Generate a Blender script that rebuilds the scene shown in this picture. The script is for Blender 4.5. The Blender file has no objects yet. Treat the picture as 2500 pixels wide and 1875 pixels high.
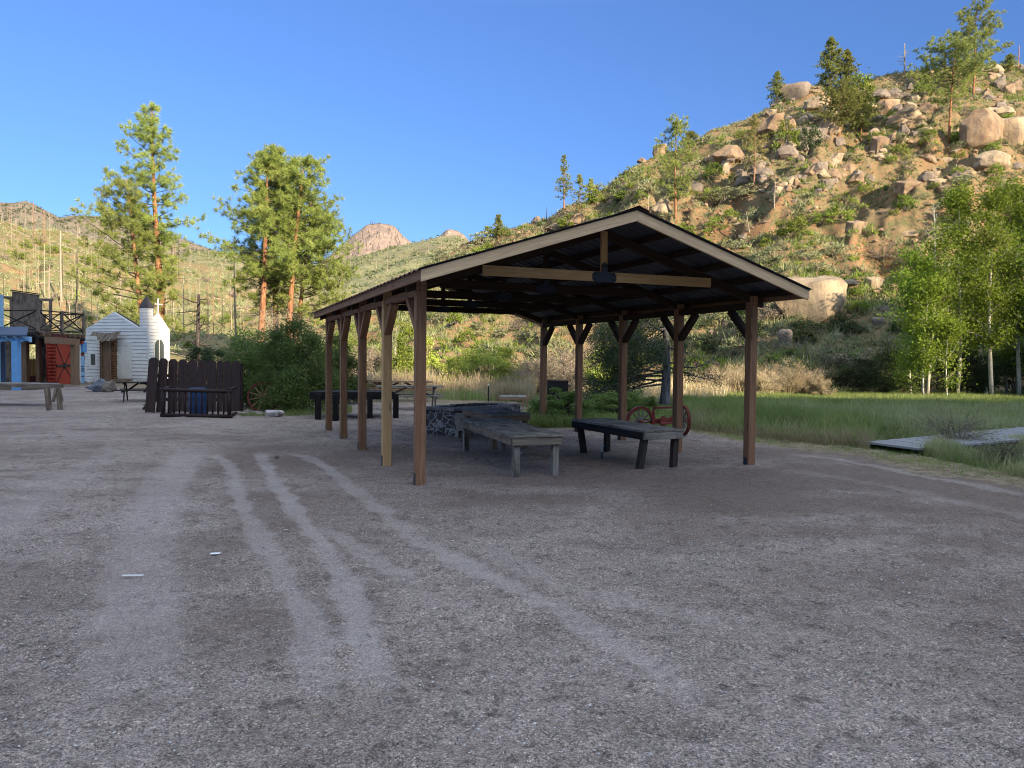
import bpy, math, random
import numpy as np
from mathutils import Vector, Matrix, Quaternion

# ------------------------------------------------------------------ camera, sky, sun, exposure
F, PIT, ROL, EYE = 1855.8, 0.0315, 0.0088, 1.6      # focal length in px of a 2500 px wide frame
SC = bpy.context.scene
COL = SC.collection
cam_d = bpy.data.cameras.new("camera"); cam = bpy.data.objects.new("camera", cam_d); COL.objects.link(cam)
cam_d.sensor_fit = 'HORIZONTAL'; cam_d.sensor_width = 36.0; cam_d.lens = 36.0 * F / 2500
cam_d.clip_start = 0.05; cam_d.clip_end = 9000
cam.matrix_world = Matrix.Translation((0, 0, EYE)) @ Matrix.Rotation(math.pi/2 - PIT, 4, 'X') @ Matrix.Rotation(ROL, 4, 'Z')
SC.camera = cam

SUN_EL, SUN_AZ = math.radians(18.0), math.atan2(0.6, -0.8)
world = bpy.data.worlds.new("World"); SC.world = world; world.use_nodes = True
_nt = world.node_tree
_sky = _nt.nodes.new("ShaderNodeTexSky"); _sky.sky_type = 'NISHITA'; _sky.sun_disc = False
_sky.sun_elevation = SUN_EL; _sky.sun_rotation = SUN_AZ
_sky.air_density = 1.0; _sky.dust_density = 0.3; _sky.ozone_density = 1.6; _sky.altitude = 1900
# tint added to the sky: brightened overhead to light the yard, dimmed lower down
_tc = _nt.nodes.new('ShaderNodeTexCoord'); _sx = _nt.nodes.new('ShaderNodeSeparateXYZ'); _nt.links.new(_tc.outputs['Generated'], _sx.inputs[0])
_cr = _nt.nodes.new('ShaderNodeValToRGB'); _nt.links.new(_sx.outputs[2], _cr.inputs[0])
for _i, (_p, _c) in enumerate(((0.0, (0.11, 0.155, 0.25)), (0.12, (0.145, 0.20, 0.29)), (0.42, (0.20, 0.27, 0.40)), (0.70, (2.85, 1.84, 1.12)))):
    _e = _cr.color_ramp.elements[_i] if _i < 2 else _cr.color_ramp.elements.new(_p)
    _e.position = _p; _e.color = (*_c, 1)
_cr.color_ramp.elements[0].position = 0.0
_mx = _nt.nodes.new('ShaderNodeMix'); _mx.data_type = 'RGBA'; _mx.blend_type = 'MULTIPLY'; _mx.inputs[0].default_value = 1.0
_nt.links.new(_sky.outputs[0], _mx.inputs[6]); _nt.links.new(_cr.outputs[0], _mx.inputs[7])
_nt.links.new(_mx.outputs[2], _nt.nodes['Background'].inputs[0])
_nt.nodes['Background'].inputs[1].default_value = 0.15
sun_d = bpy.data.lights.new("sun", 'SUN'); sun_d.energy = 3.0; sun_d.angle = math.radians(0.5); sun_d.color = (1.0, 0.80, 0.56)
sun = bpy.data.objects.new("sun", sun_d); COL.objects.link(sun)
_ts = Vector((math.sin(SUN_AZ)*math.cos(SUN_EL), math.cos(SUN_AZ)*math.cos(SUN_EL), math.sin(SUN_EL)))
sun.rotation_euler = _ts.to_track_quat('Z', 'Y').to_euler()
sun.location = (60, -80, 80)
SC.view_settings.view_transform = 'Standard'; SC.view_settings.look = 'None'
SC.view_settings.gamma = 1.0; SC.view_settings.exposure = 2.0
SC.cycles.filter_width = 1.05; SC.cycles.max_bounces = 6; SC.cycles.diffuse_bounces = 3; SC.cycles.transparent_max_bounces = 8
SC.cycles.use_adaptive_sampling = True; SC.cycles.adaptive_threshold = 0.02
try:
    SC.cycles.use_denoising = True; SC.cycles.denoising_input_passes = 'RGB_ALBEDO_NORMAL'; SC.cycles.denoising_prefilter = 'ACCURATE'
except Exception: pass

rng = np.random.default_rng(7)
random.seed(7)

# ------------------------------------------------------------------ from the survey of the place: a line of sight -> a point of the ground or at a depth
KD = 2500.0/2212.0
def ray(x, y):
    u, v = x*KD - 1250, y*KD - 937.5
    c, s = math.cos(ROL), math.sin(ROL)
    u, v = c*u + s*v, -s*u + c*v
    X, yc, zc = u/F, 1.0, -v/F
    cp, sp = math.cos(PIT), math.sin(PIT)
    return np.array([X, yc*cp + zc*sp, -yc*sp + zc*cp])
def G(x, y, z=0.0):
    r = ray(x, y); t = (z - EYE)/r[2]; return np.array([r[0]*t, r[1]*t, z])
def A(x, y, Y):
    r = ray(x, y); t = Y/r[1]; return np.array([r[0]*t, Y, EYE + r[2]*t])
def pix(P):
    P = np.asarray(P, float) - np.array([0, 0, EYE]); cp, sp = math.cos(PIT), math.sin(PIT)
    X = P[..., 0]; y = P[..., 1]*cp - P[..., 2]*sp; z = P[..., 1]*sp + P[..., 2]*cp
    u = F*X/y; v = -F*z/y; c, s = math.cos(ROL), math.sin(ROL)
    return (1250 + c*u - s*v)/KD, (937.5 + s*u + c*v)/KD

# ------------------------------------------------------------------ noise
def _h(ix, iy, iz, s):
    n = (ix.astype(np.int64)*374761393 + iy.astype(np.int64)*668265263 + iz.astype(np.int64)*2147483647 + s*974634777) & 0xffffffff
    n = ((n ^ (n >> 13))*1274126177) & 0xffffffff
    n = ((n ^ (n >> 16))*2246822519) & 0xffffffff
    return ((n ^ (n >> 15)) & 0xffffff)/float(0xffffff)
def vnoise(x, y, z=None, s=0):
    x = np.asarray(x, float); y = np.asarray(y, float); z = np.zeros_like(x) if z is None else np.asarray(z, float)
    x0, y0, z0 = np.floor(x), np.floor(y), np.floor(z)
    f = lambda t: t*t*(3-2*t)
    a, b, c = f(x-x0), f(y-y0), f(z-z0); r = 0
    for i in (0, 1):
        for j in (0, 1):
            for k in (0, 1):
                r = r + _h(x0+i, y0+j, z0+k, s)*(a if i else 1-a)*(b if j else 1-b)*(c if k else 1-c)
    return r*2 - 1
def fbm(x, y, z=None, s=0, o=4, g=0.5):
    r = 0; a = 1; fq = 1
    for i in range(o):
        r = r + a*vnoise(x*fq, y*fq, None if z is None else z*fq, s+i*17); a *= g; fq *= 2.03
    return r
def sstep(a, b, x):
    t = np.clip((x-a)/(b-a), 0, 1); return t*t*(3-2*t)

# ------------------------------------------------------------------ objects
def tag(o, label=None, cat=None, group=None, kind=None):
    if label: o['label'] = label
    if cat: o['category'] = cat
    if group: o['group'] = group
    if kind: o['kind'] = kind
    return o
def thing(name, loc, label, cat, group=None):
    o = bpy.data.objects.new(name, None); o.empty_display_size = 0.2; COL.objects.link(o); o.location = [float(c) for c in loc]
    return tag(o, label, cat, group)
def rawmesh(name, V, tris=None, quads=None, polys=None, uv=None, smooth=False):
    me = bpy.data.meshes.new(name)
    V = np.asarray(V, np.float32)
    loops = []; tot = []
    if tris is not None and len(tris): loops.append(np.asarray(tris, np.int32).ravel()); tot.append(np.full(len(tris), 3, np.int32))
    if quads is not None and len(quads): loops.append(np.asarray(quads, np.int32).ravel()); tot.append(np.full(len(quads), 4, np.int32))
    if polys:
        loops.append(np.array([i for p in polys for i in p], np.int32)); tot.append(np.array([len(p) for p in polys], np.int32))
    loops = np.concatenate(loops); tot = np.concatenate(tot)
    me.vertices.add(len(V)); me.vertices.foreach_set('co', V.ravel())
    me.loops.add(len(loops)); me.loops.foreach_set('vertex_index', loops)
    me.polygons.add(len(tot)); st = np.concatenate([[0], np.cumsum(tot)[:-1]]).astype(np.int32)
    me.polygons.foreach_set('loop_start', st); me.polygons.foreach_set('loop_total', tot)
    if uv is not None:
        l = me.uv_layers.new(name='UVMap'); l.data.foreach_set('uv', np.asarray(uv, np.float32).ravel())
    me.update(calc_edges=True)
    me.polygons.foreach_set('use_smooth', np.full(len(tot), bool(smooth)))
    return me
def link(name, me, mat, parent=None, loc=None):
    o = bpy.data.objects.new(name, me); COL.objects.link(o)
    if mat is not None and not me.materials:
        for m in (mat if isinstance(mat, (list, tuple)) else [mat]): me.materials.append(m)
    if parent is not None: o.parent = parent
    if loc is not None: o.location = [float(c) for c in loc]
    return o
class MB:
    def __init__(s): s.V = []; s.P = []; s.U = []
    def _add(s, vs, faces, uvs=None):
        b = len(s.V); s.V += [tuple(map(float, v)) for v in vs]
        for i, f in enumerate(faces):
            s.P.append([b+j for j in f]); s.U += (uvs[i] if uvs else [(0.0, 0.0)]*len(f))
        return s
    def beam(s, p0, p1, w, h, up=(0, 0, 1), w1=None, h1=None):
        """rectangular bar from p0 to p1, w across, h along up; the grain runs along it"""
        p0, p1 = Vector([float(c) for c in p0]), Vector([float(c) for c in p1]); d = (p1-p0); L = d.length; d.normalize(); up = Vector(up)
        sd = d.cross(up)
        if sd.length < 1e-4: sd = d.cross(Vector((0, 1, 0)))
        sd.normalize(); u = sd.cross(d).normalized()
        w1 = w if w1 is None else w1; h1 = h if h1 is None else h1
        vs = []
        for (p, a, b) in ((p0, w, h), (p1, w1, h1)):
            for (i, j) in ((-1, -1), (1, -1), (1, 1), (-1, 1)): vs.append(p + sd*i*a/2 + u*j*b/2)
        r = random.random()*40; r2 = random.random()*40
        fs = [(0, 1, 2, 3), (5, 4, 7, 6), (4, 5, 1, 0), (5, 6, 2, 1), (6, 7, 3, 2), (7, 4, 0, 3)]
        uv = []
        for k, f in enumerate(fs):
            if k < 2: uv.append([(r, r2), (r+w, r2), (r+w, r2+h), (r, r2+h)])
            else:
                q = w if k in (2, 4) else h; o = r2 + k*3.1
                uv.append([(r+L, o), (r+L, o+q), (r, o+q), (r, o)])
        return s._add(vs, fs, uv)
    def box(s, c, sz, yaw=0.0, grain=None):
        """box centred at c, size sz, turned by yaw; grain along its longest side"""
        ax = [Vector((math.cos(yaw), math.sin(yaw), 0)), Vector((-math.sin(yaw), math.cos(yaw), 0)), Vector((0, 0, 1))]
        k = int(np.argmax(sz)) if grain is None else grain; c = Vector([float(q) for q in c]); a = ax[k]*sz[k]/2
        o = [i for i in range(3) if i != k]; upi = o[1]
        d = ax[k]; sd = d.cross(ax[upi]);  # side
        wi = o[0]
        return s.beam(c-a, c+a, sz[wi], sz[upi], up=ax[upi])
    def tube(s, pts, rad, n=8, cap=True, roll=0.0):
        pts = [Vector([float(c) for c in p]) for p in pts]
        if not hasattr(rad, '__len__'): rad = [rad]*len(pts)
        b = len(s.V); ref = Vector((0.31, 0.17, 0.93)); ln = 0
        for i, p in enumerate(pts):
            t = (pts[min(i+1, len(pts)-1)] - pts[max(i-1, 0)]).normalized()
            x = t.cross(ref)
            if x.length < 0.05: x = t.cross(Vector((1, 0, 0)))
            x.normalize(); y = t.cross(x)
            for k in range(n):
                a = 2*math.pi*k/n + roll; v = p + (x*math.cos(a) + y*math.sin(a))*rad[i]; s.V.append(tuple(v))
        for i in range(len(pts)-1):
            seg = (pts[i+1]-pts[i]).length
            for k in range(n):
                k2 = (k+1) % n; s.P.append([b+i*n+k, b+i*n+k2, b+(i+1)*n+k2, b+(i+1)*n+k])
                c = 2*math.pi*rad[i]/n; s.U += [(ln, k*c), (ln, k*c+c), (ln+seg, k*c+c), (ln+seg, k*c)]
            ln += seg
        if cap:
            for q, fl in ((0, True), (len(pts)-1, False)):
                f = [b+q*n+k for k in range(n)]
                s.P.append(f[::-1] if fl else f); s.U += [(0.0, 0.0)]*n
        return s
    def prism(s, poly, d):
        """polygon (world points, planar) pushed by vector d, grain along its longest edge"""
        poly = [Vector([float(c) for c in p]) for p in poly]; d = Vector([float(c) for c in d]); n = len(poly)
        vs = poly + [p+d for p in poly]
        e = max(((poly[(i+1) % n]-poly[i]) for i in range(n)), key=lambda v: v.length).normalized()
        nn = d.normalized(); e2 = nn.cross(e); r = random.random()*40
        fu = lambda p: (r + p.dot(e), r + p.dot(e2))
        fs = [list(range(n)), [n+i for i in range(n)][::-1]]; uv = [[fu(p) for p in poly], [fu(p) for p in poly][::-1]]
        for i in range(n):
            j = (i+1) % n; fs.append([j, i, n+i, n+j])
            uv.append([(r+poly[j].dot(e), 0), (r+poly[i].dot(e), 0), (r+poly[i].dot(e), d.length), (r+poly[j].dot(e), d.length)])
        return s._add(vs, fs, uv)
    def lathe(s, c, prof, n=24, axis=(0, 0, 1)):
        q = Vector((0, 0, 1)).rotation_difference(Vector(axis)); c = Vector([float(k) for k in c]); b = len(s.V)
        for (r, z) in prof:
            for k in range(n):
                a = 2*math.pi*k/n; s.V.append(tuple(c + q @ Vector((r*math.cos(a), r*math.sin(a), z))))
        for i in range(len(prof)-1):
            for k in range(n):
                k2 = (k+1) % n; s.P.append([b+i*n+k, b+i*n+k2, b+(i+1)*n+k2, b+(i+1)*n+k]); s.U += [(0.0, 0.0)]*4
        return s
    def mesh(s, name, off=(0, 0, 0), smooth=False):
        V = np.array(s.V, float) - np.array(off, float)[None, :]
        return rawmesh(name, V, polys=s.P, uv=s.U, smooth=smooth)
    def part(s, name, mat, parent, smooth=False, bevel=0.0):
        o = link(name, s.mesh(name, parent_world(parent), smooth), mat, parent)
        if bevel: bev(o, bevel)
        return o
    def solo(s, name, mat, loc, label, cat, group=None, kind=None, smooth=False, bevel=0.0):
        o = link(name, s.mesh(name, loc, smooth), mat, None, loc)
        if bevel: bev(o, bevel)
        return tag(o, label, cat, group, kind)
def parent_world(p):
    v = Vector((0, 0, 0))
    while p is not None: v = v + p.location; p = p.parent
    return tuple(v)
def bev(o, w):
    m = o.modifiers.new('bevel', 'BEVEL'); m.width = w; m.segments = 1; m.limit_method = 'ANGLE'
def copy_tree(o, parent=None):
    c = o.copy(); COL.objects.link(c); c.parent = parent
    for ch in list(o.children): copy_tree(ch, c)
    return c

# ------------------------------------------------------------------ materials
class N:
    def __init__(s, name):
        s.m = bpy.data.materials.new(name); s.m.use_nodes = True; s.t = s.m.node_tree; s.b = s.t.nodes['Principled BSDF']; s.o = s.t.nodes['Material Output']
        s.tc = s.t.nodes.new('ShaderNodeTexCoord')
    def n(s, ty, **kw):
        x = s.t.nodes.new(ty)
        for k, v in kw.items():
            if k.startswith('i_'):
                x.inputs[k[2:].replace('_', ' ')].default_value = v
            else: setattr(x, k, v)
        return x
    def l(s, a, b): s.t.links.new(a, b); return s
    def coord(s, kind='Object', scale=(1, 1, 1)):
        mp = s.n('ShaderNodeMapping'); mp.inputs['Scale'].default_value = scale; s.l(s.tc.outputs[kind], mp.inputs[0]); return mp.outputs[0]
    def geo(s, scale=(1, 1, 1)):
        g = s.n('ShaderNodeNewGeometry'); mp = s.n('ShaderNodeMapping'); mp.inputs['Scale'].default_value = scale; s.l(g.outputs['Position'], mp.inputs[0]); return mp.outputs[0]
    def noise(s, v, sc, det=4, rough=0.55, dist=0.0):
        x = s.n('ShaderNodeTexNoise'); x.inputs['Scale'].default_value = sc; x.inputs['Detail'].default_value = det; x.inputs['Roughness'].default_value = rough; x.inputs['Distortion'].default_value = dist
        s.l(v, x.inputs['Vector']); return x.outputs['Fac']
    def vor(s, v, sc, feat='F1', rnd=1.0):
        x = s.n('ShaderNodeTexVoronoi'); x.feature = feat; x.inputs['Scale'].default_value = sc; x.inputs['Randomness'].default_value = rnd; s.l(v, x.inputs['Vector']); return x
    def ramp(s, f, stops, interp='LINEAR'):
        r = s.n('ShaderNodeValToRGB'); cr = r.color_ramp; cr.interpolation = interp
        while len(cr.elements) < len(stops): cr.elements.new(0.5)
        for e, (p, c) in zip(cr.elements, stops):
            e.position = p; e.color = (c, c, c, 1) if not hasattr(c, '__len__') else (c[0], c[1], c[2], 1)
        s.l(f, r.inputs[0]); return r.outputs[0]
    def mix(s, f, a, b, mode='MIX'):
        x = s.n('ShaderNodeMix'); x.data_type = 'RGBA'; x.blend_type = mode
        for inp, v in ((x.inputs[0], f), (x.inputs[6], a), (x.inputs[7], b)):
            if hasattr(v, 'is_linked'): s.l(v, inp)
            elif hasattr(v, '__len__'): inp.default_value = (v[0], v[1], v[2], 1)
            elif inp == x.inputs[0]: inp.default_value = v
            else: inp.default_value = (v, v, v, 1)
        return x.outputs[2]
    def math(s, op, a, b=0.0):
        x = s.n('ShaderNodeMath'); x.operation = op
        for inp, v in ((x.inputs[0], a), (x.inputs[1], b)):
            if hasattr(v, 'is_linked'): s.l(v, inp)
            else: inp.default_value = v
        return x.outputs[0]
    def attr(s, name):
        x = s.n('ShaderNodeAttribute'); x.attribute_name = name; return x.outputs['Fac']
    def bump(s, h, strength=0.3, dist=0.02, prev=None):
        x = s.n('ShaderNodeBump'); x.inputs['Strength'].default_value = strength; x.inputs['Distance'].default_value = dist; s.l(h, x.inputs['Height'])
        if prev is not None: s.l(prev, x.inputs['Normal'])
        return x.outputs[0]
    def out(s, col=None, rough=0.85, normal=None, spec=0.2, metal=0.0):
        if col is not None:
            if hasattr(col, 'is_linked'): s.l(col, s.b.inputs['Base Color'])
            else: s.b.inputs['Base Color'].default_value = (col[0], col[1], col[2], 1)
        if hasattr(rough, 'is_linked'): s.l(rough, s.b.inputs['Roughness'])
        else: s.b.inputs['Roughness'].default_value = rough
        s.b.inputs['Specular IOR Level'].default_value = spec; s.b.inputs['Metallic'].default_value = metal
        if normal is not None: s.l(normal, s.b.inputs['Normal'])
        return s.m
def wood(name, c1, c2, c3=None, rough=0.85, knots=0.0, grain=1.0, stain=None):
    k = N(name); v = k.coord('UV', (1.6, 26, 1)); v2 = k.coord('UV', (0.9, 6, 1)); v3 = k.coord('UV', (1, 1, 1))
    g = k.noise(v, 1.0*grain, 5, 0.6, 0.35); w = k.noise(v2, 1.0, 3, 0.5, 0.6)
    col = k.ramp(g, [(0.3, c1), (0.7, c2)])
    col = k.mix(k.ramp(w, [(0.42, 0.0), (0.7, 0.55)]), col, c3 or c1)
    fine = k.noise(k.coord('UV', (4, 140, 1)), 1.0, 3, 0.6)
    col = k.mix(k.ramp(fine, [(0.33, 0.35), (0.5, 0.0)]), col, tuple(x*0.45 for x in c1))
    if knots:
        vv = k.vor(k.coord('UV', (1.3, 5.5, 1)), 1.0); m = k.ramp(vv.outputs['Distance'], [(0.0, 1.0), (0.07, 0.75), (0.13, 0.0)])
        m = k.math('MULTIPLY', m, knots); col = k.mix(m, col, tuple(x*0.32 for x in c1))
    if stain:
        sn = k.noise(v3, 2.2, 4, 0.6); col = k.mix(k.ramp(sn, [(0.45, 0.0), (0.62, stain[3])]), col, stain[:3])
    return k.out(col, rough, k.bump(g, 0.35, 0.006, k.bump(fine, 0.4, 0.003)), 0.15)
def leafmat(name, cols, trans=0.35, rough=0.6, osc=0.6):
    """cols: dark, mid, light leaf colours; varies from leaf clump to leaf clump and from plant to plant"""
    k = N(name); oi = k.n('ShaderNodeObjectInfo'); g = k.geo()
    a = k.noise(g, osc, 3, 0.6); b = k.noise(g, osc*9, 2, 0.7)
    f = k.math('ADD', k.math('MULTIPLY', a, 0.6), k.math('MULTIPLY', b, 0.4))
    col = k.ramp(f, [(0.32, cols[0]), (0.5, cols[1]), (0.68, cols[2])])
    h = k.n('ShaderNodeHueSaturation'); k.l(col, h.inputs['Color'])
    k.l(k.math('ADD', k.math('MULTIPLY', oi.outputs['Random'], 0.02), 0.49), h.inputs['Hue'])
    k.l(k.math('ADD', k.math('MULTIPLY', oi.outputs['Random'], 0.45), 0.78), h.inputs['Value'])
    k.l(h.outputs[0], k.b.inputs['Base Color']); k.b.inputs['Roughness'].default_value = rough; k.b.inputs['Specular IOR Level'].default_value = 0.15
    tr = k.n('ShaderNodeBsdfTranslucent'); k.l(h.outputs[0], tr.inputs['Color']); ms = k.n('ShaderNodeMixShader'); ms.inputs[0].default_value = trans
    k.l(k.b.outputs[0], ms.inputs[1]); k.l(tr.outputs[0], ms.inputs[2]); k.l(ms.outputs[0], k.o.inputs['Surface'])
    return k.m
def paint(name, c, var=0.12, rough=0.6, sc=3.0, dirt=(0.12, 0.1, 0.08), dm=0.25):
    k = N(name); v = k.coord('Object'); a = k.noise(v, sc, 5, 0.6); b = k.noise(k.coord('Object', (3, 3, 40)), 1.0, 4)
    col = k.mix(k.ramp(a, [(0.4, 0.0), (0.75, dm)]), c, dirt)
    col = k.mix(k.ramp(b, [(0.35, var), (0.6, 0.0)]), col, tuple(x*0.6 for x in c))
    return k.out(col, rough, k.bump(b, 0.15, 0.004), 0.3)
def rockmat(name, c1, c2, c3, sc=0.6, lich=0.2):
    k = N(name); v = k.coord('Object'); g = k.geo()
    a = k.noise(g, sc, 6, 0.65, 0.3); b = k.noise(g, sc*7, 5, 0.7); f = k.noise(g, sc*30, 3, 0.7)
    col = k.ramp(a, [(0.3, c1), (0.52, c2), (0.72, c3)])
    col = k.mix(k.ramp(b, [(0.52, 0.0), (0.68, lich)]), col, tuple(x*0.4 for x in c1))
    col = k.mix(k.ramp(f, [(0.35, 0.3), (0.5, 0.0)]), col, tuple(x*0.5 for x in c1))
    dv = k.n('ShaderNodeMix'); dv.data_type = 'VECTOR'; nz = k.n('ShaderNodeTexNoise'); nz.inputs['Scale'].default_value = sc*1.5; k.l(g, nz.inputs['Vector']); va = k.n('ShaderNodeVectorMath'); va.operation = 'ADD'; k.l(g, va.inputs[0]); sc2 = k.n('ShaderNodeVectorMath'); sc2.operation = 'SCALE'; sc2.inputs['Scale'].default_value = 2.4; k.l(nz.outputs['Color'], sc2.inputs[0]); k.l(sc2.outputs[0], va.inputs[1])
    cr = k.vor(va.outputs[0], sc*0.7, 'DISTANCE_TO_EDGE'); crk = k.ramp(cr.outputs['Distance'], [(0.0, 0.0), (0.035, 1.0)])
    col = k.mix(k.ramp(cr.outputs['Distance'], [(0.0, 0.16), (0.02, 0.0)]), col, tuple(x*0.35 for x in c1))
    st = k.noise(k.geo((1.6, 1.6, 0.3)), sc*2.2, 4, 0.65); col = k.mix(k.ramp(st, [(0.47, 0.0), (0.62, 0.6)]), col, (0.13, 0.11, 0.10))
    n = k.bump(crk, 0.35, 0.06, k.bump(b, 0.5, 0.12, k.bump(f, 0.4, 0.03)))
    return k.out(col, 0.92, n, 0.1)

M = {}
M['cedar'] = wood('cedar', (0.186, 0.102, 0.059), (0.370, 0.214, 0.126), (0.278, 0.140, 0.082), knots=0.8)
M['cedar_shaded'] = wood('cedar_shaded', (0.03, 0.02, 0.014), (0.065, 0.042, 0.03), (0.045, 0.028, 0.02), knots=0.6)  # cedar with the shade under the roof put into its colour
M['cedar_light'] = wood('cedar_light', (0.428, 0.267, 0.125), (0.671, 0.448, 0.227), (0.522, 0.328, 0.161), knots=0.8)
M['fascia'] = wood('fascia', (0.601, 0.413, 0.248), (0.855, 0.659, 0.406), (0.694, 0.492, 0.299), knots=0.8)
M['grey_wood'] = wood('grey_wood', (0.150, 0.138, 0.120), (0.375, 0.352, 0.315), (0.255, 0.232, 0.195), stain=(0.035, 0.03, 0.026, 0.7))
M['dark_wood'] = wood('dark_wood', (0.023, 0.019, 0.018), (0.065, 0.055, 0.049), (0.039, 0.034, 0.031))
M['char_wood'] = wood('char_wood', (0.012, 0.011, 0.012), (0.035, 0.032, 0.032), (0.02, 0.018, 0.018))
M['fence_brown'] = wood('fence_brown', (0.040, 0.028, 0.027), (0.085, 0.060, 0.058), (0.060, 0.042, 0.040))
M['log_dark'] = wood('log_dark', (0.022, 0.014, 0.014), (0.05, 0.032, 0.03), (0.035, 0.02, 0.02), rough=0.5)
M['old_wood'] = wood('old_wood', (0.150, 0.112, 0.083), (0.345, 0.277, 0.217), (0.240, 0.188, 0.143), stain=(0.05, 0.038, 0.03, 0.6))
M['brown_wood'] = wood('brown_wood', (0.180, 0.112, 0.068), (0.360, 0.240, 0.150), (0.270, 0.165, 0.105))
M['orange_wood'] = wood('orange_wood', (0.22, 0.12, 0.04), (0.42, 0.25, 0.09), (0.3, 0.18, 0.07))
M['log_brown'] = wood('log_brown', (0.16, 0.075, 0.035), (0.32, 0.17, 0.085), (0.2, 0.1, 0.05), stain=(0.06, 0.035, 0.02, 0.6))
M['deck_wood'] = wood('deck_wood', (0.170, 0.178, 0.196), (0.357, 0.365, 0.391), (0.255, 0.264, 0.281), rough=0.55)
M['red_paint'] = wood('red_paint', (0.26, 0.035, 0.022), (0.40, 0.06, 0.035), (0.33, 0.045, 0.03))
M['red_door'] = wood('red_door', (0.38, 0.06, 0.035), (0.52, 0.09, 0.05), (0.45, 0.07, 0.045))
M['red_iron'] = paint('red_iron', (0.19, 0.032, 0.026), 0.3, 0.65, 9, (0.07, 0.03, 0.02), 0.5)
M['maroon_wood'] = wood('maroon_wood', (0.10, 0.025, 0.022), (0.19, 0.055, 0.045), (0.13, 0.035, 0.03))
M['white_paint'] = paint('white_paint', (0.80, 0.80, 0.76), 0.08, 0.6, 1.2, (0.5, 0.48, 0.42), 0.35)
M['cream_paint'] = paint('cream_paint', (0.80, 0.78, 0.68), 0.05, 0.55, 1.5, (0.6, 0.56, 0.46), 0.3)
M['blue_paint'] = paint('blue_paint', (0.16, 0.42, 0.78), 0.15, 0.6, 3)
M['pale_blue'] = paint('pale_blue', (0.35, 0.62, 0.86), 0.12, 0.6, 3)
M['blue_roof'] = paint('blue_roof', (0.07, 0.11, 0.19), 0.2, 0.7, 2)
M['blue_barrel'] = paint('blue_barrel', (0.018, 0.045, 0.12), 0.1, 0.4, 2, (0.03, 0.05, 0.1), 0.3)
M['slate'] = paint('slate', (0.055, 0.055, 0.065), 0.3, 0.7, 4)
M['black_iron'] = paint('black_iron', (0.015, 0.015, 0.018), 0.2, 0.5, 6, (0.03, 0.025, 0.02), 0.3)
M['steel_blue'] = paint('steel_blue', (0.03, 0.04, 0.065), 0.2, 0.45, 6, (0.03, 0.025, 0.02), 0.2)
M['metal_pale'] = paint('metal_pale', (0.55, 0.56, 0.58), 0.2, 0.4, 6)
M['metal_under'] = paint('metal_under', (0.22, 0.23, 0.26), 0.2, 0.5, 6)
M['metal_red'] = paint('metal_red', (0.13, 0.03, 0.025), 0.2, 0.45, 6, (0.1, 0.06, 0.05), 0.4)
M['glass_dim'] = N('glass_dim').out((0.10, 0.12, 0.11), 0.12, None, 0.6)
M['plaster'] = paint('plaster', (0.55, 0.52, 0.44), 0.2, 0.9, 5, (0.2, 0.19, 0.17), 0.4)
M['paper'] = N('paper').out((0.85, 0.86, 0.87), 0.8)
M['rock_tan'] = rockmat('rock_tan', (0.209, 0.139, 0.086), (0.307, 0.223, 0.144), (0.383, 0.300, 0.208), 0.5)
M['rock_buff'] = rockmat('rock_buff', (0.296, 0.226, 0.148), (0.389, 0.312, 0.210), (0.452, 0.374, 0.265), 0.35, 0.12)
M['rock_grey'] = rockmat('rock_grey', (0.156, 0.130, 0.107), (0.241, 0.202, 0.166), (0.327, 0.275, 0.219), 0.6, 0.3)
M['rock_blue'] = rockmat('rock_blue', (0.09, 0.11, 0.14), (0.17, 0.20, 0.25), (0.36, 0.40, 0.46), 1.6, 0.4)
M['rock_white'] = rockmat('rock_white', (0.42, 0.40, 0.40), (0.58, 0.55, 0.54), (0.68, 0.66, 0.65), 2.0, 0.1)
M['stone_flat'] = rockmat('stone_flat', (0.244, 0.216, 0.211), (0.408, 0.356, 0.341), (0.598, 0.534, 0.493), 2.0, 0.3)
def masonry():
    k = N('masonry'); v0 = k.coord('Object', (1, 1, 1.5)); nz = k.n('ShaderNodeTexNoise'); nz.inputs['Scale'].default_value = 4.0; k.l(v0, nz.inputs['Vector']); sc_ = k.n('ShaderNodeVectorMath'); sc_.operation = 'SCALE'; sc_.inputs['Scale'].default_value = 0.16; k.l(nz.outputs['Color'], sc_.inputs[0]); va = k.n('ShaderNodeVectorMath'); va.operation = 'ADD'; k.l(v0, va.inputs[0]); k.l(sc_.outputs[0], va.inputs[1]); v = va.outputs[0]; c = k.vor(v, 5.2); e = k.vor(v, 5.2, 'DISTANCE_TO_EDGE')
    m = k.ramp(k.math('ADD', e.outputs['Distance'], k.math('MULTIPLY', k.noise(v, 9, 3), 0.08)), [(0.085, 0.0), (0.125, 1.0)])
    sc = k.mix(k.noise(v, 12, 4), k.ramp(k.n('ShaderNodeSeparateColor').outputs[0], [(0, 0.1), (1, 0.2)]), 0.1) if False else None
    sp = k.n('ShaderNodeSeparateColor'); k.l(c.outputs['Color'], sp.inputs[0])
    st = k.ramp(sp.outputs[0], [(0.0, (0.10, 0.085, 0.08)), (0.5, (0.17, 0.13, 0.115)), (1.0, (0.13, 0.13, 0.145))])
    st = k.mix(k.math('MULTIPLY', k.noise(v, 16, 4), 0.6), st, (0.07, 0.06, 0.06))
    col = k.mix(m, (0.40, 0.385, 0.37), st)
    return k.out(col, 0.9, k.bump(m, 0.7, 0.03, k.bump(k.noise(v, 30, 4), 0.4, 0.01)), 0.15)
M['masonry'] = masonry()
M['bark_pine'] = None
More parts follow.
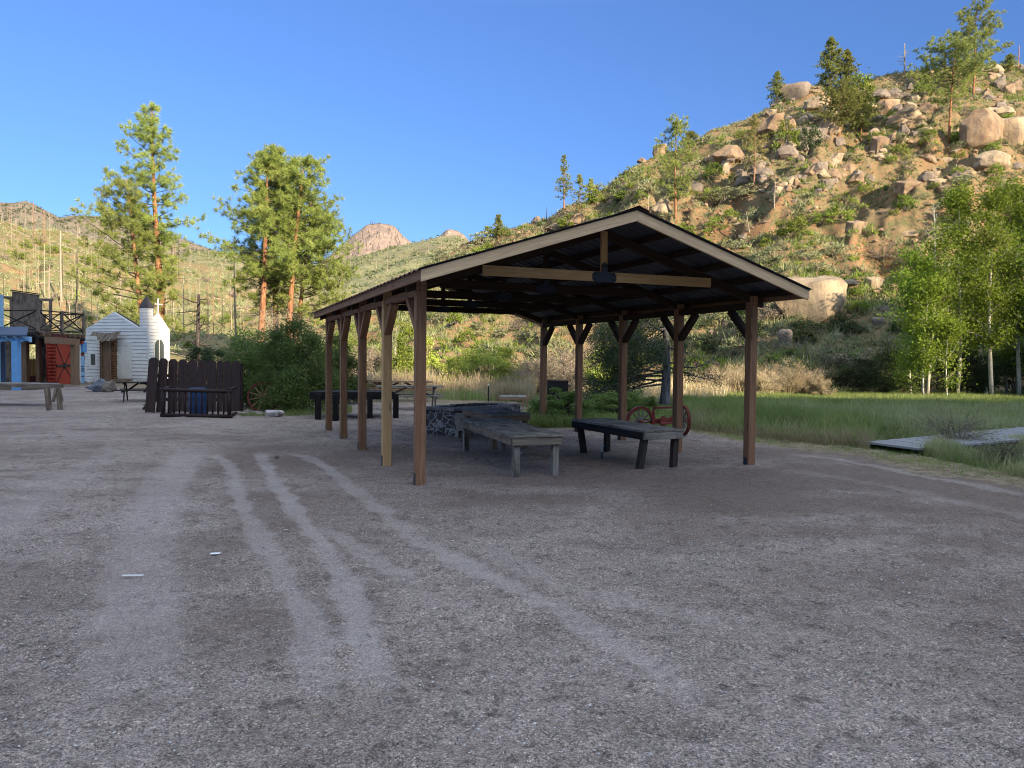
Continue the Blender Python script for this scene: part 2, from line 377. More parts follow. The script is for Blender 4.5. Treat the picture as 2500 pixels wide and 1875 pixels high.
def barkmat(name, c1, c2, c3, sc=1.0, dark=0.5):
    k = N(name); v = k.coord('Object', (6*sc, 6*sc, 1.2*sc)); a = k.noise(v, 1.5, 5, 0.65); b = k.vor(k.coord('Object', (7*sc, 7*sc, 2.2*sc)), 1.0, 'DISTANCE_TO_EDGE')
    col = k.ramp(a, [(0.33, c1), (0.5, c2), (0.66, c3)])
    col = k.mix(k.ramp(b.outputs['Distance'], [(0.0, dark), (0.12, 0.0)]), col, tuple(x*0.25 for x in c1))
    return k.out(col, 0.9, k.bump(b.outputs['Distance'], 0.6, 0.05), 0.1)
M['bark_pine'] = barkmat('bark_pine', (0.13, 0.06, 0.04), (0.33, 0.16, 0.085), (0.46, 0.25, 0.14))
M['bark_dark'] = barkmat('bark_dark', (0.035, 0.03, 0.028), (0.07, 0.06, 0.055), (0.12, 0.105, 0.095))
M['bark_juniper'] = barkmat('bark_juniper', (0.06, 0.06, 0.065), (0.13, 0.13, 0.14), (0.22, 0.22, 0.24))
M['bark_twig'] = barkmat('bark_twig', (0.130, 0.111, 0.091), (0.221, 0.189, 0.156), (0.325, 0.286, 0.247))
M['bark_snag'] = barkmat('bark_snag', (0.24, 0.195, 0.15), (0.37, 0.31, 0.24), (0.48, 0.42, 0.34), dark=0.25)
M['bark_snag_red'] = barkmat('bark_snag_red', (0.20, 0.10, 0.06), (0.34, 0.19, 0.12), (0.44, 0.30, 0.2), dark=0.3)
M['bark_aspen'] = barkmat('bark_aspen', (0.28, 0.27, 0.22), (0.46, 0.45, 0.39), (0.58, 0.57, 0.5), dark=0.3)
M['needles'] = leafmat('needles', ((0.131, 0.189, 0.043), (0.261, 0.334, 0.087), (0.392, 0.450, 0.131)), 0.3)
M['needles_far'] = leafmat('needles_far', ((0.121, 0.154, 0.045), (0.243, 0.279, 0.082), (0.364, 0.388, 0.114)), 0.3)
M['needles_dry'] = leafmat('needles_dry', ((0.134, 0.129, 0.049), (0.251, 0.228, 0.085), (0.368, 0.304, 0.122)), 0.3)
M['juniper_leaf'] = leafmat('juniper_leaf', ((0.041, 0.061, 0.030), (0.075, 0.105, 0.046), (0.115, 0.149, 0.068)), 0.25)
M['willow_leaf'] = leafmat('willow_leaf', ((0.075, 0.122, 0.033), (0.141, 0.206, 0.057), (0.231, 0.299, 0.090)), 0.4)
M['yellow_leaf'] = leafmat('yellow_leaf', ((0.191, 0.239, 0.048), (0.367, 0.431, 0.088), (0.542, 0.590, 0.144)), 0.4)
M['aspen_leaf'] = leafmat('aspen_leaf', ((0.091, 0.154, 0.018), (0.173, 0.257, 0.032), (0.291, 0.396, 0.053)), 0.45)
M['sage_leaf'] = leafmat('sage_leaf', ((0.149, 0.176, 0.095), (0.257, 0.284, 0.149), (0.378, 0.392, 0.216)), 0.25)
M['oak_leaf'] = leafmat('oak_leaf', ((0.095, 0.135, 0.027), (0.203, 0.270, 0.047), (0.324, 0.392, 0.081)), 0.35)
M['twig_leaf'] = leafmat('twig_leaf', ((0.196, 0.155, 0.115), (0.322, 0.265, 0.196), (0.437, 0.368, 0.276)), 0.2)
M['reed'] = leafmat('reed', ((0.28, 0.22, 0.13), (0.44, 0.37, 0.24), (0.60, 0.52, 0.36)), 0.3, osc=0.8)
M['meadow'] = leafmat('meadow', ((0.127, 0.183, 0.066), (0.227, 0.299, 0.092), (0.369, 0.413, 0.150)), 0.4, osc=0.5)
M['meadow_pale'] = leafmat('meadow_pale', ((0.184, 0.218, 0.092), (0.310, 0.333, 0.161), (0.483, 0.448, 0.276)), 0.3, osc=0.9)
M['straw'] = leafmat('straw', ((0.22, 0.18, 0.11), (0.34, 0.29, 0.18), (0.44, 0.38, 0.25)), 0.3, osc=0.9)

# ================================================================== GROUND
def polyline_dist(X, Y, pts):
    d = np.full(X.shape, 1e9)
    for p, q in zip(pts[:-1], pts[1:]):
        vx, vy = q[0]-p[0], q[1]-p[1]; L = vx*vx+vy*vy
        t = np.clip(((X-p[0])*vx + (Y-p[1])*vy)/L, 0, 1)
        d = np.minimum(d, np.hypot(X-p[0]-t*vx, Y-p[1]-t*vy))
    return d
def gl(pts): return [G(x, y) for x, y in pts]
TRACKS = [  # (line on the ground, half width m, strength)
    (gl([(556, 968), (575, 1005), (600, 1050), (640, 1105), (690, 1170), (735, 1240), (770, 1320), (800, 1430), (815, 1560)]), 0.10, 0.9),
    (gl([(430, 975), (480, 990), (503, 1015), (512, 1060), (528, 1110), (560, 1165), (610, 1235), (655, 1310), (690, 1420), (705, 1560)]), 0.095, 0.75),
    (gl([(600, 972), (660, 985), (710, 1010), (765, 1060), (830, 1110), (905, 1160), (1010, 1225), (1150, 1290), (1300, 1370), (1450, 1470), (1600, 1590)]), 0.105, 0.85),
    (gl([(655, 1120), (740, 1165), (830, 1215), (900, 1260), (930, 1290)]), 0.10, 0.7),
    (gl([(420, 965), (350, 1060), (315, 1150), (300, 1250), (300, 1380), (285, 1560)]), 0.26, 0.6),
    (gl([(150, 1010), (0, 1120), (-200, 1260)]), 0.3, 0.5),
    (gl([(260, 960), (120, 1060), (-120, 1200)]), 0.22, 0.35),
    (gl([(1660, 975), (1850, 1000), (2050, 1035), (2300, 1090)]), 0.14, 0.6),
    (gl([(1640, 1010), (1860, 1040), (2100, 1090), (2350, 1150)]), 0.13, 0.45),
    (gl([(1000, 1150), (1150, 1240), (1350, 1300), (1600, 1345), (1850, 1370)]), 0.12, 0.4),
]
_xm = [-600, 0, 700, 760, 930, 1100, 1160, 1300, 1480, 1640, 1870, 1985, 2212, 2500, 3200]
_ym = [815, 815, 842, 852, 856, 860, 897, 918, 920, 938, 962, 988, 1022, 1068, 1180]
_xv = [-600, 700, 1150, 1500, 1700, 2212, 3200]; _yv = [8, 14, 20, 14, 26, 30, 50]
DITCH = [G(2330, 1010)[:2], G(2170, 982)[:2], G(2020, 952)[:2], G(1900, 930)[:2]]
def ground_zones(X, Y):
    P = np.stack([X, np.maximum(Y, 0.7), np.zeros_like(X)], -1)
    px, py = pix(P); front = Y > 0.7
    py = py + 4*fbm(X*0.9, Y*0.9, s=5)*np.clip(18/np.maximum(Y, 1), .3, 1.5)
    ym = np.interp(px, _xm, _ym); yv = ym + np.interp(px, _xv, _yv)
    mead = sstep(2, -2, py-ym)*front; verge = sstep(3, -3, py-yv)*front*(1-mead)
    far = sstep(1.5, -1.5, py-np.interp(px, _xm, _ym))
    return mead, verge
def ground_z(X, Y):
    X = np.asarray(X, float); Y = np.asarray(Y, float); R = np.hypot(X, Y)
    z = 0.020*fbm(X*0.45, Y*0.45, s=1, o=3) + 0.010*fbm(X*2.1, Y*2.1, s=2, o=3)*sstep(60, 20, R)
    dd = polyline_dist(X, Y, DITCH)
    z = z - 0.55*sstep(1.15, 0.25, dd)
    return z
def build_ground():
    r = np.concatenate([np.geomspace(0.25, 1.8, 14)[:-1], np.geomspace(1.8, 60, 620)[:-1], np.geomspace(60, 5000, 40)])
    az = np.concatenate([np.linspace(-180, -44, 40)[:-1], np.linspace(-44, 44, 470)[:-1], np.linspace(44, 180, 41)[:-1]])*math.pi/180
    nr, na = len(r), len(az); RR, AA = np.meshgrid(r, az, indexing='ij'); X = RR*np.sin(AA); Y = RR*np.cos(AA)
    mead, verge = ground_zones(X, Y)
    tr = np.zeros_like(X); rim = np.zeros_like(X)
    for pts, w, s in TRACKS:
        d = polyline_dist(X, Y, pts) + 0.05*fbm(X*3.5, Y*3.5, s=9, o=3) + 0.012*vnoise(X*19, Y*19, s=10)
        rim = np.maximum(rim, s*np.exp(-((d-w*1.25)/0.05)**2)*(0.6+0.6*fbm(X*4, Y*4, s=61, o=2)))
        L_ = sum(np.hypot(q[0]-p[0], q[1]-p[1]) for p, q in zip(pts[:-1], pts[1:])); e_ = np.minimum(np.hypot(X-pts[0][0], Y-pts[0][1]), np.hypot(X-pts[-1][0], Y-pts[-1][1]))
        tr = np.maximum(tr, s*sstep(w*1.35, w*0.65, d)*sstep(0.02, min(0.9, L_*0.3), e_)*(0.88+0.25*fbm(X*1.2, Y*1.2, s=19, o=3)))
    PXg, PYg = pix(np.stack([X, np.maximum(Y, 0.7), 0*X], -1)); wob = 30*fbm(X*0.5, Y*0.5, s=29, o=3)
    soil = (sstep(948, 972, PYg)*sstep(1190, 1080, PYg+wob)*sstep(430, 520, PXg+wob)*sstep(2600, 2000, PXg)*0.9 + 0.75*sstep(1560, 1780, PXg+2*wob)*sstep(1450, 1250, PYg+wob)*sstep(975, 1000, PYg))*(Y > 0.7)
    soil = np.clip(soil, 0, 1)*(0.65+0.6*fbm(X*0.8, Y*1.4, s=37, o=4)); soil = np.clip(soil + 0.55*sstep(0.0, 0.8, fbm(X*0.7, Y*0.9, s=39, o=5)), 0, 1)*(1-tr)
    ends = sstep(1.6, 2.8, RR); tr = tr*(1-mead)*(1-verge)*np.maximum(ends, 0.3)
    fine = 0.009*vnoise(X*15, Y*15, s=3) + 0.015*fbm(X*6, Y*6, s=4, o=3) + 0.009*rim
    Z = ground_z(X, Y) + fine*(1-0.8*tr)*sstep(40, 15, RR) - 0.010*tr
    # little ridges thrown up along the wheel marks
    V = np.stack([X, Y, Z], -1).reshape(-1, 3); V = np.vstack([V, [[0, 0, 0]]])
    i = np.arange(nr-1)[:, None]*na; j = np.arange(na)[None, :]; j2 = (j+1) % na
    Q = np.stack([i+j, i+na+j, i+na+j2, i+j2], -1).reshape(-1, 4)
    c = len(V)-1; T = np.stack([np.full(na, c), np.arange(na), (np.arange(na)+1) % na], -1)
    me = rawmesh('ground', V, tris=T, quads=Q[:, ::-1], smooth=True)
    for nm, a in (('track', tr), ('soil', soil), ('mead', mead), ('verge', verge)):
        at = me.attributes.new(nm, 'FLOAT', 'POINT'); at.data.foreach_set('value', np.append(a.reshape(-1), 0).astype(np.float32))
    k = N('ground_mat'); g = k.geo()
    big = k.noise(g, 0.35, 4, 0.6); mid = k.noise(k.geo((1, 1.6, 1)), 1.1, 6, 0.7, 0.5); streak = k.noise(g, 7, 4, 0.7)
    base = k.ramp(big, [(0.32, (0.47, 0.395, 0.355)), (0.5, (0.57, 0.49, 0.445)), (0.68, (0.67, 0.585, 0.54))])
    base = k.mix(k.ramp(mid, [(0.50, 0.0), (0.70, 0.65)]), base, (0.22, 0.175, 0.15))
    base = k.mix(k.ramp(streak, [(0.32, 0.7), (0.47, 0.0)]), base, (0.18, 0.15, 0.13))
    tk = k.attr('track'); base = k.mix(k.math('MULTIPLY', tk, 0.85), base, (0.66, 0.585, 0.55))
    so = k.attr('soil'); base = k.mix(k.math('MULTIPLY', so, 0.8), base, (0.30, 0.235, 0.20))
    # the grains
    v1 = k.vor(g, 105); v2 = k.vor(g, 44); s1 = k.n('ShaderNodeSeparateColor'); k.l(v1.outputs['Color'], s1.inputs[0]); s2 = k.n('ShaderNodeSeparateColor'); k.l(v2.outputs['Color'], s2.inputs[0])
    gr = k.ramp(s1.outputs[0], [(0.0, (0.42, 0.40, 0.40)), (0.3, (0.78, 0.75, 0.74)), (0.75, (1.03, 1.01, 1.0)), (0.95, (1.25, 1.23, 1.22)), (1.0, (1.8, 1.8, 1.8))])
    gr2 = k.ramp(s2.outputs[1], [(0.0, (0.55, 0.53, 0.53)), (0.5, (1.0, 0.99, 0.97)), (0.92, (1.25, 1.2, 1.2)), (1.0, (1.7, 1.6, 1.5))])
    amt = k.math('SUBTRACT', k.math('SUBTRACT', 1.0, k.math('MULTIPLY', tk, 0.65)), k.math('MULTIPLY', so, 0.35))
    col = k.mix(k.math('MULTIPLY', amt, 0.95), base, gr, 'MULTIPLY'); col = k.mix(k.math('MULTIPLY', amt, 0.4), col, gr2, 'MULTIPLY')
    ed = k.ramp(v1.outputs['Distance'], [(0.0, 1.0), (0.75, 0.35)]); col = k.mix(0.6, col, ed, 'MULTIPLY')
    # dry verge and meadow soil
    vz = k.noise(g, 6, 4, 0.7); vc = k.ramp(vz, [(0.35, (0.17, 0.125, 0.085)), (0.55, (0.33, 0.27, 0.19)), (0.75, (0.42, 0.36, 0.26))])
    col = k.mix(k.attr('verge'), col, vc)
    mz = k.noise(g, 2.5, 4, 0.7); mc = k.ramp(mz, [(0.35, (0.06, 0.075, 0.03)), (0.6, (0.12, 0.15, 0.05)), (0.8, (0.16, 0.15, 0.08))])
    col = k.mix(k.attr('mead'), col, mc)
    h1 = k.math('SUBTRACT', 1.0, v1.outputs['Distance']); h2 = k.math('SUBTRACT', 1.0, v2.outputs['Distance'])
    nrm = k.bump(h1, 0.8, 0.012, k.bump(h2, 0.35, 0.02, k.bump(streak, 0.9, 0.06, k.bump(mid, 0.5, 0.08))))
    m = k.out(col, 0.95, nrm, 0.15)
    o = link('ground', me, m); tag(o, kind='structure', label='trampled grey-brown gravel yard crossed by curving tyre tracks', cat='ground')
build_ground()

# ================================================================== HILLS
def mkhill(sil, bpts, rpts, amp=1.2, fq=0.08, seed=0, rock=0.0, k1=0.45):
    sx = [p[0] for p in sil]; sy = [p[1] for p in sil]
    bx, by = zip(*bpts); rx, ry = zip(*rpts)
    def h(X, Y):
        X = np.asarray(X, float); Y = np.asarray(Y, float); Ys = np.maximum(Y, 1)
        a = X/Ys*1642 + 1106
        b = np.interp(a, bx, by); R = np.interp(a, rx, ry)
        hor = 777.7 + 0.0088*(a-1106); zr = EYE + (hor-np.interp(a, sx, sy))*R/1642
        t = (Y-b)/(R-b); tc = np.clip(t, 0, 1)
        z = zr*(k1*tc + (1-k1)*tc**1.6)
        z = np.where(t < 0, t*(R-b)*0.25, z); z = np.where(t > 1, zr*(1-(t-1)*0.9), z)
        e = np.clip(t*7, 0, 1)*(1-0.75*sstep(0.7, 1.0, t))
        z = z + e*amp*fbm(X*fq, Y*fq, s=seed, o=4) + e*0.45*amp*fbm(X*fq*4.5, Y*fq*4.5, s=seed+40, o=3)
        if rock:
            m = sstep(0.05, 0.45, fbm(X*0.035, Y*0.035, s=seed+90, o=3) + 0.35*(t-0.35) + 0.25*sstep(1350, 1750, a))
            rg = 1-np.abs(fbm(X*0.14, Y*0.14, s=seed+70, o=4)); z = z + rock*m*e*(rg-0.7)*2
        return z
    def mesh(name, a0, a1, na, nd, mat, label, cat='hill', t1=1.35):
        a = np.linspace(a0, a1, na); t = np.linspace(-0.12, t1, nd); AA, TT = np.meshgrid(a, t, indexing='ij')
        b = np.interp(AA, bx, by); R = np.interp(AA, rx, ry); Y = b + TT*(R-b); X = (AA-1106)/1642*Y; Z = h(X, Y)
        V = np.stack([X, Y, Z], -1).reshape(-1, 3)
        i = np.arange(na-1)[:, None]*nd; j = np.arange(nd-1)[None, :]
        Q = np.stack([i+j, i+nd+j, i+nd+j+1, i+j+1], -1).reshape(-1, 4)
        o = link(name, rawmesh(name, V, quads=Q, smooth=True), mat); tag(o, label, cat, kind='structure'); return o
    def hit(x, y, y0=None, y1=None):
        r = ray(x, y); r = r/r[1]; Ys = np.arange(y0 or min(by)-2, y1 or max(ry)*1.3, 0.2)
        hz = h(r[0]*Ys, Ys); zz = EYE + r[2]*Ys; w = np.nonzero(hz >= zz)[0]
        if len(w) == 0: return None
        Yh = Ys[w[0]]; return np.array([r[0]*Yh, Yh, float(hz[w[0]])])
    h.mesh = mesh; h.hit = hit; return h
def hillmat(name, dirt, dirt2, grass, green, gs=0.5, gsc=1.0, bumpd=0.25):
    k = N(name); g = k.geo(); a = k.noise(g, 0.06*gsc, 5, 0.6, 0.4); b = k.noise(g, 0.35*gsc, 5, 0.65); c = k.noise(g, 1.9*gsc, 5, 0.7); f = k.noise(g, 7*gsc, 3, 0.7)
    col = k.ramp(b, [(0.35, dirt), (0.62, dirt2)])
    col = k.mix(k.ramp(k.math('ADD', k.math('MULTIPLY', a, 0.5), k.math('MULTIPLY', c, 0.5)), [(0.50-0.12*gs, 0.0), (0.60-0.12*gs, 0.85)]), col, grass)
    col = k.mix(k.ramp(k.math('ADD', k.math('MULTIPLY', b, 0.5), k.math('MULTIPLY', c, 0.5)), [(0.54-0.08*gs, 0.0), (0.62-0.08*gs, 0.85)]), col, green)
    col = k.mix(k.ramp(f, [(0.32, 0.5), (0.48, 0.0)]), col, tuple(x*0.4 for x in dirt))
    col = k.mix(k.ramp(f, [(0.62, 0.0), (0.74, 0.45)]), col, (0.46, 0.38, 0.27))
    return k.out(col, 0.95, k.bump(c, 0.6, bumpd, k.bump(f, 0.5, bumpd*0.3)), 0.05)
M['hill_near'] = hillmat('hill_near', (0.21, 0.12, 0.065), (0.31, 0.18, 0.10), (0.215, 0.175, 0.10), (0.115, 0.12, 0.06), 0.65)
M['hill_left'] = hillmat('hill_left', (0.28, 0.165, 0.09), (0.34, 0.23, 0.125), (0.24, 0.22, 0.115), (0.15, 0.17, 0.08), 0.8, 0.55, 0.5)
M['hill_mid'] = hillmat('hill_mid', (0.27, 0.22, 0.13), (0.33, 0.26, 0.16), (0.23, 0.24, 0.135), (0.145, 0.17, 0.095), 0.75, 0.3, 1.0)
M['hill_far'] = hillmat('hill_far', (0.24, 0.19, 0.15), (0.28, 0.22, 0.17), (0.21, 0.19, 0.135), (0.13, 0.145, 0.10), 0.5, 0.12, 2.5)
def peakmat():
    k = N('peak_rock'); g = k.geo(); a = k.noise(k.geo((1, 1, 0.35)), 0.02, 6, 0.65, 0.4); b = k.noise(k.geo((1, 1, 0.2)), 0.09, 5, 0.7); c = k.noise(g, 0.3, 4, 0.7)
    col = k.ramp(a, [(0.35, (0.25, 0.20, 0.17)), (0.5, (0.34, 0.265, 0.215)), (0.66, (0.41, 0.325, 0.26))])
    col = k.mix(k.ramp(b, [(0.38, 0.6), (0.52, 0.0)]), col, (0.18, 0.145, 0.14)); col = k.mix(k.ramp(c, [(0.58, 0.0), (0.68, 0.6)]), col, (0.13, 0.14, 0.10))
    return k.out(col, 0.95, k.bump(b, 0.8, 8, k.bump(c, 0.5, 2)), 0.05)
M['peak'] = peakmat()

HR = mkhill([(300, 775), (500, 765), (600, 740), (700, 705), (800, 660), (900, 590), (1000, 533), (1050, 517), (1100, 500), (1180, 476), (1218, 450), (1250, 441), (1300, 405), (1345, 372), (1390, 352), (1430, 335), (1500, 298), (1560, 277), (1600, 262), (1660, 232), (1700, 208), (1760, 185), (1800, 200), (1850, 185), (1900, 168), (1960, 160), (2050, 150), (2130, 150), (2212, 152), (2500, 130), (3000, 90)],
            [(300, 60), (1000, 50), (1400, 45), (1700, 42), (2212, 42), (3000, 40)], [(300, 90), (700, 105), (1000, 112), (1500, 130), (1800, 140), (2212, 145), (3000, 150)], 1.1, 0.09, 11, rock=2.0)
HL = mkhill([(-900, 400), (-200, 452), (0, 471), (66, 497), (120, 494), (180, 512), (260, 535), (374, 556), (460, 572), (560, 596), (700, 640), (900, 700), (1100, 760)],
            [(-900, 50), (0, 56), (400, 64), (1100, 80)], [(-900, 150), (0, 175), (400, 200), (1100, 220)], 1.6, 0.05, 23, k1=0.7)
HM = mkhill([(-300, 540), (200, 560), (300, 560), (460, 541), (560, 560), (700, 575), (760, 556), (820, 540), (881, 525), (950, 507), (985, 506), (1012, 523), (1060, 560), (1400, 640)],
            [(-300, 190), (1400, 190)], [(-300, 420), (1400, 460)], 4.0, 0.02, 31, k1=0.8)
HF = mkhill([(-900, 400), (-200, 430), (0, 436), (60, 432), (92, 447), (132, 470), (165, 467), (200, 468), (250, 477), (300, 489), (350, 499), (400, 518), (460, 540), (520, 556), (640, 600), (800, 700)],
            [(-900, 330), (800, 330)], [(-900, 720), (800, 800)], 7.0, 0.012, 41, k1=0.8)
HP = mkhill([(600, 640), (680, 580), (743, 527), (766, 506), (790, 491), (820, 483), (838, 486), (852, 492), (866, 508), (884, 524), (960, 560), (1100, 640)],
            [(600, 800), (1100, 800)], [(600, 1100), (1100, 1100)], 9.0, 0.014, 53, k1=0.8)
HP2 = mkhill([(900, 560), (940, 517), (952, 506), (962, 499), (972, 496), (984, 498), (998, 506), (1012, 522), (1050, 545), (1150, 620)],
            [(900, 560), (1150, 560)], [(900, 700), (1150, 700)], 5.0, 0.03, 59, k1=0.8)
HR.mesh('hill', 300, 2950, 520, 300, M['hill_near'], 'steep rocky hill of orange soil and scrub rising at the right', t1=1.25)
HL.mesh('hill', -850, 1100, 300, 160, M['hill_left'], 'sunlit burned hillside with standing dead trunks at the left')
HM.mesh('hill', -300, 1400, 240, 90, M['hill_mid'], 'smooth pale green slope closing the valley behind the pavilion')
HF.mesh('mountain', -850, 800, 260, 90, M['hill_far'], 'dull brown-green mountain ridge behind the burned hillside', 'mountain')
HP.mesh('mountain', 600, 1100, 200, 90, M['peak'], 'bare pinkish rock dome beyond the valley slope', 'mountain')
HP2.mesh('mountain', 900, 1150, 120, 60, M['peak'], 'small grey craggy top right of the pink rock dome', 'mountain')

# unseen hill added behind the viewer: crest shaped to keep the yard in shade
def added_back_hill():
    qx = [-260, -120, -60, 0, 8, 10, 11.5, 12.6, 22, 34, 38, 41.0, 42.2, 50, 57, 62, 67, 75, 110, 200]
    hx = [60, 45, 34, 28, 26, 25, 18, 11.5, 8.6, 5.3, 4.2, 3.8, 10.0, 14.0, 16.8, 14, -2, -14, -40, -60]
    q = np.concatenate([np.linspace(-260, -5, 60), np.linspace(-4, 80, 170), np.linspace(82, 200, 30)])
    crest = np.interp(q, qx, hx) + 150*math.tan(SUN_EL) + 0.45*fbm(q*0.35, q*0+3, s=77, o=3) + np.where((q > 43) & (q < 64), 1.5*np.abs(fbm(q*1.1, q*0+9, s=78, o=3)), 0)
    w = np.linspace(-1, 1, 61); QQ, WW = np.meshgrid(q, w, indexing='ij'); CR = np.maximum(crest[:, None], 3)
    pr = (1-np.abs(WW))**1.0; Z = -2 + (CR+2)*pr; off = WW*(40+0.6*CR)
    X = 0.6*(150+off) + 0.8*QQ; Y = -0.8*(150+off) + 0.6*QQ
    Z = Z + 1.5*fbm(X*0.06, Y*0.06, s=5)*np.clip(np.abs(WW)*6, 0, 1)*pr
    V = np.stack([X, Y, Z], -1).reshape(-1, 3); n1, n2 = len(q), len(w)
    i = np.arange(n1-1)[:, None]*n2; j = np.arange(n2-1)[None, :]
    Q = np.stack([i+j, i+n2+j, i+n2+j+1, i+j+1], -1).reshape(-1, 4)
    tag(link('hill', rawmesh('hill', V, quads=Q, smooth=True), M['hill_left']), 'steep unseen hill behind the viewer, crest shaped to shade the yard', 'hill', kind='structure')
added_back_hill()

# ================================================================== VEGETATION KIT
def rdirs(n, g=rng):
    v = g.normal(size=(n, 3)); return v/np.linalg.norm(v, axis=1)[:, None]
def leaf_quads(C, size, g, flat=0.0, asp=0.55, D=None):
    """one rhombic leaf per centre"""
    n = len(C); a = rdirs(n, g) if D is None else D; b = rdirs(n, g)
    if flat: b[:, 2] *= (1-flat)
    b = np.cross(a, b); b /= np.linalg.norm(b, axis=1)[:, None]+1e-9
    s = (size*(0.6+0.8*g.random(n)))[:, None]
    V = np.stack([C-a*s*.5, C+b*s*asp*.5, C+a*s*.5, C-b*s*asp*.5], 1).reshape(-1, 3)
    return V, np.arange(4*n).reshape(-1, 4)
def blades(B, D, L, W, g):
    """thin triangle from B along D"""
    n = len(B); p = np.cross(D, rdirs(n, g)); p /= np.linalg.norm(p, axis=1)[:, None]+1e-9
    W = np.asarray(W).reshape(-1, 1); L = np.asarray(L).reshape(-1, 1)
    V = np.stack([B-p*W/2, B+p*W/2, B+D*L], 1).reshape(-1, 3); return V, np.arange(3*n).reshape(-1, 3)
def unit(v): return v/(np.linalg.norm(v, axis=-1, keepdims=True)+1e-9)

def pine_parts(H, R, crown0, cw, seed, whorl=0.5, prof=None, tuft=0.33, nb=16, gap=0.0, lean=(0, 0), tstep=0.42, deadlow=6, droop=0.05, up=0.25, bw=0.035, side=None):
    """returns (trunk MB, branch MB, crown verts, tris) in local space"""
    g = np.random.default_rng(seed); tr = MB(); n = 12; ph = g.random(2)*6
    def ax(z):
        t = z/H; return np.array([lean[0]*t + 0.012*H*math.sin(ph[0]+t*4)*t, lean[1]*t + 0.012*H*math.sin(ph[1]+t*3.3)*t, z])
    zs = np.linspace(-0.4, H, n+1)
    tr.tube([ax(z) for z in zs], [max(0.012, R*(1-0.93*max(z, 0)/H)**0.85*(1.25 if z < 0.5 else 1)) for z in zs], 9)
    br = MB(); B = []; D = []; z = crown0*H
    prof = prof or (lambda t: (0.55+0.45*math.sin(min(1, t*2.2)*math.pi/2))*(1-t)**0.75*1.1)
    while z < H*0.985:
        t = (z-crown0*H)/(H-crown0*H); k = g.integers(3, 6)
        a0 = g.random()*6.28
        for i in range(k):
            if g.random() < gap: continue
            a = a0 + i*6.283/k + g.normal()*0.35; L = cw/2*prof(t)*(0.35+0.85*g.random()**0.8)
            if side is not None: L *= 1 + side[1]*math.cos(a-side[0])
            if L < 0.25: L = 0.25
            dr = np.array([math.cos(a), math.sin(a), up*(0.1+1.2*t) - droop + g.normal()*0.12]); dr = dr/np.linalg.norm(dr)
            p0 = ax(z); ns = max(3, int(L/0.5)); pts = [p0]
            for q in range(ns):
                dr = unit(dr + np.array([g.normal()*0.10, g.normal()*0.10, 0.05+g.normal()*0.06])); pts.append(pts[-1] + dr*L/ns)
            rb = 0.012 + 0.028*L/3*R*3
            br.tube(pts, list(np.linspace(rb, 0.006, len(pts))), 4, cap=False)
            s = 0.22*L if L > 0.8 else 0.05*L
            while s < L:
                q = s/L*ns; i0 = min(int(q), ns-1); p = pts[i0] + (pts[i0+1]-pts[i0])*(q-i0)
                for _ in range(2 if s > 0.45*L else 1):
                    tw = unit(dr*0.5 + rdirs(1, g)[0]*0.8 + np.array([0, 0, 0.25])); tl = (0.15+0.55*g.random())*min(1, L*0.45)
                    c = p + tw*tl; br.tube([p, c], [0.010, 0.005], 3, cap=False); B.append(c); D.append(tw)
                s += tstep*(0.7+0.6*g.random())
            B.append(pts[-1]); D.append(dr)
        z += whorl*(0.6+0.8*g.random())*(1-0.45*t)
    for i in range(deadlow):
        zz = g.uniform(min(0.25, crown0), crown0+0.05)*H; a = g.random()*6.28; L = g.uniform(0.5, 1.6)*cw/5; p = ax(zz); pts = [p]; dr = unit(np.array([math.cos(a), math.sin(a), g.normal()*0.25]))
        for q in range(4): dr = unit(dr+g.normal(size=3)*0.18); pts.append(pts[-1]+dr*L/4)
        br.tube(pts, [0.025, 0.02, 0.015, 0.01, 0.005], 4, cap=False)
    B = np.array(B); D = np.array(D); m = len(B)
    Bn = np.repeat(B, nb, 0); Dn = unit(np.repeat(D, nb, 0)*0.55 + rdirs(m*nb, g)*0.9 + np.array([0, 0, 0.22])); Bn = Bn + Dn*0.03 + g.normal(size=Bn.shape)*tuft*0.16
    V, T = blades(Bn, Dn, tuft*(0.6+0.6*g.random(m*nb)), bw*(0.7+0.6*g.random(m*nb)), g)
    return tr, br, V, T
def put_tree(parts, loc, names, mats, label, cat='tree', group=None, rot=0.0, tname='pine_tree', sc=1.0):
    t = thing(tname, loc, label, cat, group); t.rotation_euler = (0, 0, rot); t.scale = (sc, sc, sc)
    tr, br, V, T = parts
    link('trunk', tr.mesh('trunk', smooth=True), mats[0], t)
    if br is not None and br.V: link('branches', br.mesh('branches'), mats[1], t)
    if V is not None:
        q = T.shape[1]; link('crown', rawmesh('crown', V, tris=T if q == 3 else None, quads=T if q == 4 else None), mats[2], t)
    return t
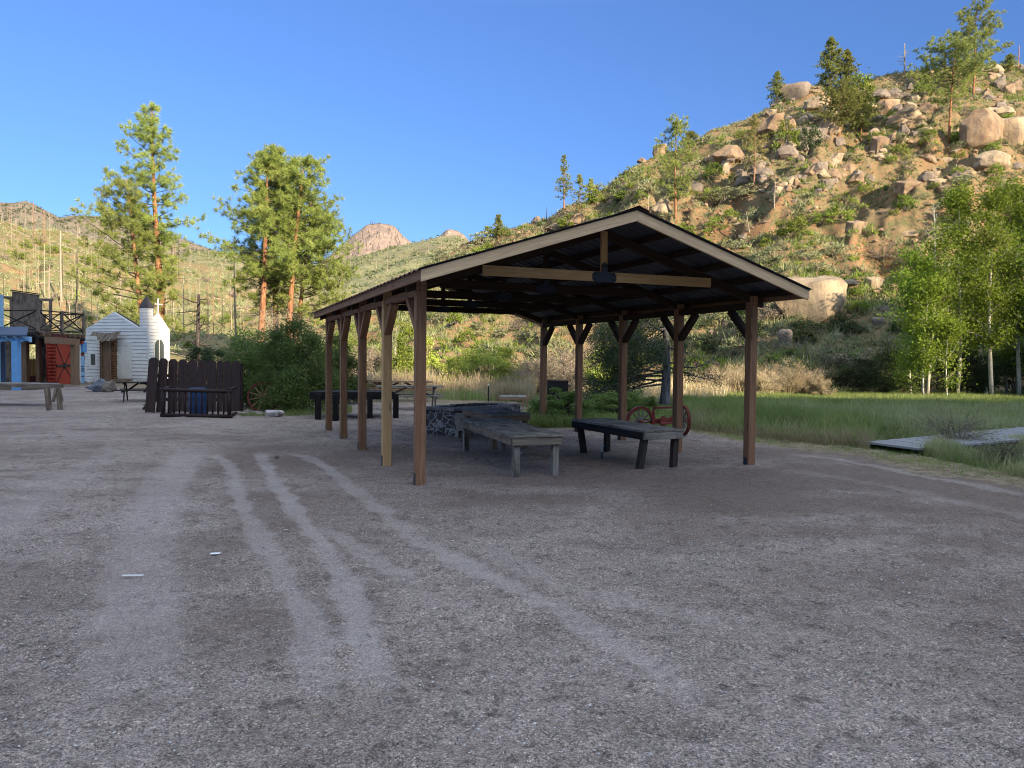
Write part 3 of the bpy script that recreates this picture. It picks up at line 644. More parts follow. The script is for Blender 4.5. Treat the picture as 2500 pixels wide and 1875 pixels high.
def dead_parts(H, R, seed, nbr=8, blen=0.2, z0=0.35, lean=(0, 0), brk=True):
    g = np.random.default_rng(seed); tr = MB(); zs = np.linspace(-0.3, H, 7); ph = g.random()*6
    ax = lambda z: np.array([lean[0]*z/H + 0.01*H*math.sin(ph+z/H*3), lean[1]*z/H, z])
    tr.tube([ax(z) for z in zs], [max(R*(0.45 if brk else 0.1), R*(1-(0.55 if brk else 0.9)*max(z, 0)/H)) for z in zs], 7)
    br = MB()
    for i in range(nbr):
        z = H*g.uniform(z0, 0.97); a = g.random()*6.28; L = H*blen*g.uniform(0.35, 1.0)*(1.15-z/H*0.6); dr = unit(np.array([math.cos(a), math.sin(a), g.uniform(-0.25, 0.5)])); pts = [ax(z)]
        for q in range(5): dr = unit(dr+g.normal(size=3)*0.16+np.array([0, 0, 0.05])); pts.append(pts[-1]+dr*L/5)
        br.tube(pts, list(np.linspace(R*0.28, R*0.05, 6)), 4, cap=False)
        for _ in range(2):
            k = g.integers(1, 5); d2 = unit(dr+rdirs(1, g)[0]*0.8); br.tube([pts[k], pts[k]+d2*L*0.3, pts[k]+d2*L*0.45+rdirs(1, g)[0]*L*0.08], [R*0.12, R*0.07, R*0.03], 3, cap=False)
    return tr, br, None, None
def bush_parts(w, h, n, leaf, seed, nclump=26, flat=0.5, stems=12, spread=0.15, d=None, asp=0.55, srad=0.012, low=0.12):
    """a shrub: stems fanning from the foot and leaves gathered in clumps over a dome"""
    g = np.random.default_rng(seed); d = d or w
    u = rdirs(nclump, g); u[:, 2] = np.abs(u[:, 2]); r = 0.55 + 0.42*g.random(nclump)
    C = np.stack([u[:, 0]*w/2*r, u[:, 1]*d/2*r, low*h + u[:, 2]*h*(1-low)*r], 1)
    C[:nclump//4, 2] *= 0.55
    idx = g.integers(0, nclump, n); sg = spread*(0.6+0.8*g.random(nclump))[idx][:, None]*np.array([w, d, h*0.8])*0.62
    P = C[idx] + g.normal(size=(n, 3))*sg*0.75; P[:, 2] = np.maximum(P[:, 2], 0.03*h*g.random(n))
    V, Q = leaf_quads(P, leaf*np.ones(n), g, 0.2, asp)
    st = MB()
    for i in range(stems):
        c = C[g.integers(0, nclump)]; f = np.array([g.normal()*w*0.05, g.normal()*d*0.05, -0.05]); m = (f+c)/2 + np.array([0, 0, h*0.1]) + g.normal(size=3)*w*0.03
        st.tube([f, m, c, c+(c-m)*0.45], [srad*1.5, srad, srad*0.6, srad*0.25], 4, cap=False)
        for _ in range(3):
            e = m+(c-m)*g.random()+rdirs(1, g)[0]*w*0.16*np.array([1, 1, 0.8]); st.tube([m+(c-m)*g.random()*0.5, e], [srad*0.5, srad*0.2], 3, cap=False)
    return st, V, Q
def put_bush(parts, loc, mats, label, name='shrub', cat='shrub', group=None, rot=0.0, sc=(1, 1, 1)):
    t = thing(name, loc, label, cat, group); t.rotation_euler = (0, 0, rot); t.scale = sc
    st, V, Q = parts
    if st.V: link('stems', st.mesh('stems'), mats[1], t)
    link('foliage', rawmesh('foliage', V, quads=Q), mats[0], t)
    return t
def deciduous_parts(H, R, crown0, cw, n, leaf, seed, lean=(0, 0), nbr=34, up=1.1, spread=0.42, asp=0.75, thin=0.0, top_bare=0.0):
    g = np.random.default_rng(seed); tr = MB(); zs = np.linspace(-0.2, H*0.97, 10); ph = g.random()*6
    ax = lambda z: np.array([lean[0]*z/H + 0.014*H*math.sin(ph+z/H*5), lean[1]*z/H + 0.01*H*math.cos(ph+z/H*4), z])
    tr.tube([ax(z) for z in zs], [max(0.012, R*(1-0.9*max(z, 0)/H)) for z in zs], 8)
    br = MB(); P = []; 
    for i in range(nbr):
        t = g.random()**0.9; z = H*(crown0+(0.97-crown0)*t); a = g.random()*6.28
        L = cw/2*(0.35+0.65*math.sin(math.pi*min(1, 0.18+t*0.82)))*(0.5+0.6*g.random()); dr = unit(np.array([math.cos(a), math.sin(a), up*g.uniform(0.5, 1.2)])); p = ax(z); pts = [p]
        ns = 5
        for q in range(ns): dr = unit(dr+g.normal(size=3)*0.14+np.array([0, 0, -0.03])); pts.append(pts[-1]+dr*L*1.25/ns)
        br.tube(pts, list(np.linspace(max(0.01, R*0.28*(1-t*0.6)), 0.004, ns+1)), 4, cap=False)
        for q in range(1, ns+1):
            for _ in range(2):
                e = pts[q] + rdirs(1, g)[0]*L*0.22; br.tube([pts[q], e], [0.006, 0.003], 3, cap=False)
                if t < 1-top_bare: P.append(e)
            if t < 1-top_bare: P.append(pts[q])
    P = np.array(P); m = len(P); idx = g.integers(0, m, n); C = P[idx] + g.normal(size=(n, 3))*spread*np.array([1, 1, 0.8])*(0.4+0.8*g.random(m))[idx][:, None]*0.5
    V, Q = leaf_quads(C, leaf*np.ones(n), g, 0.2, asp); return tr, br, V, Q
def rock_mesh(seed, sub=4, cuts=7, rough=0.10, sharp=0.78):
    import bmesh
    bm = bmesh.new(); bmesh.ops.create_icosphere(bm, subdivisions=sub, radius=1.0)
    V = np.array([v.co[:] for v in bm.verts]); F_ = np.array([[v.index for v in f.verts] for f in bm.faces]); bm.free()
    g = np.random.default_rng(seed)
    for i in range(cuts*2):
        nrm = rdirs(1, g)[0]; dd = g.uniform(sharp*0.78, sharp*1.15); ex = np.maximum(V@nrm-dd, 0); V = V - ex[:, None]*nrm*0.93
    r = 1 + 0.13*fbm(V[:, 0]*1.2, V[:, 1]*1.2, V[:, 2]*1.2, s=seed, o=3) + rough*0.45*fbm(V[:, 0]*4, V[:, 1]*4, V[:, 2]*4, s=seed+9, o=3)
    V = V*r[:, None]; V = V/np.abs(V).max(0)[None, :]
    return V, F_

# ================================================================== ROCKS ON THE HILL
ROCK = [rock_mesh(100+i, 4, 7+i % 4, 0.10, 0.66+0.03*(i % 3)) for i in range(6)]
ROUND = [rock_mesh(140+i, 4, 4, 0.05, 0.86) for i in range(2)]
def rock(kind, i, loc, sz, rot, mat, label, group=None, cache={}):
    key = (kind, i, mat)
    if key not in cache:
        V, T = (ROCK if kind == 'r' else ROUND)[i]; me = rawmesh('boulder', V, tris=T, smooth=True); me.set_sharp_from_angle(angle=math.radians(24)); me.materials.append(M[mat]); cache[key] = me
    o = link('boulder', cache[key], None); o.location = [float(c) for c in loc]; o.scale = sz; o.rotation_euler = rot
    return tag(o, label, 'boulder', group)
def hill_rock(x, yb, wpx, hpx, kind='r', i=0, mat='rock_tan', label='', rot=None, dep=0.8, sink=0.24, fn=None, group=None):
    p = (fn or HR).hit(x, yb)
    if p is None: return None
    m = p[1]/1642; w, h = wpx*m, hpx*m
    rot = rot or (0, 0, random.random()*6.28)
    q = abs(math.cos(rot[2])); w2 = w
    c = p + np.array([0, w*dep*0.35, h/2*(1-2*sink) ])
    return rock(kind, i, c, (w/2, w*dep/2, h/2*(1+sink)), (rot[0], rot[1], 0), mat, label, group)
HROCKS = [
    (1776, 700, 172, 118, 'o', 0, 'rock_buff', 'huge buff boulder half shaded at its foot, right of the pavilion roof corner'),
    (2133, 322, 84, 84, 'o', 1, 'rock_tan', 'tall tan boulder, left half of the split pair high on the right hill'),
    (2192, 318, 86, 78, 'o', 0, 'rock_buff', 'pale boulder, right half of the split pair high on the right hill'),
    (2172, 252, 60, 26, 'r', 1, 'rock_buff', 'flat capstone lying on top of the split pair of boulders'),
    (2155, 362, 70, 38, 'o', 1, 'rock_buff', 'pale dome-shaped boulder just below the split pair'),
    (1501, 298, 52, 30, 'r', 2, 'rock_tan', 'low tan outcrop on the skyline beside the leaning skyline pine'),
    (1427, 337, 30, 27, 'r', 3, 'rock_tan', 'blocky boulder with grey shaded side standing on the skyline'),
    (1388, 352, 20, 15, 'r', 0, 'rock_tan', 'small pointed boulder on the skyline below the blocky one'),
    (1339, 371, 22, 16, 'o', 1, 'rock_tan', 'small round boulder, first of two at the low end of the skyline row'),
    (1356, 366, 13, 11, 'r', 4, 'rock_tan', 'tiny boulder touching the small round skyline boulder'),
    (1728, 214, 74, 46, 'o', 0, 'rock_grey', 'dark grey humped boulder on the skyline left of the dark pines'),
    (1770, 235, 52, 30, 'o', 1, 'rock_buff', 'buff rounded block below the dark humped boulder'),
    (1676, 292, 70, 46, 'r', 5, 'rock_tan', 'cracked tan outcrop above the round juniper bush'),
    (1711, 280, 20, 26, 'r', 1, 'rock_tan', 'narrow upright tan rock beside the cracked outcrop'),
    (1578, 355, 66, 40, 'r', 2, 'rock_tan', 'long tilted slab of tan rock left of the dry pine'),
    (1535, 352, 24, 18, 'r', 3, 'rock_tan', 'rounded block against the lower end of the tilted slab'),
    (1568, 372, 44, 18, 'r', 0, 'rock_grey', 'flat grey ledge under the tilted slab'),
    (1752, 318, 78, 50, 'r', 4, 'rock_grey', 'large grey slab in shade between the two juniper bushes'),
    (1802, 292, 54, 50, 'r', 5, 'rock_buff', 'tall buff rock face behind the spreading pine'),
    (1700, 350, 60, 34, 'r', 1, 'rock_grey', 'grey ledge in shade below the round juniper bush'),
    (1650, 385, 50, 24, 'r', 2, 'rock_grey', 'low grey ledge right of the dry pine'),
    (1925, 246, 50, 34, 'r', 3, 'rock_tan', 'tan block at the top of the rock pile left of the red-trunked pine'),
    (1970, 262, 58, 44, 'r', 0, 'rock_buff', 'pale slanting slab left of the red-trunked pine'),
    (1945, 288, 48, 38, 'o', 1, 'rock_tan', 'tan rounded boulder at the foot of the slanting slab'),
    (1905, 216, 44, 26, 'r', 2, 'rock_grey', 'grey jagged rock above the rock pile'),
    (1905, 330, 34, 42, 'r', 4, 'rock_tan', 'cracked upright rock of the pile in the middle of the hill'),
    (1928, 318, 30, 30, 'r', 5, 'rock_tan', 'rounded rock on the right of the cracked upright rock'),
    (1890, 300, 30, 24, 'r', 1, 'rock_buff', 'buff rock above the cracked upright rock'),
    (1800, 392, 40, 26, 'r', 2, 'rock_tan', 'low tan block in the rubble slope below the spreading pine'),
    (1835, 372, 34, 28, 'r', 0, 'rock_tan', 'angular rock at the centre of the rubble slope'),
    (1775, 372, 34, 22, 'r', 3, 'rock_grey', 'greyish rock at the left end of the rubble slope'),
    (1858, 396, 38, 22, 'r', 5, 'rock_tan', 'flat-topped rock at the right end of the rubble slope'),
    (1968, 418, 50, 32, 'r', 4, 'rock_tan', 'shadow-sided boulder below the long tree shadow'),
    (2050, 420, 60, 24, 'r', 1, 'rock_tan', 'long low ledge above the bright aspens'),
    (1432, 472, 42, 40, 'r', 2, 'rock_buff', 'pale angular boulder just right of the roof ridge'),
    (1400, 478, 26, 22, 'r', 3, 'rock_tan', 'small tan boulder directly above the roof ridge'),
    (1245, 488, 54, 24, 'r', 5, 'rock_tan', 'broad tan outcrop above the left roof slope'),
    (1200, 500, 34, 22, 'r', 0, 'rock_tan', 'cracked tan rocks left of the broad outcrop above the roof'),
    (1504, 418, 36, 24, 'o', 1, 'rock_grey', 'grey boulder dappled by the pine beside it'),
    (1855, 506, 40, 28, 'r', 4, 'rock_tan', 'tan boulder with a dark hollow on its left, mid slope'),
    (1968, 520, 56, 22, 'r', 1, 'rock_buff', 'pale flat rock behind the twiggy grey bush'),
    (2150, 160, 46, 24, 'r', 2, 'rock_buff', 'buff rock on the skyline under the tallest pine'),
    (2195, 200, 60, 26, 'r', 5, 'rock_tan', 'broad rock ledge at the skyline corner on the right'),
    (1701, 748, 34, 40, 'o', 0, 'rock_grey', 'upright grey stone in shade below the huge buff boulder'),
    (1740, 752, 44, 20, 'r', 3, 'rock_grey', 'low grey rocks beside the upright shaded stone'),
    (1815, 733, 17, 13, 'o', 1, 'rock_grey', 'small round grey stone on the shaded dirt slope'),
    (1903, 704, 30, 20, 'o', 0, 'rock_grey', 'smooth grey boulder at the edge of the aspens'),
    (1908, 676, 26, 18, 'r', 1, 'rock_grey', 'grey rock above the smooth boulder at the aspens'),
    (1892, 625, 36, 30, 'r', 4, 'rock_buff', 'split buff rock right of the huge boulder'),
    (2080, 545, 40, 40, 'o', 1, 'rock_buff', 'pale boulder glimpsed behind the aspen tops'),
]
for r_ in HROCKS: hill_rock(r_[0], r_[1], r_[2]*1.12, r_[3]*1.15, *r_[4:7], label=r_[7], sink=0.15)
g_ = np.random.default_rng(55)
for (cx, cy, rx, ry, n_, s_) in ((1745, 300, 60, 45, 16, 34), (1950, 250, 60, 45, 18, 32), (1905, 325, 34, 24, 9, 20), (1810, 380, 70, 32, 20, 20), (1600, 370, 70, 30, 10, 26), (1690, 262, 40, 18, 7, 24), (2150, 210, 60, 40, 10, 28), (1700, 415, 110, 26, 12, 22), (2040, 380, 90, 40, 12, 26), (1235, 488, 50, 14, 8, 18)):
    for i_ in range(int(n_*1.35)):
        x, y = cx+g_.normal()*rx*0.55, cy+g_.normal()*ry*0.55; w = s_*1.3*g_.uniform(0.4, 1.25)
        hill_rock(x, y, w, w*g_.uniform(0.4, 0.8), 'r', int(g_.integers(0, 6)), ('rock_tan', 'rock_grey', 'rock_buff', 'rock_grey')[int(g_.integers(0, 4))], 'angular rock piled in an outcrop of the right hillside', group='piled rocks of the outcrops', rot=(g_.normal()*0.35, g_.normal()*0.35, 0))
_p = HR.hit(1838, 640); hill_rock(1838, 645, 38, 34, 'o', 1, 'rock_buff', 'small boulder perched on the right shoulder of the huge buff boulder', sink=-0.5)
# further, smaller rocks that nothing tells apart
g_ = np.random.default_rng(5); n_ = 0
while n_ < 130:
    x, y = g_.uniform(1000, 2212), g_.uniform(150, 760)
    if fbm(np.array([x/80]), np.array([y/60]), s=8)[0] + (0.35 if x > 1600 and y < 430 else -0.1) < g_.uniform(0.0, 0.6): continue
    p = HR.hit(x, y)
    if p is None: continue
    w = g_.uniform(7, 22)*(1.5 if x > 1600 and y < 430 else 1)
    hill_rock(x, y, w, w*g_.uniform(0.45, 0.8), 'r', int(g_.integers(0, 6)), ('rock_tan', 'rock_buff', 'rock_grey')[int(g_.integers(0, 3))] if y < 680 else 'rock_grey', 'small angular rock lying loose on the right hillside', group='loose rocks on the right hillside', rot=(g_.normal()*0.3, g_.normal()*0.3, 0)); n_ += 1
for (x, y, w, h) in ((512, 600, 30, 16), (548, 636, 44, 22), (500, 640, 20, 18), (735, 600, 18, 10), (205, 700, 24, 10), (560, 600, 16, 9)):
    hill_rock(x, y, w, h, 'r', x % 6, 'rock_buff', 'pale rock slab lying on the sunlit left hillside', fn=HL if x < 700 else HM, group='pale slabs on the left hillside')

def rubble(fn, xr, yr, n, smin, smax, seed, mat, name, label, bias=None):
    g = np.random.default_rng(seed); V0, T0 = rock_mesh(300, 1, 5, 0.1, 0.75); Vs = []; Ts = []; b = 0
    pts = []
    a = g.uniform(*xr, n*3); t = g.random(n*3)**0.8
    Ys = 46 + t*100; X = (a-1106)/1642*Ys
    keep = (fbm(X*0.12, Ys*0.12, s=seed, o=3) > g.uniform(-0.35, 0.45, n*3)); X, Ys = X[keep][:n], Ys[keep][:n]; Z = fn(X, Ys)
    ok = Z > 0.3; X, Ys, Z = X[ok], Ys[ok], Z[ok]
    for i in range(len(X)):
        s = smin + (smax-smin)*g.random()**3; q = g.random()*6.28; c, sn = math.cos(q), math.sin(q); sc = np.array([s*g.uniform(.7, 1.3), s*g.uniform(.6, 1), s*g.uniform(.4, .8)])
        v = V0*sc; v = np.stack([v[:, 0]*c-v[:, 1]*sn, v[:, 0]*sn+v[:, 1]*c, v[:, 2]], 1) + [X[i], Ys[i], Z[i]+sc[2]*0.25]; Vs.append(v); Ts.append(T0+b); b += len(V0)
    o = link(name, rawmesh(name, np.vstack(Vs), tris=np.vstack(Ts)), M[mat]); tag(o, label, 'rubble', kind='stuff')
rubble(HR, (900, 2350), None, 5200, 0.06, 0.45, 61, 'rock_tan', 'rubble', 'loose broken stone strewn over the right hillside')
rubble(HR, (900, 2350), None, 2200, 0.06, 0.4, 63, 'rock_grey', 'rubble', 'grey stone chips between the scrub of the right hillside')

# ================================================================== SCRUB COVER (uncountable)
def scrub(fn, a_rng, y0, y1, n, h0, h1, nb, seed, mat, label, thr=0.0, w=0.03, zmin=0.4, spread=0.5, powr=1.0):
    g = np.random.default_rng(seed); a = g.uniform(*a_rng, n*3); Y = y0 + (g.random(n*3)**powr)*(y1-y0); X = (a-1106)/1642*Y
    m = fbm(X*0.10, Y*0.10, s=seed, o=4) + 0.5*fbm(X*0.5, Y*0.5, s=seed+3, o=2) > thr + g.uniform(-0.3, 0.3, n*3)
    X, Y = X[m][:n], Y[m][:n]; Z = fn(X, Y); ok = Z > zmin; X, Y, Z = X[ok], Y[ok], Z[ok]; k = len(X)
    hh = h0+(h1-h0)*g.random(k)**1.6; B = np.repeat(np.stack([X, Y, Z-0.03], 1), nb, 0) + g.normal(size=(k*nb, 3))*np.array([1, 1, 0.25])*np.repeat(hh, nb)[:, None]*spread*0.5
    D = unit(rdirs(k*nb, g)*0.75+np.array([0, 0, 0.75])); V, T = blades(B, D, np.repeat(hh, nb)*(0.5+0.7*g.random(k*nb)), w*(0.6+g.random(k*nb))*np.repeat(hh/h1+0.4, nb), g)
    tag(link('ground_scrub', rawmesh('ground_scrub', V, tris=T), M[mat]), label, 'scrub', kind='stuff')
scrub(HR, (420, 2350), 46, 155, 21000, 0.25, 0.95, 14, 71, 'sage_leaf', 'low grey-green sage scrub covering the right hillside', -0.25, 0.08)
scrub(HR, (420, 2350), 46, 155, 9500, 0.3, 0.9, 14, 72, 'oak_leaf', 'low yellow-green scrub in patches on the right hillside', 0.05, 0.08)
scrub(HR, (420, 2350), 46, 150, 6000, 0.15, 0.5, 12, 73, 'reed', 'dry tan grass tufts on the right hillside', -0.1, 0.04)
scrub(HL, (-500, 1000), 58, 210, 7000, 0.3, 1.0, 10, 74, 'sage_leaf', 'pale green scrub covering the burned left hillside', -0.05, 0.12)
scrub(HL, (-500, 1000), 58, 210, 2500, 0.3, 1.2, 12, 75, 'oak_leaf', 'bright green regrowth in patches on the burned left hillside', 0.2, 0.12)
scrub(HL, (-500, 1000), 56, 200, 4000, 0.2, 0.7, 8, 76, 'reed', 'dry tan grass on the burned left hillside', -0.1, 0.08)
scrub(HM, (200, 1300), 195, 450, 6000, 0.8, 2.2, 7, 77, 'sage_leaf', 'pale scrub speckling the far valley slope', -0.1, 0.4)
scrub(HM, (200, 1300), 195, 450, 2500, 0.8, 2.0, 7, 78, 'juniper_leaf', 'dark scrub speckling the far valley slope', 0.15, 0.35)
scrub(HF, (-400, 700), 360, 780, 7000, 1.5, 3.5, 5, 79, 'juniper_leaf', 'dark burned woodland on the mountain ridge', -0.2, 0.5)
scrub(HR, (420, 2350), 46, 155, 7000, 0.3, 0.9, 16, 80, 'juniper_leaf', 'dark low brush in the hollows of the right hillside', 0.0, 0.06)
def logs(seed, n, fn, a_rng, y0, y1):
    g = np.random.default_rng(seed); mb = MB()
    for i in range(n):
        Y = g.uniform(y0, y1); a = g.uniform(*a_rng); X = (a-1106)/1642*Y; q = g.normal()*0.5; L = g.uniform(2, 8); p = [X, Y]; r = g.uniform(0.04, 0.09)
        pts = []
        for t in (0, 0.33, 0.66, 1): x, y = X+math.cos(q)*L*t, Y+math.sin(q)*L*t; pts.append([x, y, float(fn(np.array([x]), np.array([y]))[0])+0.12])
        mb.tube(pts, [r, r*.85, r*.7, r*.4], 5)
    o = mb.solo('fallen_timber', M['bark_snag'], (0, 0, 0), 'grey burned logs lying scattered across the left hillside', 'fallen timber', kind='stuff')
logs(3, 190, HL, (-200, 900), 60, 190)

# ================================================================== SHRUBS OF THE HILL (single plants)
SAGE = [bush_parts(1.0, 0.75, 900, 0.075, 200+i, 22, stems=8, spread=0.14, asp=0.4) for i in range(3)]
OAKB = [bush_parts(1.0, 0.85, 1300, 0.07, 210+i, 26, stems=6, spread=0.15) for i in range(3)]
TWIG = [bush_parts(1.0, 0.75, 700, 0.05, 220+i, 26, stems=60, spread=0.12, asp=0.25, srad=0.006) for i in range(2)]
def proto(parts, leaf, stem, nm='shrub'):
    st, V, Q = parts; a = rawmesh('foliage', V, quads=Q); a.materials.append(M[leaf]); b = st.mesh('stems'); b.materials.append(M[stem]); return (a, b)
PR = {'sage': [proto(p, 'sage_leaf', 'bark_twig') for p in SAGE], 'oak': [proto(p, 'oak_leaf', 'bark_twig') for p in OAKB], 'twig': [proto(p, 'twig_leaf', 'bark_twig') for p in TWIG],
      'jun': [proto(p, 'juniper_leaf', 'bark_dark') for p in OAKB[:2]], 'willow': [proto(p, 'willow_leaf', 'bark_twig') for p in OAKB[:2]]}
def shrub(kind, i, p, w, h, label, group, rot=None):
    a, b = PR[kind][i % len(PR[kind])]; t = thing('shrub', p, label, 'shrub', group); t.rotation_euler = (0, 0, random.random()*6.28 if rot is None else rot); t.scale = (w, w, h/0.8)
    link('foliage', a, None, t); link('stems', b, None, t); return t
LBL = {('sage', 0): 'grey-green sage bush on the right hillside', ('oak', 0): 'bright green leafy bush on the right hillside', ('twig', 0): 'grey leafless twiggy bush on the right hillside', ('jun', 0): 'dark green bush on the right hillside'}
def hshrub(x, y, wpx, hpx, kind, label=None, group=None, fn=None):
    p = (fn or HR).hit(x, y)
    if p is None: return
    m = p[1]/1642; shrub(kind, int(x) % 3, p - np.array([0, 0, 0.05]), wpx*m, hpx*m, label or LBL[(kind, 0)], group or {'sage': 'sage bushes on the right hillside', 'oak': 'green bushes on the right hillside', 'twig': 'twiggy bushes on the right hillside', 'jun': 'dark bushes on the right hillside'}[kind])
for (x, y, w, h, k, l) in [
    (1700, 320, 56, 58, 'oak', 'round green juniper bush high on the slope, left one of two'), (1748, 330, 52, 68, 'jun', 'darker pointed juniper bush right of the round one'),
    (1857, 222, 64, 66, 'oak', 'light green bush at the skyline beside the dark pines'), (1712, 512, 78, 50, 'oak', 'largest bright green bush cluster right of the roof slope'),
    (1655, 538, 34, 32, 'oak', 'small bright bush just above the right roof slope'), (1778, 490, 56, 34, 'oak', 'green bush right of the largest bright cluster'),
    (1742, 562, 60, 34, 'sage', 'sage bush above and left of the huge buff boulder'), (1800, 556, 56, 34, 'sage', 'sage bush above the huge buff boulder'),
    (1770, 588, 70, 26, 'sage', 'low sage bush growing along the top of the huge buff boulder'), (1905, 560, 76, 44, 'twig', 'large grey twiggy bush left of the aspens'),
    (1960, 575, 60, 44, 'twig', 'twiggy grey bush touching the aspen leaves'), (1668, 690, 96, 50, 'twig', 'pale dry bush between the right front post and the huge boulder'),
    (1745, 716, 84, 28, 'jun', 'dark green low bush at the foot of the huge boulder'), (1840, 716, 50, 24, 'jun', 'dark green bush on the shaded dirt slope'),
    (1930, 780, 90, 60, 'twig', 'shaded grey bush beside the aspen stems'), (1850, 800, 120, 60, 'twig', 'wide shaded grey thicket at the foot of the slope'), (1790, 790, 80, 40, 'twig', 'shaded thicket behind the tall tan reeds'),
    (1620, 730, 60, 60, 'jun', 'dark bush behind the right front post'), (1560, 700, 60, 40, 'sage', 'sage bush seen under the right eave'),
    (1060, 740, 90, 40, 'sage', 'sage bush seen between posts under the roof'), (985, 705, 50, 30, 'oak', 'green bush on the slope seen under the roof'), (1120, 712, 60, 36, 'twig', 'brown twiggy bush on the slope seen under the roof'),
    (1010, 745, 46, 30, 'oak', 'low green bush on the orange slope under the roof'), (880, 735, 50, 44, 'oak', 'green bush between the second and third left posts'),
    (1610, 425, 50, 34, 'sage', 'pale sage bush left of the fallen dead pine'), (1560, 440, 64, 44, 'sage', 'wide pale sage bush in the middle of the slope'), (1850, 260, 60, 30, 'sage', 'pale sage under the dark skyline pines')]: hshrub(x, y, w, h, k, l, 'named bushes of the right hillside')
g_ = np.random.default_rng(15); cnt = 0
while cnt < 290:
    x, y = g_.uniform(620, 2240), g_.uniform(170, 800)
    p = HR.hit(x, y)
    if p is None: continue
    f = fbm(np.array([p[0]*0.06]), np.array([p[1]*0.06]), s=18)[0]
    if f < g_.uniform(-0.7, 0.4): continue
    w = g_.uniform(20, 56)*(0.8 if y < 350 else 1.0); k = g_.choice(['sage', 'sage', 'sage', 'oak', 'oak', 'twig']) if y < 690 else g_.choice(['jun', 'twig', 'jun', 'sage'])
    hshrub(x, y, w, w*g_.uniform(0.5, 0.8), k); cnt += 1
for i in range(70):
    x, y = g_.uniform(-20, 800), g_.uniform(520, 760); p = HL.hit(x, y)
    if p is None or p[2] < 0.5: continue
    w = g_.uniform(14, 36); k = g_.choice(['sage', 'oak', 'twig']); m = p[1]/1642
    shrub(k, i, p, w*m, w*m*0.7, {'sage': 'grey-green bush on the burned left hillside', 'oak': 'bright green bush on the burned left hillside', 'twig': 'brown twiggy bush on the burned left hillside'}[k], {'sage': 'sage bushes on the left hillside', 'oak': 'green bushes on the left hillside', 'twig': 'twiggy bushes on the left hillside'}[k])

# ================================================================== PINES
MP = (M['bark_pine'], M['bark_dark'], M['needles'])
def at_depth(x, y, Y, fn=None):
    p = A(x, y, Y)
    if fn is not None: p[2] = float(fn(np.array([p[0]]), np.array([p[1]]))[0])
    return p
def tree_at(x, ytop, Y, zb=None, fn=None):
    """foot on the ground (or hill) at that bearing and depth, and the height that reaches the sight line to its top"""
    p = at_depth(x, ytop, Y); top = p[2]; z0 = zb if zb is not None else max(0.0, float((fn or HL)(np.array([p[0]]), np.array([p[1]]))[0]))
    return np.array([p[0], p[1], z0]), top-z0
p, H = tree_at(350, 227, 60); put_tree(pine_parts(H, 0.36, 0.33, 7.6, 301, 0.50, prof=lambda t: [0.50, 0.62, 1.05, 1.0, 0.72, 0.62, 0.60, 0.42, 0.22][min(8, int(t*9))], nb=38, tuft=0.36, lean=(-0.7, 0.0), side=(3.0, 0.30), gap=0.14, deadlow=20, bw=0.038), p, None, MP, 'tallest ponderosa pine, one bare orange trunk rising behind the white chapel tower', 'pine tree')
p, H = tree_at(292, 385, 57); put_tree(pine_parts(H, 0.27, 0.24, 9.4, 302, 0.62, prof=lambda t: [0.75, 1.0, 0.95, 0.95, 0.75, 0.55, 0.4, 0.3][min(7, int(t*8))], nb=34, tuft=0.36, lean=(-2.0, 0), side=(3.14, 0.5), gap=0.2, deadlow=8, bw=0.038), p + np.array([1.1, 0, 0]), None, MP, 'shorter pine leaning left with a wide ragged crown, dark scarred lower trunk', 'pine tree')
for (x, yt, Y, sd, cw, cb, R, lab, ln) in ((557, 330, 58, 311, 8.4, 0.42, 0.30, 'pine at the left of the cluster, orange trunk left of the others', (1.0, 0)), (598, 318, 61, 312, 7.6, 0.44, 0.27, 'pine in the middle of the cluster behind the dark willow', (-0.2, 0)),
                                       (618, 340, 59, 313, 8.6, 0.40, 0.31, 'pine at the right of the cluster with forked orange trunk', (1.2, 0)), (632, 420, 62, 314, 9.8, 0.33, 0.24, 'shorter pine at the back of the cluster, wide lower boughs', (1.5, 0))):
    p, H = tree_at(x, yt, Y, 0.0); put_tree(pine_parts(H, R, cb, cw, sd, 0.42, prof=lambda t: [0.95, 1.1, 1.0, 0.85, 0.75, 0.6, 0.52, 0.40, 0.24][min(8, int(t*9))], nb=32, tuft=0.35, tstep=0.38, deadlow=30, gap=0.14, lean=ln, bw=0.038), p, None, MP, lab, 'pine tree', 'ponderosa pines behind the willow')
for (x, y0, yt, Y, sd, L, lab) in ((428, 770, 636, 52, 321, 0.55, 'dark dead pine with drooping bare boughs between the chapel and the pines'), (508, 780, 560, 70, 322, 0.06, 'thin bare pole standing just left of the pine cluster')):
    p, H = tree_at(x, yt, Y); put_tree(dead_parts(H, 0.2 if L > .1 else 0.12, sd, 26 if L > .1 else 3, L, 0.25), p, None, (M['bark_dark'] if L > .1 else M['bark_snag'], M['bark_dark']), lab, 'dead tree', tname='dead_tree')
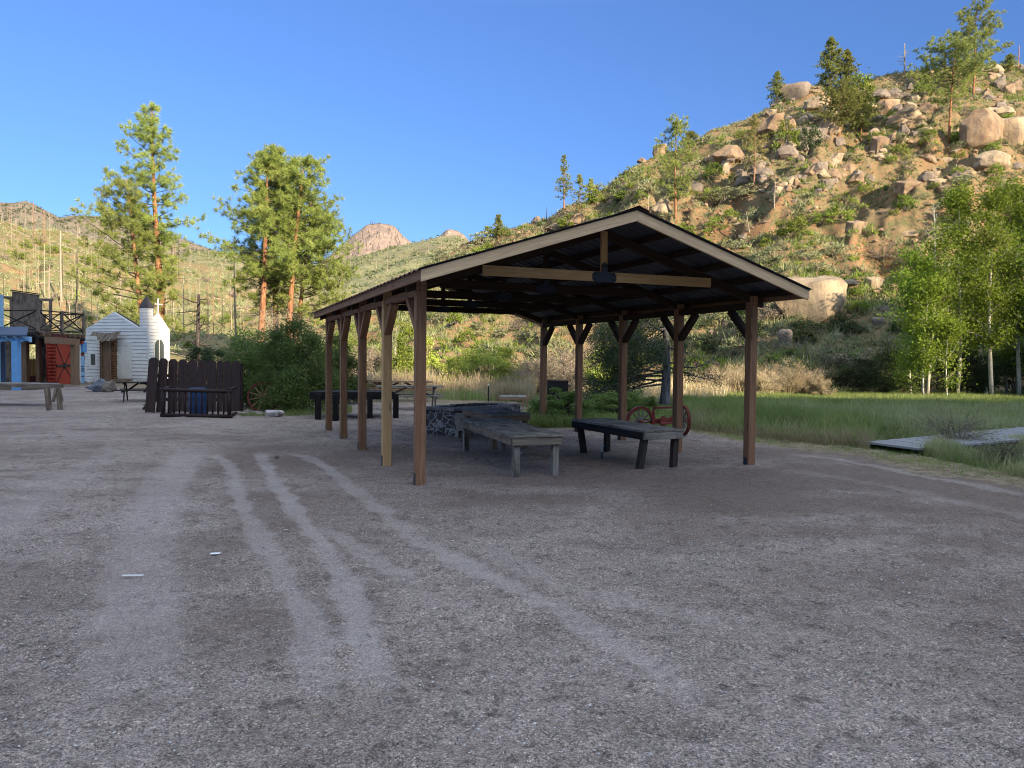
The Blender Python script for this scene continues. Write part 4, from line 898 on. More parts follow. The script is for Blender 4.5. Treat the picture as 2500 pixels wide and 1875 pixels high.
# pines standing on the rocky hill
FAR = (M['bark_pine'], M['bark_dark'], M['needles_far']); DRY = (M['bark_snag_red'], M['bark_twig'], M['needles_dry'])
def hill_pine(x, yb, yt, wpx, seed, mats, label, cb=0.3, gap=0.1, nb=12, dens=1.0, R=None, lean=(0, 0), prof=None, side=None):
    p = next((q for q in (HR.hit(x, yb+dy) for dy in (0, 6, 14, 24, 40, 60)) if q is not None))
    m = p[1]/1642; H = (yb-yt)*m; cw = wpx*m
    put_tree(pine_parts(H, R or 0.014*H, cb, cw*1.12, seed, 0.042*H/dens, nb=int(nb*1.5), tuft=max(0.2, 0.030*H), gap=gap, lean=lean, tstep=max(0.3, 0.034*H), deadlow=4, prof=prof, side=side, bw=0.055), p, None, mats, label, 'pine tree')
flat = lambda t: [0.6, 0.95, 1.0, 1.0, 0.95, 0.8, 0.65, 0.5][min(7, int(t*8))]
hill_pine(2050, 307, 99, 150, 401, FAR, 'wide crowned pine with red trunk left of the split boulders', 0.40, 0.05, 20, 1.2, prof=flat, lean=(0.3, 0))
hill_pine(2102, 205, 22, 108, 402, FAR, 'tallest skyline pine on the right hilltop', 0.30, 0.1, 18, 1.1, prof=flat, lean=(0.4, 0))
hill_pine(1795, 205, 82, 66, 403, FAR, 'dense dark pine on the skyline, left of its pair', 0.12, 0.0, 20, 1.4)
hill_pine(1828, 205, 112, 58, 404, FAR, 'dense dark pine on the skyline, lower right of its pair', 0.10, 0.0, 18, 1.3)
hill_pine(1813, 307, 190, 96, 405, FAR, 'spreading pine below the dark skyline pair', 0.28, 0.1, 16, 1.1, prof=flat)
hill_pine(1860, 312, 215, 70, 406, FAR, 'bright green pine right of the spreading one', 0.35, 0.05, 18, 1.2, prof=flat)
hill_pine(1629, 400, 250, 62, 407, DRY, 'thin half-dead pine with dry brownish crown in the middle of the hill', 0.30, 0.25, 9, 1.0)
hill_pine(1460, 482, 268, 84, 408, FAR, 'slender layered pine standing just right of the roof ridge', 0.26, 0.2, 14, 1.0, prof=flat, lean=(-0.3, 0))
hill_pine(1218, 452, 338, 40, 409, FAR, 'thin skyline pine, left of the three above the left roof slope', 0.2, 0.2, 10, 1.0)
hill_pine(1276, 400, 348, 30, 410, FAR, 'small skyline pine, right of the three above the left roof slope', 0.15, 0.15, 10)
hill_pine(1252, 464, 378, 40, 411, FAR, 'small thin pine between and below the two skyline ones', 0.2, 0.2, 9)
hill_pine(1678, 222, 150, 46, 412, FAR, 'slim bluish pine alone on the skyline left of the humped boulder', 0.08, 0.1, 14, 1.2)
hill_pine(1077, 522, 465, 26, 413, FAR, 'little pine on the lowest skyline near the distant peaks', 0.25, 0.1, 12)
hill_pine(2180, 158, 118, 36, 414, FAR, 'small round-topped pine at the far right skyline', 0.1, 0.1, 12)
hill_pine(1486, 300, 262, 46, 415, FAR, 'leaning little pine on the skyline above the slender pine', 0.2, 0.15, 12, lean=(0.5, 0))
for (x, yb, yt, sd, nb_, L, mat, lab) in ((1953, 160, 96, 421, 14, 0.32, 'bark_snag', 'white dead tree with curved boughs on the skyline'), (2200, 152, 100, 422, 4, 0.2, 'bark_snag_red', 'bare broken trunk at the right end of the skyline'), (1181, 444, 408, 423, 2, 0.15, 'bark_dark', 'short bare pole on the skyline left of the thin pines'),
                                           (1673, 450, 396, 424, 10, 0.3, 'bark_snag', 'small dead tree with bare twigs in the middle of the hill'), (1618, 502, 458, 425, 12, 0.4, 'bark_snag', 'pale dead sapling leaning above the right roof slope'), (1400, 470, 425, 426, 3, 0.1, 'bark_snag', 'thin pale pole beside the pale boulder above the ridge'),
                                           (1065, 528, 512, 427, 2, 0.1, 'bark_dark', 'tiny bare pole near the distant peaks'), (1822, 540, 560, 428, 5, 0.2, 'bark_snag', '')):
    if not lab: continue
    p = next((q for q in (HR.hit(x, yb+dy) for dy in (0, 6, 14, 24, 40, 60)) if q is not None))
    H = (yb-yt)*p[1]/1642; put_tree(dead_parts(H, 0.03*H if H < 5 else 0.16, sd, nb_, L, 0.25, lean=(-0.15*H if sd in (425,) else 0, 0)), p, None, (M[mat], M[mat]), lab, 'dead tree', tname='dead_tree')

# burned snags of the left hill
SN = []
for i in range(7):
    tr, br, _, _ = dead_parts(10.0, 0.17, 500+i, [1, 3, 5, 0, 7, 2, 4][i], 0.08, 0.4, lean=([0, .3, -.4, .1, .2, -.2, 0.5][i], 0)); a = tr.mesh('trunk', smooth=True); b = br.mesh('branches') if br.V else None; SN.append((a, b))
SNM = ['bark_snag', 'bark_snag', 'bark_snag_red', 'bark_dark', 'bark_snag']
_c = {}
def snag(x, yb, yt, i, mat, label, group, thick=1.0, rot=None, fn=None):
    p = (fn or HL).hit(x, yb)
    if p is None: return
    H = (yb-yt)*p[1]/1642; t = thing('dead_tree', p, label, 'dead tree', group); t.scale = (thick*0.45*max(0.5, min(1.2, H/9)), thick*0.45*max(0.5, min(1.2, H/9)), H/10); t.rotation_euler = (0, 0, random.random()*6.28 if rot is None else rot)
    for nm, me in (('trunk', SN[i][0]), ('branches', SN[i][1])):
        if me is None: continue
        if (i, nm, mat) not in _c:
            m2 = me.copy(); m2.materials.clear(); m2.materials.append(M[mat]); _c[(i, nm, mat)] = m2
        link(nm, _c[(i, nm, mat)], None, t)
for (x, yt, yb, i, mat, th, lab) in [(21, 435, 484, 1, 'bark_snag_red', 1.2, 'bare reddish trunk breaking the skyline at the far left'), (73, 437, 520, 0, 'bark_snag_red', 1.3, 'straight tall bare trunk on the left skyline'), (97, 455, 515, 3, 'bark_snag_red', 1.3, 'bare trunk right of the straight tall one on the left skyline'),
                                 (97, 529, 646, 0, 'bark_snag', 1.5, 'pale thick dead trunk above the wooden saloon'), (132, 502, 655, 3, 'bark_snag', 2.2, 'thickest pale dead trunk, leaning slightly, above the balcony'), (106, 574, 668, 2, 'bark_snag', 1.4, 'pale dead trunk left of the thickest one'), (151, 600, 700, 5, 'bark_snag', 1.6, 'pale dead trunk above the right end of the balcony'),
                                 (164, 534, 690, 1, 'bark_dark', 1.4, 'dark-streaked dead trunk left of the chapel gable'), (184, 548, 614, 0, 'bark_snag', 1.2, 'dead trunk beside the left boughs of the leaning pine'), (222, 585, 645, 3, 'bark_snag_red', 2.0, 'thick orange dead trunk seen through the leaning pine'), (256, 650, 712, 1, 'bark_snag', 1.4, 'dead trunk directly above the chapel gable'),
                                 (66, 585, 655, 4, 'bark_snag', 1.2, 'thin dead trunk above the false front of the saloon'), (30, 500, 540, 2, 'bark_snag', 1.2, 'short dead trunk near the far left skyline'), (480, 640, 706, 5, 'bark_dark', 1.3, 'dark dead trunk left of the pine cluster')]: snag(x, yb, yt, i, M and mat, lab, None, th)
g_ = np.random.default_rng(25); c_ = 0
while c_ < 135:
    x, y = g_.uniform(-10, 735), g_.uniform(500, 735); p = HL.hit(x, y)
    if p is None: continue
    hp = g_.uniform(4, 9)*1642/p[1]*g_.uniform(0.5, 1); i = int(g_.integers(0, 7)); mt = SNM[int(g_.integers(0, 5))]
    snag(x, y, y-hp, i, mt, {'bark_snag': 'pale bare trunk standing on the burned left hillside', 'bark_snag_red': 'reddish bare trunk standing on the burned left hillside', 'bark_dark': 'blackened bare trunk standing on the burned left hillside'}[mt], {'bark_snag': 'pale snags of the left hillside', 'bark_snag_red': 'reddish snags of the left hillside', 'bark_dark': 'blackened snags of the left hillside'}[mt], g_.uniform(0.5, 1.1)); c_ += 1
def far_snags(fn, a_rng, y0, y1, n, h0, h1, r, seed, mat, label):
    g = np.random.default_rng(seed); Y = g.uniform(y0, y1, n); a = g.uniform(*a_rng, n); X = (a-1106)/1642*Y; Z = fn(X, Y); B = np.stack([X, Y, Z-0.5], 1)
    D = unit(np.array([0, 0, 1.0]) + g.normal(size=(n, 3))*0.04); V, T = blades(B, D, h0+(h1-h0)*g.random(n), r*(0.6+g.random(n)), g)
    V2, T2 = blades(B, D, h0+(h1-h0)*g.random(n), r*(0.6+g.random(n)), g)
    tag(link('snag_forest', rawmesh('snag_forest', np.vstack([V, V2]), tris=np.vstack([T, T2+len(V)])), M[mat]), label, 'dead woodland', kind='stuff')
far_snags(HM, (250, 1000), 200, 430, 260, 3, 8, 0.16, 91, 'bark_snag', 'far burned trunks standing on the valley slope')
far_snags(HF, (-300, 560), 380, 720, 1100, 4, 8, 0.28, 92, 'bark_snag', 'far burned trunks on the mountain ridge')
far_snags(HP, (740, 900), 900, 1110, 160, 5, 9, 0.9, 93, 'bark_dark', 'far dark trees along the crest of the pink dome')

# ================================================================== THICKETS BEHIND THE YARD
WL = (M['willow_leaf'], M['bark_twig']); YL = (M['yellow_leaf'], M['bark_twig']); JL = (M['juniper_leaf'], M['bark_dark']); TL = (M['twig_leaf'], M['bark_twig'])
def bsh(x, yb, yt, wpx, n, leaf, seed, mats, label, nclump=40, stems=26, d=None, spread=0.10, Y=None, asp=0.55, low=0.08, srad=0.012, name='bush'):
    p = G(x, yb) if Y is None else at_depth(x, yb, Y)
    if Y is not None: p[2] = 0.0 if abs(p[2]) < 1 else p[2]
    m = p[1]/1642; w, h = wpx*m, (yb-yt)*m
    put_bush(bush_parts(w, h, n, leaf, seed, nclump, stems=stems, d=(d or w*0.7), spread=spread, asp=asp, low=low, srad=srad), p, mats, label, name, 'bush')
bsh(640, 886, 690, 190, 46000, 0.062, 601, WL, 'big dark green willow bush behind the wagon wheel', 130, 150, d=3.2, spread=0.13)
bsh(548, 878, 705, 150, 26000, 0.062, 602, WL, 'olive willow bush rising behind the right end of the plank fence', 110, 120, d=3, spread=0.14)
bsh(722, 872, 725, 130, 22000, 0.062, 603, WL, 'willow bush behind the dark plank table', 90, 100, d=2.5, spread=0.14)
bsh(452, 850, 730, 130, 12000, 0.09, 604, JL, 'dense rounded dark bush behind the plank fence', 34, 14, spread=0.11)
bsh(610, 850, 672, 220, 9000, 0.09, 605, TL, 'thin bare-twigged thicket under the pine cluster', 60, 110, d=4, Y=48, spread=0.12, asp=0.3)
bsh(870, 852, 700, 60, 6500, 0.10, 606, (M['oak_leaf'], M['bark_twig']), 'light green sapling bush between the left posts', 34, 30, Y=37, spread=0.12)
bsh(920, 850, 715, 70, 5000, 0.10, 617, (M['yellow_leaf'], M['bark_twig']), 'sparse yellow-green bush right of the front left post', 34, 40, Y=38, spread=0.12)
bsh(1055, 853, 738, 185, 30000, 0.075, 607, YL, 'round yellow-green willow in the middle behind the fire pit', 90, 140, Y=38, d=4, spread=0.10)
bsh(1150, 857, 750, 140, 12000, 0.07, 608, TL, 'grey-brown leafless willow right of the yellow-green one', 40, 120, Y=37, d=3, spread=0.12, asp=0.3)
bsh(975, 850, 760, 90, 9000, 0.08, 609, YL, 'small yellow-green bush left of the round willow', 30, 40, Y=37, spread=0.12)
bsh(1225, 850, 740, 90, 7000, 0.075, 610, TL, 'twiggy brown bush between the right posts', 40, 90, Y=36, d=3, spread=0.12, asp=0.35)
bsh(1300, 852, 745, 110, 8000, 0.08, 611, YL, 'yellowish bush behind the juniper boughs', 40, 60, Y=38, d=3, spread=0.12)
bsh(790, 850, 740, 110, 11000, 0.08, 612, TL, 'tan brush behind the picnic tables', 36, 80, Y=39, d=3, spread=0.12, asp=0.3)
bsh(1215, 912, 838, 150, 15000, 0.055, 613, (M['willow_leaf'], M['bark_dark']), 'dark leafy bush around the foot of the rear right post', 50, 40, spread=0.10, d=2.2)
bsh(1330, 900, 842, 150, 14000, 0.055, 614, (M['willow_leaf'], M['bark_dark']), 'dark leafy bush left of the juniper trunk', 50, 30, spread=0.10, d=2.2)
bsh(1170, 905, 862, 70, 5000, 0.05, 615, (M['willow_leaf'], M['bark_dark']), 'low dark bush right of the small grey bench', 24, 20, spread=0.12)
bsh(1395, 893, 852, 60, 3500, 0.055, 616, (M['willow_leaf'], M['bark_dark']), 'low dark bush touching the juniper trunk', 24, 20, spread=0.12)

bsh(745, 850, 700, 120, 9000, 0.085, 618, (M['oak_leaf'], M['bark_twig']), 'light green brush right of the pine cluster', 60, 70, Y=46, d=4, spread=0.14)
bsh(850, 848, 655, 90, 5500, 0.09, 619, (M['oak_leaf'], M['bark_aspen']), 'thin tall light green sapling thicket seen between the left posts', 60, 60, Y=44, d=3, spread=0.14)
bsh(940, 852, 790, 100, 5000, 0.07, 630, (M['reed'], M['straw']), 'tan dry brush behind the fire pit', 50, 120, Y=38.5, d=3, spread=0.14, asp=0.25)
bsh(1100, 852, 790, 110, 5000, 0.07, 631, (M['reed'], M['straw']), 'tan dry brush behind the small bench', 50, 120, Y=39.5, d=3, spread=0.14, asp=0.25)
bsh(1230, 850, 700, 150, 9000, 0.08, 632, TL, 'tall brown thicket seen between the rear right posts', 70, 160, Y=46, d=4, spread=0.14, asp=0.3)
bsh(1850, 850, 775, 190, 20000, 0.08, 633, (M['juniper_leaf'], M['bark_dark']), 'dark-leaved brush in place of shade between the tan brush and the aspens', 90, 120, Y=40.5, d=2.6, spread=0.14)  # dark brush added where the sun angle leaves the slope foot unshaded
bsh(1925, 850, 740, 120, 13000, 0.08, 634, (M['juniper_leaf'], M['bark_dark']), 'dark-leaved brush in place of shade against the left aspens', 70, 90, Y=41, d=2.6, spread=0.14)
# juniper with dark boughs behind the pavilion
def juniper():
    g = np.random.default_rng(71); p = G(1436, 872); m = p[1]/1642; tr = MB(); H = 4.9
    ax = lambda z: np.array([0.05*math.sin(z*1.3), 0.04*math.cos(z), z])
    tr.tube([ax(z) for z in np.linspace(-0.3, H, 14)], [0.21*(1-0.88*z/H)**0.9*(1.25 if z < 0.3 else 1) for z in np.linspace(0, H, 14)], 12)
    br = MB(); B = []; D = []
    for i in range(60):
        z = 0.75 + (H-1.0)*(i/46)**0.95; a = math.pi*(0.5+g.random()*1.0) if g.random() < 0.66 else g.random()*6.283
        L = (3.9 if math.cos(a) < 0 else 2.3)*(1-0.35*z/H)*g.uniform(0.6, 1.1); dr = unit(np.array([math.cos(a), math.sin(a)*0.8, -0.12+g.normal()*0.12])); pts = [ax(z)]; ns = 9
        for q in range(ns): dr = unit(dr+g.normal(size=3)*0.12+np.array([0, 0, 0.10 if q > 3 else -0.02])); pts.append(pts[-1]+dr*L/ns)
        br.tube(pts, list(np.linspace(0.05*(1-z/H*0.5), 0.008, ns+1)), 6, cap=False)
        for q in range(3, ns+1):
            for _ in range(4):
                d2 = unit(dr*0.4+rdirs(1, g)[0]*0.9); e = pts[q]+d2*g.uniform(0.2, 0.7); mid = (pts[q]+e)/2+rdirs(1, g)[0]*0.06
                br.tube([pts[q], mid, e], [0.014, 0.009, 0.004], 3, cap=False)
                if q >= 4 and g.random() < (0.9 if math.cos(a) < 0.2 else 0.45): B.append(e); D.append(d2)
    B = np.array(B); D = np.array(D); nb = 64; Bn = np.repeat(B, nb, 0); n = len(Bn); Bn = Bn+g.normal(size=(n, 3))*0.13
    V, Q = leaf_quads(Bn, 0.075*np.ones(n), g, 0.1, 0.4)
    t = put_tree((tr, br, V, Q), p, None, (M['bark_juniper'], M['bark_juniper'], M['juniper_leaf']), 'dark juniper with a grey trunk and spreading crooked boughs behind the pavilion', 'juniper tree', tname='juniper_tree')
juniper()

# aspens at the right
AM = (M['bark_aspen'], M['bark_aspen'], M['aspen_leaf'])
for (x, yt, Yd, sd, cw, n, cb, R, nbr, lab, tb) in [
    (2020, 430, 38.5, 701, 2.6, 5200, 0.22, 0.09, 40, 'aspen with a bare pale forked top, leftmost tall one', 0.30), (2078, 405, 38.8, 702, 3.0, 9000, 0.16, 0.10, 44, 'tall aspen with bright yellow-green top, second from the left', 0.0),
    (2150, 402, 38.0, 703, 3.2, 10000, 0.2, 0.11, 46, 'tall aspen with thick white trunk near the right edge', 0.0), (2208, 385, 39.0, 704, 3.4, 10000, 0.2, 0.11, 46, 'aspen cut by the right edge of the view', 0.0),
    (1972, 540, 38.8, 705, 2.8, 8000, 0.10, 0.06, 36, 'short leafy aspen at the left edge of the grove', 0.0), (2108, 520, 40.5, 706, 3.4, 9000, 0.12, 0.07, 38, 'lower aspen filling the gap between the tall ones', 0.0),
    (2002, 610, 37.2, 707, 2.4, 5000, 0.12, 0.05, 26, 'slim aspen sapling in front of the bare-topped one', 0.0), (2048, 700, 36.6, 708, 1.9, 2600, 0.15, 0.04, 20, 'small bright aspen sapling low in front of the grove', 0.0),
    (2185, 560, 40.5, 709, 3.2, 7000, 0.12, 0.07, 34, 'lower aspen behind the thick white trunk', 0.0), (2260, 430, 38.0, 710, 3.4, 8000, 0.2, 0.1, 36, 'aspen just outside the right edge of the view', 0.0)]:
    p, H = tree_at(x, yt, Yd, 0.0); put_tree(deciduous_parts(H, R, cb, cw, int(n*1.25), 0.10, sd, nbr=nbr, top_bare=tb, spread=0.62), p, None, AM, lab, 'aspen tree', 'aspens at the edge of the meadow', tname='aspen_tree')
g_ = np.random.default_rng(31)
_dp = deciduous_parts(10.5, 0.11, 0.12, 3.8, 9000, 0.14, 720, nbr=46, spread=0.6)
_first = None
for i, (X, Y, s) in enumerate([(30.5, 38.5, 1.0), (33.5, 41.5, 1.1), (36.5, 45.5, 1.15), (38.5, 50, 1.1), (34, 36.0, 0.95), (29.0, 36.5, 0.9), (41, 47, 1.1)]):
    if _first is None: _first = put_tree(_dp, (X, Y, 0), None, AM, 'tree of the aspen grove beyond the right edge of the view', 'aspen tree', 'aspens beyond the right edge', tname='aspen_tree', sc=s)
    else:
        c = copy_tree(_first); c.location = (X, Y, float(max(0, HR(np.array([X]), np.array([Y]))[0]))); c.scale = (s, s, s); c.rotation_euler = (0, 0, i*1.3)
bsh(2060, 852, 740, 230, 22000, 0.09, 731, (M['juniper_leaf'], M['bark_twig']), 'dark undergrowth between the aspen stems', 50, 60, Y=40, d=2.5, spread=0.12)
bsh(2190, 852, 730, 160, 16000, 0.09, 732, (M['juniper_leaf'], M['bark_twig']), 'dark undergrowth under the right aspens', 40, 50, Y=40.5, d=2.5, spread=0.12)
bsh(1950, 850, 800, 70, 3500, 0.08, 733, (M['willow_leaf'], M['bark_twig']), 'low green brush left of the aspen stems', 30, 30, Y=39, d=2, spread=0.12)

# ================================================================== GRASSES
def grass(name, label, poly, n, h0, h1, w, seed, mat, lean=0.35, seg=1, dens_noise=0.0, kind='stuff', cat='grass', clump=0, droop=0.0, z=None):
    """upright blades over a ground polygon given by sight lines"""
    g = np.random.default_rng(seed); P = np.array([G(*q)[:2] for q in poly]); lo, hi = P.min(0), P.max(0)
    pts = np.zeros((0, 2))
    while len(pts) < n:
        c = lo + (hi-lo)*g.random((n*3, 2))
        if clump: 
            k = c[:max(4, n//clump)]; c = np.repeat(k, clump, 0) + g.normal(size=(len(k)*clump, 2))*0.13
        ins = np.zeros(len(c), bool); j = len(P)-1
        for i in range(len(P)):
            cr = ((P[i, 1] > c[:, 1]) != (P[j, 1] > c[:, 1])) & (c[:, 0] < (P[j, 0]-P[i, 0])*(c[:, 1]-P[i, 1])/(P[j, 1]-P[i, 1]+1e-12)+P[i, 0]); ins ^= cr; j = i
        c = c[ins]
        if dens_noise: c = c[fbm(c[:, 0]*0.7, c[:, 1]*0.7, s=seed, o=3) > g.uniform(-1, 1, len(c))*dens_noise - 0.1*dens_noise]
        pts = np.vstack([pts, c])
    pts = pts[:n]; B = np.stack([pts[:, 0], pts[:, 1], ground_z(pts[:, 0], pts[:, 1]) - 0.02], 1); D = unit(rdirs(n, g)*np.array([1, 1, 0.2])*lean + np.array([0, 0, 1.0]))
    hm = (0.75+0.5*fbm(pts[:, 0]*0.5, pts[:, 1]*0.5, s=seed+4, o=2)); L = (h0+(h1-h0)*g.random(n))*hm; W = w*(0.6+0.8*g.random(n))
    if seg == 1: V, T = blades(B, D, L, W, g)
    else:
        p = np.cross(D, rdirs(n, g)); p = unit(p); D2 = unit(D + rdirs(n, g)*np.array([1, 1, 0.1])*lean*1.6 - np.array([0, 0, droop])); L_ = L[:, None]; W_ = W[:, None]
        m = B+D*L_*0.6; V = np.stack([B-p*W_/2, B+p*W_/2, m+p*W_*0.4, m-p*W_*0.4, m+D2*L_*0.45], 1).reshape(-1, 3); b = np.arange(n)*5
        T = np.vstack([np.stack([b, b+1, b+2], 1), np.stack([b, b+2, b+3], 1), np.stack([b+3, b+2, b+4], 1)])
    return tag(link(name, rawmesh(name, V, tris=T), M[mat]), label, cat, kind=kind)
grass('reed_grass', 'tall dry tan reeds massed behind the meadow', [(1470, 852), (1770, 852), (1790, 842), (1480, 842)], 8000, 0.6, 1.9, 0.026, 801, 'reed', 0.4, 2, 0.6, cat='reeds', droop=0.2)
grass('reed_grass', 'low dry tan reeds in front of the right hill foot', [(1390, 862), (1560, 862), (1600, 848), (1390, 846)], 2500, 0.5, 1.1, 0.025, 802, 'reed', 0.3, 2, 0.6, cat='reeds', droop=0.3)
grass('reed_grass', 'pale dry grass belt behind the picnic tables and fire pit', [(730, 860), (930, 861), (1150, 868), (1160, 848), (740, 846)], 13000, 0.35, 1.15, 0.024, 803, 'reed', 0.25, 2, 0.7, cat='dry grass')
grass('reed_grass', 'greenish weeds mixed through the pale grass belt', [(880, 862), (1100, 868), (1150, 856), (880, 852)], 1200, 0.2, 0.6, 0.025, 804, 'meadow', 0.35, 2, 0.6, cat='weeds')
MEADOW = [(1490, 922), (1640, 940), (1870, 960), (2100, 985), (2350, 1040), (2500, 1000), (2500, 852), (1500, 852)]
grass('meadow_grass', 'green meadow grass spreading right of the pavilion', [(1470, 905), (1640, 925), (1860, 950), (1900, 930), (2110, 905), (2500, 905), (2500, 850), (1470, 850)], 60000, 0.08, 0.30, 0.020, 805, 'meadow', 0.5, 1, 0.6)
grass('meadow_grass', 'bright low grass along the sunlit far side of the meadow', [(1450, 872), (2300, 885), (2400, 848), (1440, 846)], 26000, 0.10, 0.24, 0.03, 806, 'meadow', 0.4, 1)
grass('meadow_grass', 'pale seed-headed stems standing in the near meadow', [(1485, 925), (1640, 944), (1870, 964), (1920, 935), (2212, 925), (2212, 880), (1485, 878)], 9000, 0.20, 0.55, 0.011, 807, 'meadow_pale', 0.4, 2, 0.9)
grass('meadow_grass', 'tall green grass along the near edge of the meadow', [(1485, 926), (1640, 946), (1875, 968), (1900, 940), (1485, 898)], 20000, 0.15, 0.7, 0.014, 808, 'meadow', 0.4, 2, 0.9)
grass('meadow_grass', 'blue-grey tangled grass in hollows of the meadow', [(1485, 926), (1640, 946), (1875, 968), (1960, 925), (2300, 930), (2300, 885), (1485, 890)], 16000, 0.12, 0.4, 0.013, 818, 'sage_leaf', 0.6, 2, 1.0)
grass('meadow_grass', 'dry straw stems standing at the near edge of the meadow', [(1485, 930), (1640, 950), (1875, 973), (1890, 950), (1485, 908)], 3500, 0.2, 0.65, 0.009, 819, 'straw', 0.45, 2, 1.0)
grass('meadow_grass', 'grass spilling over the ditch below the boardwalk', [(1990, 985), (2120, 1010), (2330, 1060), (2350, 1000), (2212, 955), (2050, 972)], 12000, 0.12, 0.45, 0.010, 809, 'meadow_pale', 0.5, 2, 0.5)
grass('meadow_grass', 'green tufts along the bank beside the boardwalk', [(1960, 978), (2120, 1008), (2330, 1056), (2350, 1010), (2120, 982)], 9000, 0.08, 0.28, 0.010, 810, 'meadow', 0.5, 1, 0.7)
grass('verge_grass', 'short dry straw along the edge of the gravel', [(1495, 934), (1650, 962), (1870, 988), (2212, 1050), (2400, 1090), (2400, 1058), (2212, 1020), (1870, 966), (1640, 942), (1490, 922)], 16000, 0.02, 0.075, 0.008, 811, 'straw', 1.2, 1, 0.5, cat='dry grass')
grass('verge_grass', 'weedy green tufts in the dry verge', [(1495, 936), (1650, 960), (1870, 985), (2212, 1046), (2212, 1020), (1870, 966), (1640, 944), (1490, 924)], 4500, 0.04, 0.13, 0.008, 812, 'meadow', 0.8, 1, 1.2, clump=40, cat='weeds')
grass('verge_grass', 'grass fringe along the foot of the dark bushes', [(1140, 925), (1300, 925), (1480, 930), (1480, 905), (1140, 900)], 9000, 0.12, 0.42, 0.014, 813, 'meadow', 0.4, 2, 0.5, cat='grass')
grass('verge_grass', 'green weeds along the foot of the willow and fence', [(520, 900), (760, 896), (760, 880), (520, 884)], 3500, 0.06, 0.25, 0.015, 814, 'meadow', 0.5, 1, 0.9, cat='weeds')
grass('verge_grass', 'grass at the foot of the left hill behind the town front', [(-100, 824), (700, 838), (740, 812), (-100, 812)], 9000, 0.1, 0.4, 0.04, 815, 'straw', 0.5, 1, 0.6, cat='grass')
# thin leafless sapling before the boardwalk, and taller brush by the ditch
bsh(2062, 962, 852, 210, 3800, 0.028, 821, (M['meadow_pale'], M['bark_twig']), 'wispy bare sapling growing beside the boardwalk', 90, 110, spread=0.14, asp=0.3, srad=0.004, name='sapling')
bsh(2185, 1005, 940, 150, 2600, 0.035, 822, (M['sage_leaf'], M['bark_twig']), 'tangled twiggy brush over the ditch at the right edge', 50, 130, spread=0.14, asp=0.3, srad=0.005, name='brush')
for i, (x, yb, yt, w) in enumerate(((1500, 852, 800, 70), (1545, 853, 775, 90), (1600, 852, 770, 90), (1650, 853, 790, 70), (1700, 852, 768, 100), (1745, 853, 785, 70), (1775, 854, 805, 50))):
    bsh(x, yb, yt, w, 3000, 0.075, 850+i, (M['reed'], M['straw']), ('tan arching brush, %s of the brush clumps behind the meadow' % ('first', 'second', 'third', 'fourth', 'fifth', 'sixth', 'seventh')[i])+' from the left', 36, 130, Y=37.5+0.5*(i % 3), d=2.2, spread=0.13, asp=0.2, srad=0.010, name='brush')
bsh(1690, 925, 885, 40, 500, 0.03, 823, (M['meadow_pale'], M['bark_twig']), 'dry weed clump at the near edge of the meadow', 20, 30, spread=0.12, asp=0.3, srad=0.003, name='weed_clump')
# loose stones over the near gravel
def pebbles():
    g = np.random.default_rng(44); n = 60000; r = np.sqrt(g.uniform(2.4**2, 9.5**2, n))*g.uniform(0.55, 1, n)**0.5; r = np.clip(r, 2.4, 9.5); a = g.uniform(-0.72, 0.72, n); X, Y = r*np.sin(a), r*np.cos(a)
    d = np.full(n, 9.0)
    for pts, w, s in TRACKS: d = np.minimum(d, polyline_dist(X, Y, pts)/w)
    k = (d > 1.1) | (g.random(n) < 0.25); k &= fbm(X*1.3, Y*1.3, s=12, o=3) > g.uniform(-0.9, 0.5, n); X, Y = X[k], Y[k]; n = len(X)
    O = np.array([[1, 0, 0], [-1, 0, 0], [0, 1, 0], [0, -1, 0], [0, 0, 1], [0, 0, -1]], float); Fc = np.array([[0, 2, 4], [2, 1, 4], [1, 3, 4], [3, 0, 4], [2, 0, 5], [1, 2, 5], [3, 1, 5], [0, 3, 5]])
    s = (0.0026+0.0085*g.random(n)**3.5)[:, None]*np.stack([g.uniform(.7, 1.3, n), g.uniform(.7, 1.2, n), g.uniform(.45, .8, n)], 1); q = g.random(n)*6.28; c, sn = np.cos(q)[:, None], np.sin(q)[:, None]
    V = O[None]*s[:, None, :]*g.uniform(.75, 1.2, (n, 6))[:, :, None]; V = np.stack([V[..., 0]*c-V[..., 1]*sn, V[..., 0]*sn+V[..., 1]*c, V[..., 2]], -1) + np.stack([X, Y, ground_z(X, Y)+s[:, 2]*0.4], 1)[:, None, :]
    T = Fc[None]+np.arange(n)[:, None, None]*6; k = N('pebble'); gg = k.geo(); v = k.vor(gg, 45); sp = k.n('ShaderNodeSeparateColor'); k.l(v.outputs['Color'], sp.inputs[0])
    m = k.out(k.ramp(sp.outputs[0], [(0.0, (0.17, 0.15, 0.145)), (0.5, (0.33, 0.30, 0.29)), (0.85, (0.50, 0.47, 0.46)), (1.0, (0.72, 0.70, 0.70))]), 0.8, None, 0.2)
    tag(link('gravel', rawmesh('gravel', V.reshape(-1, 3), tris=T.reshape(-1, 3)), m), 'loose small stones scattered over the near gravel', 'gravel', kind='stuff')
pebbles()

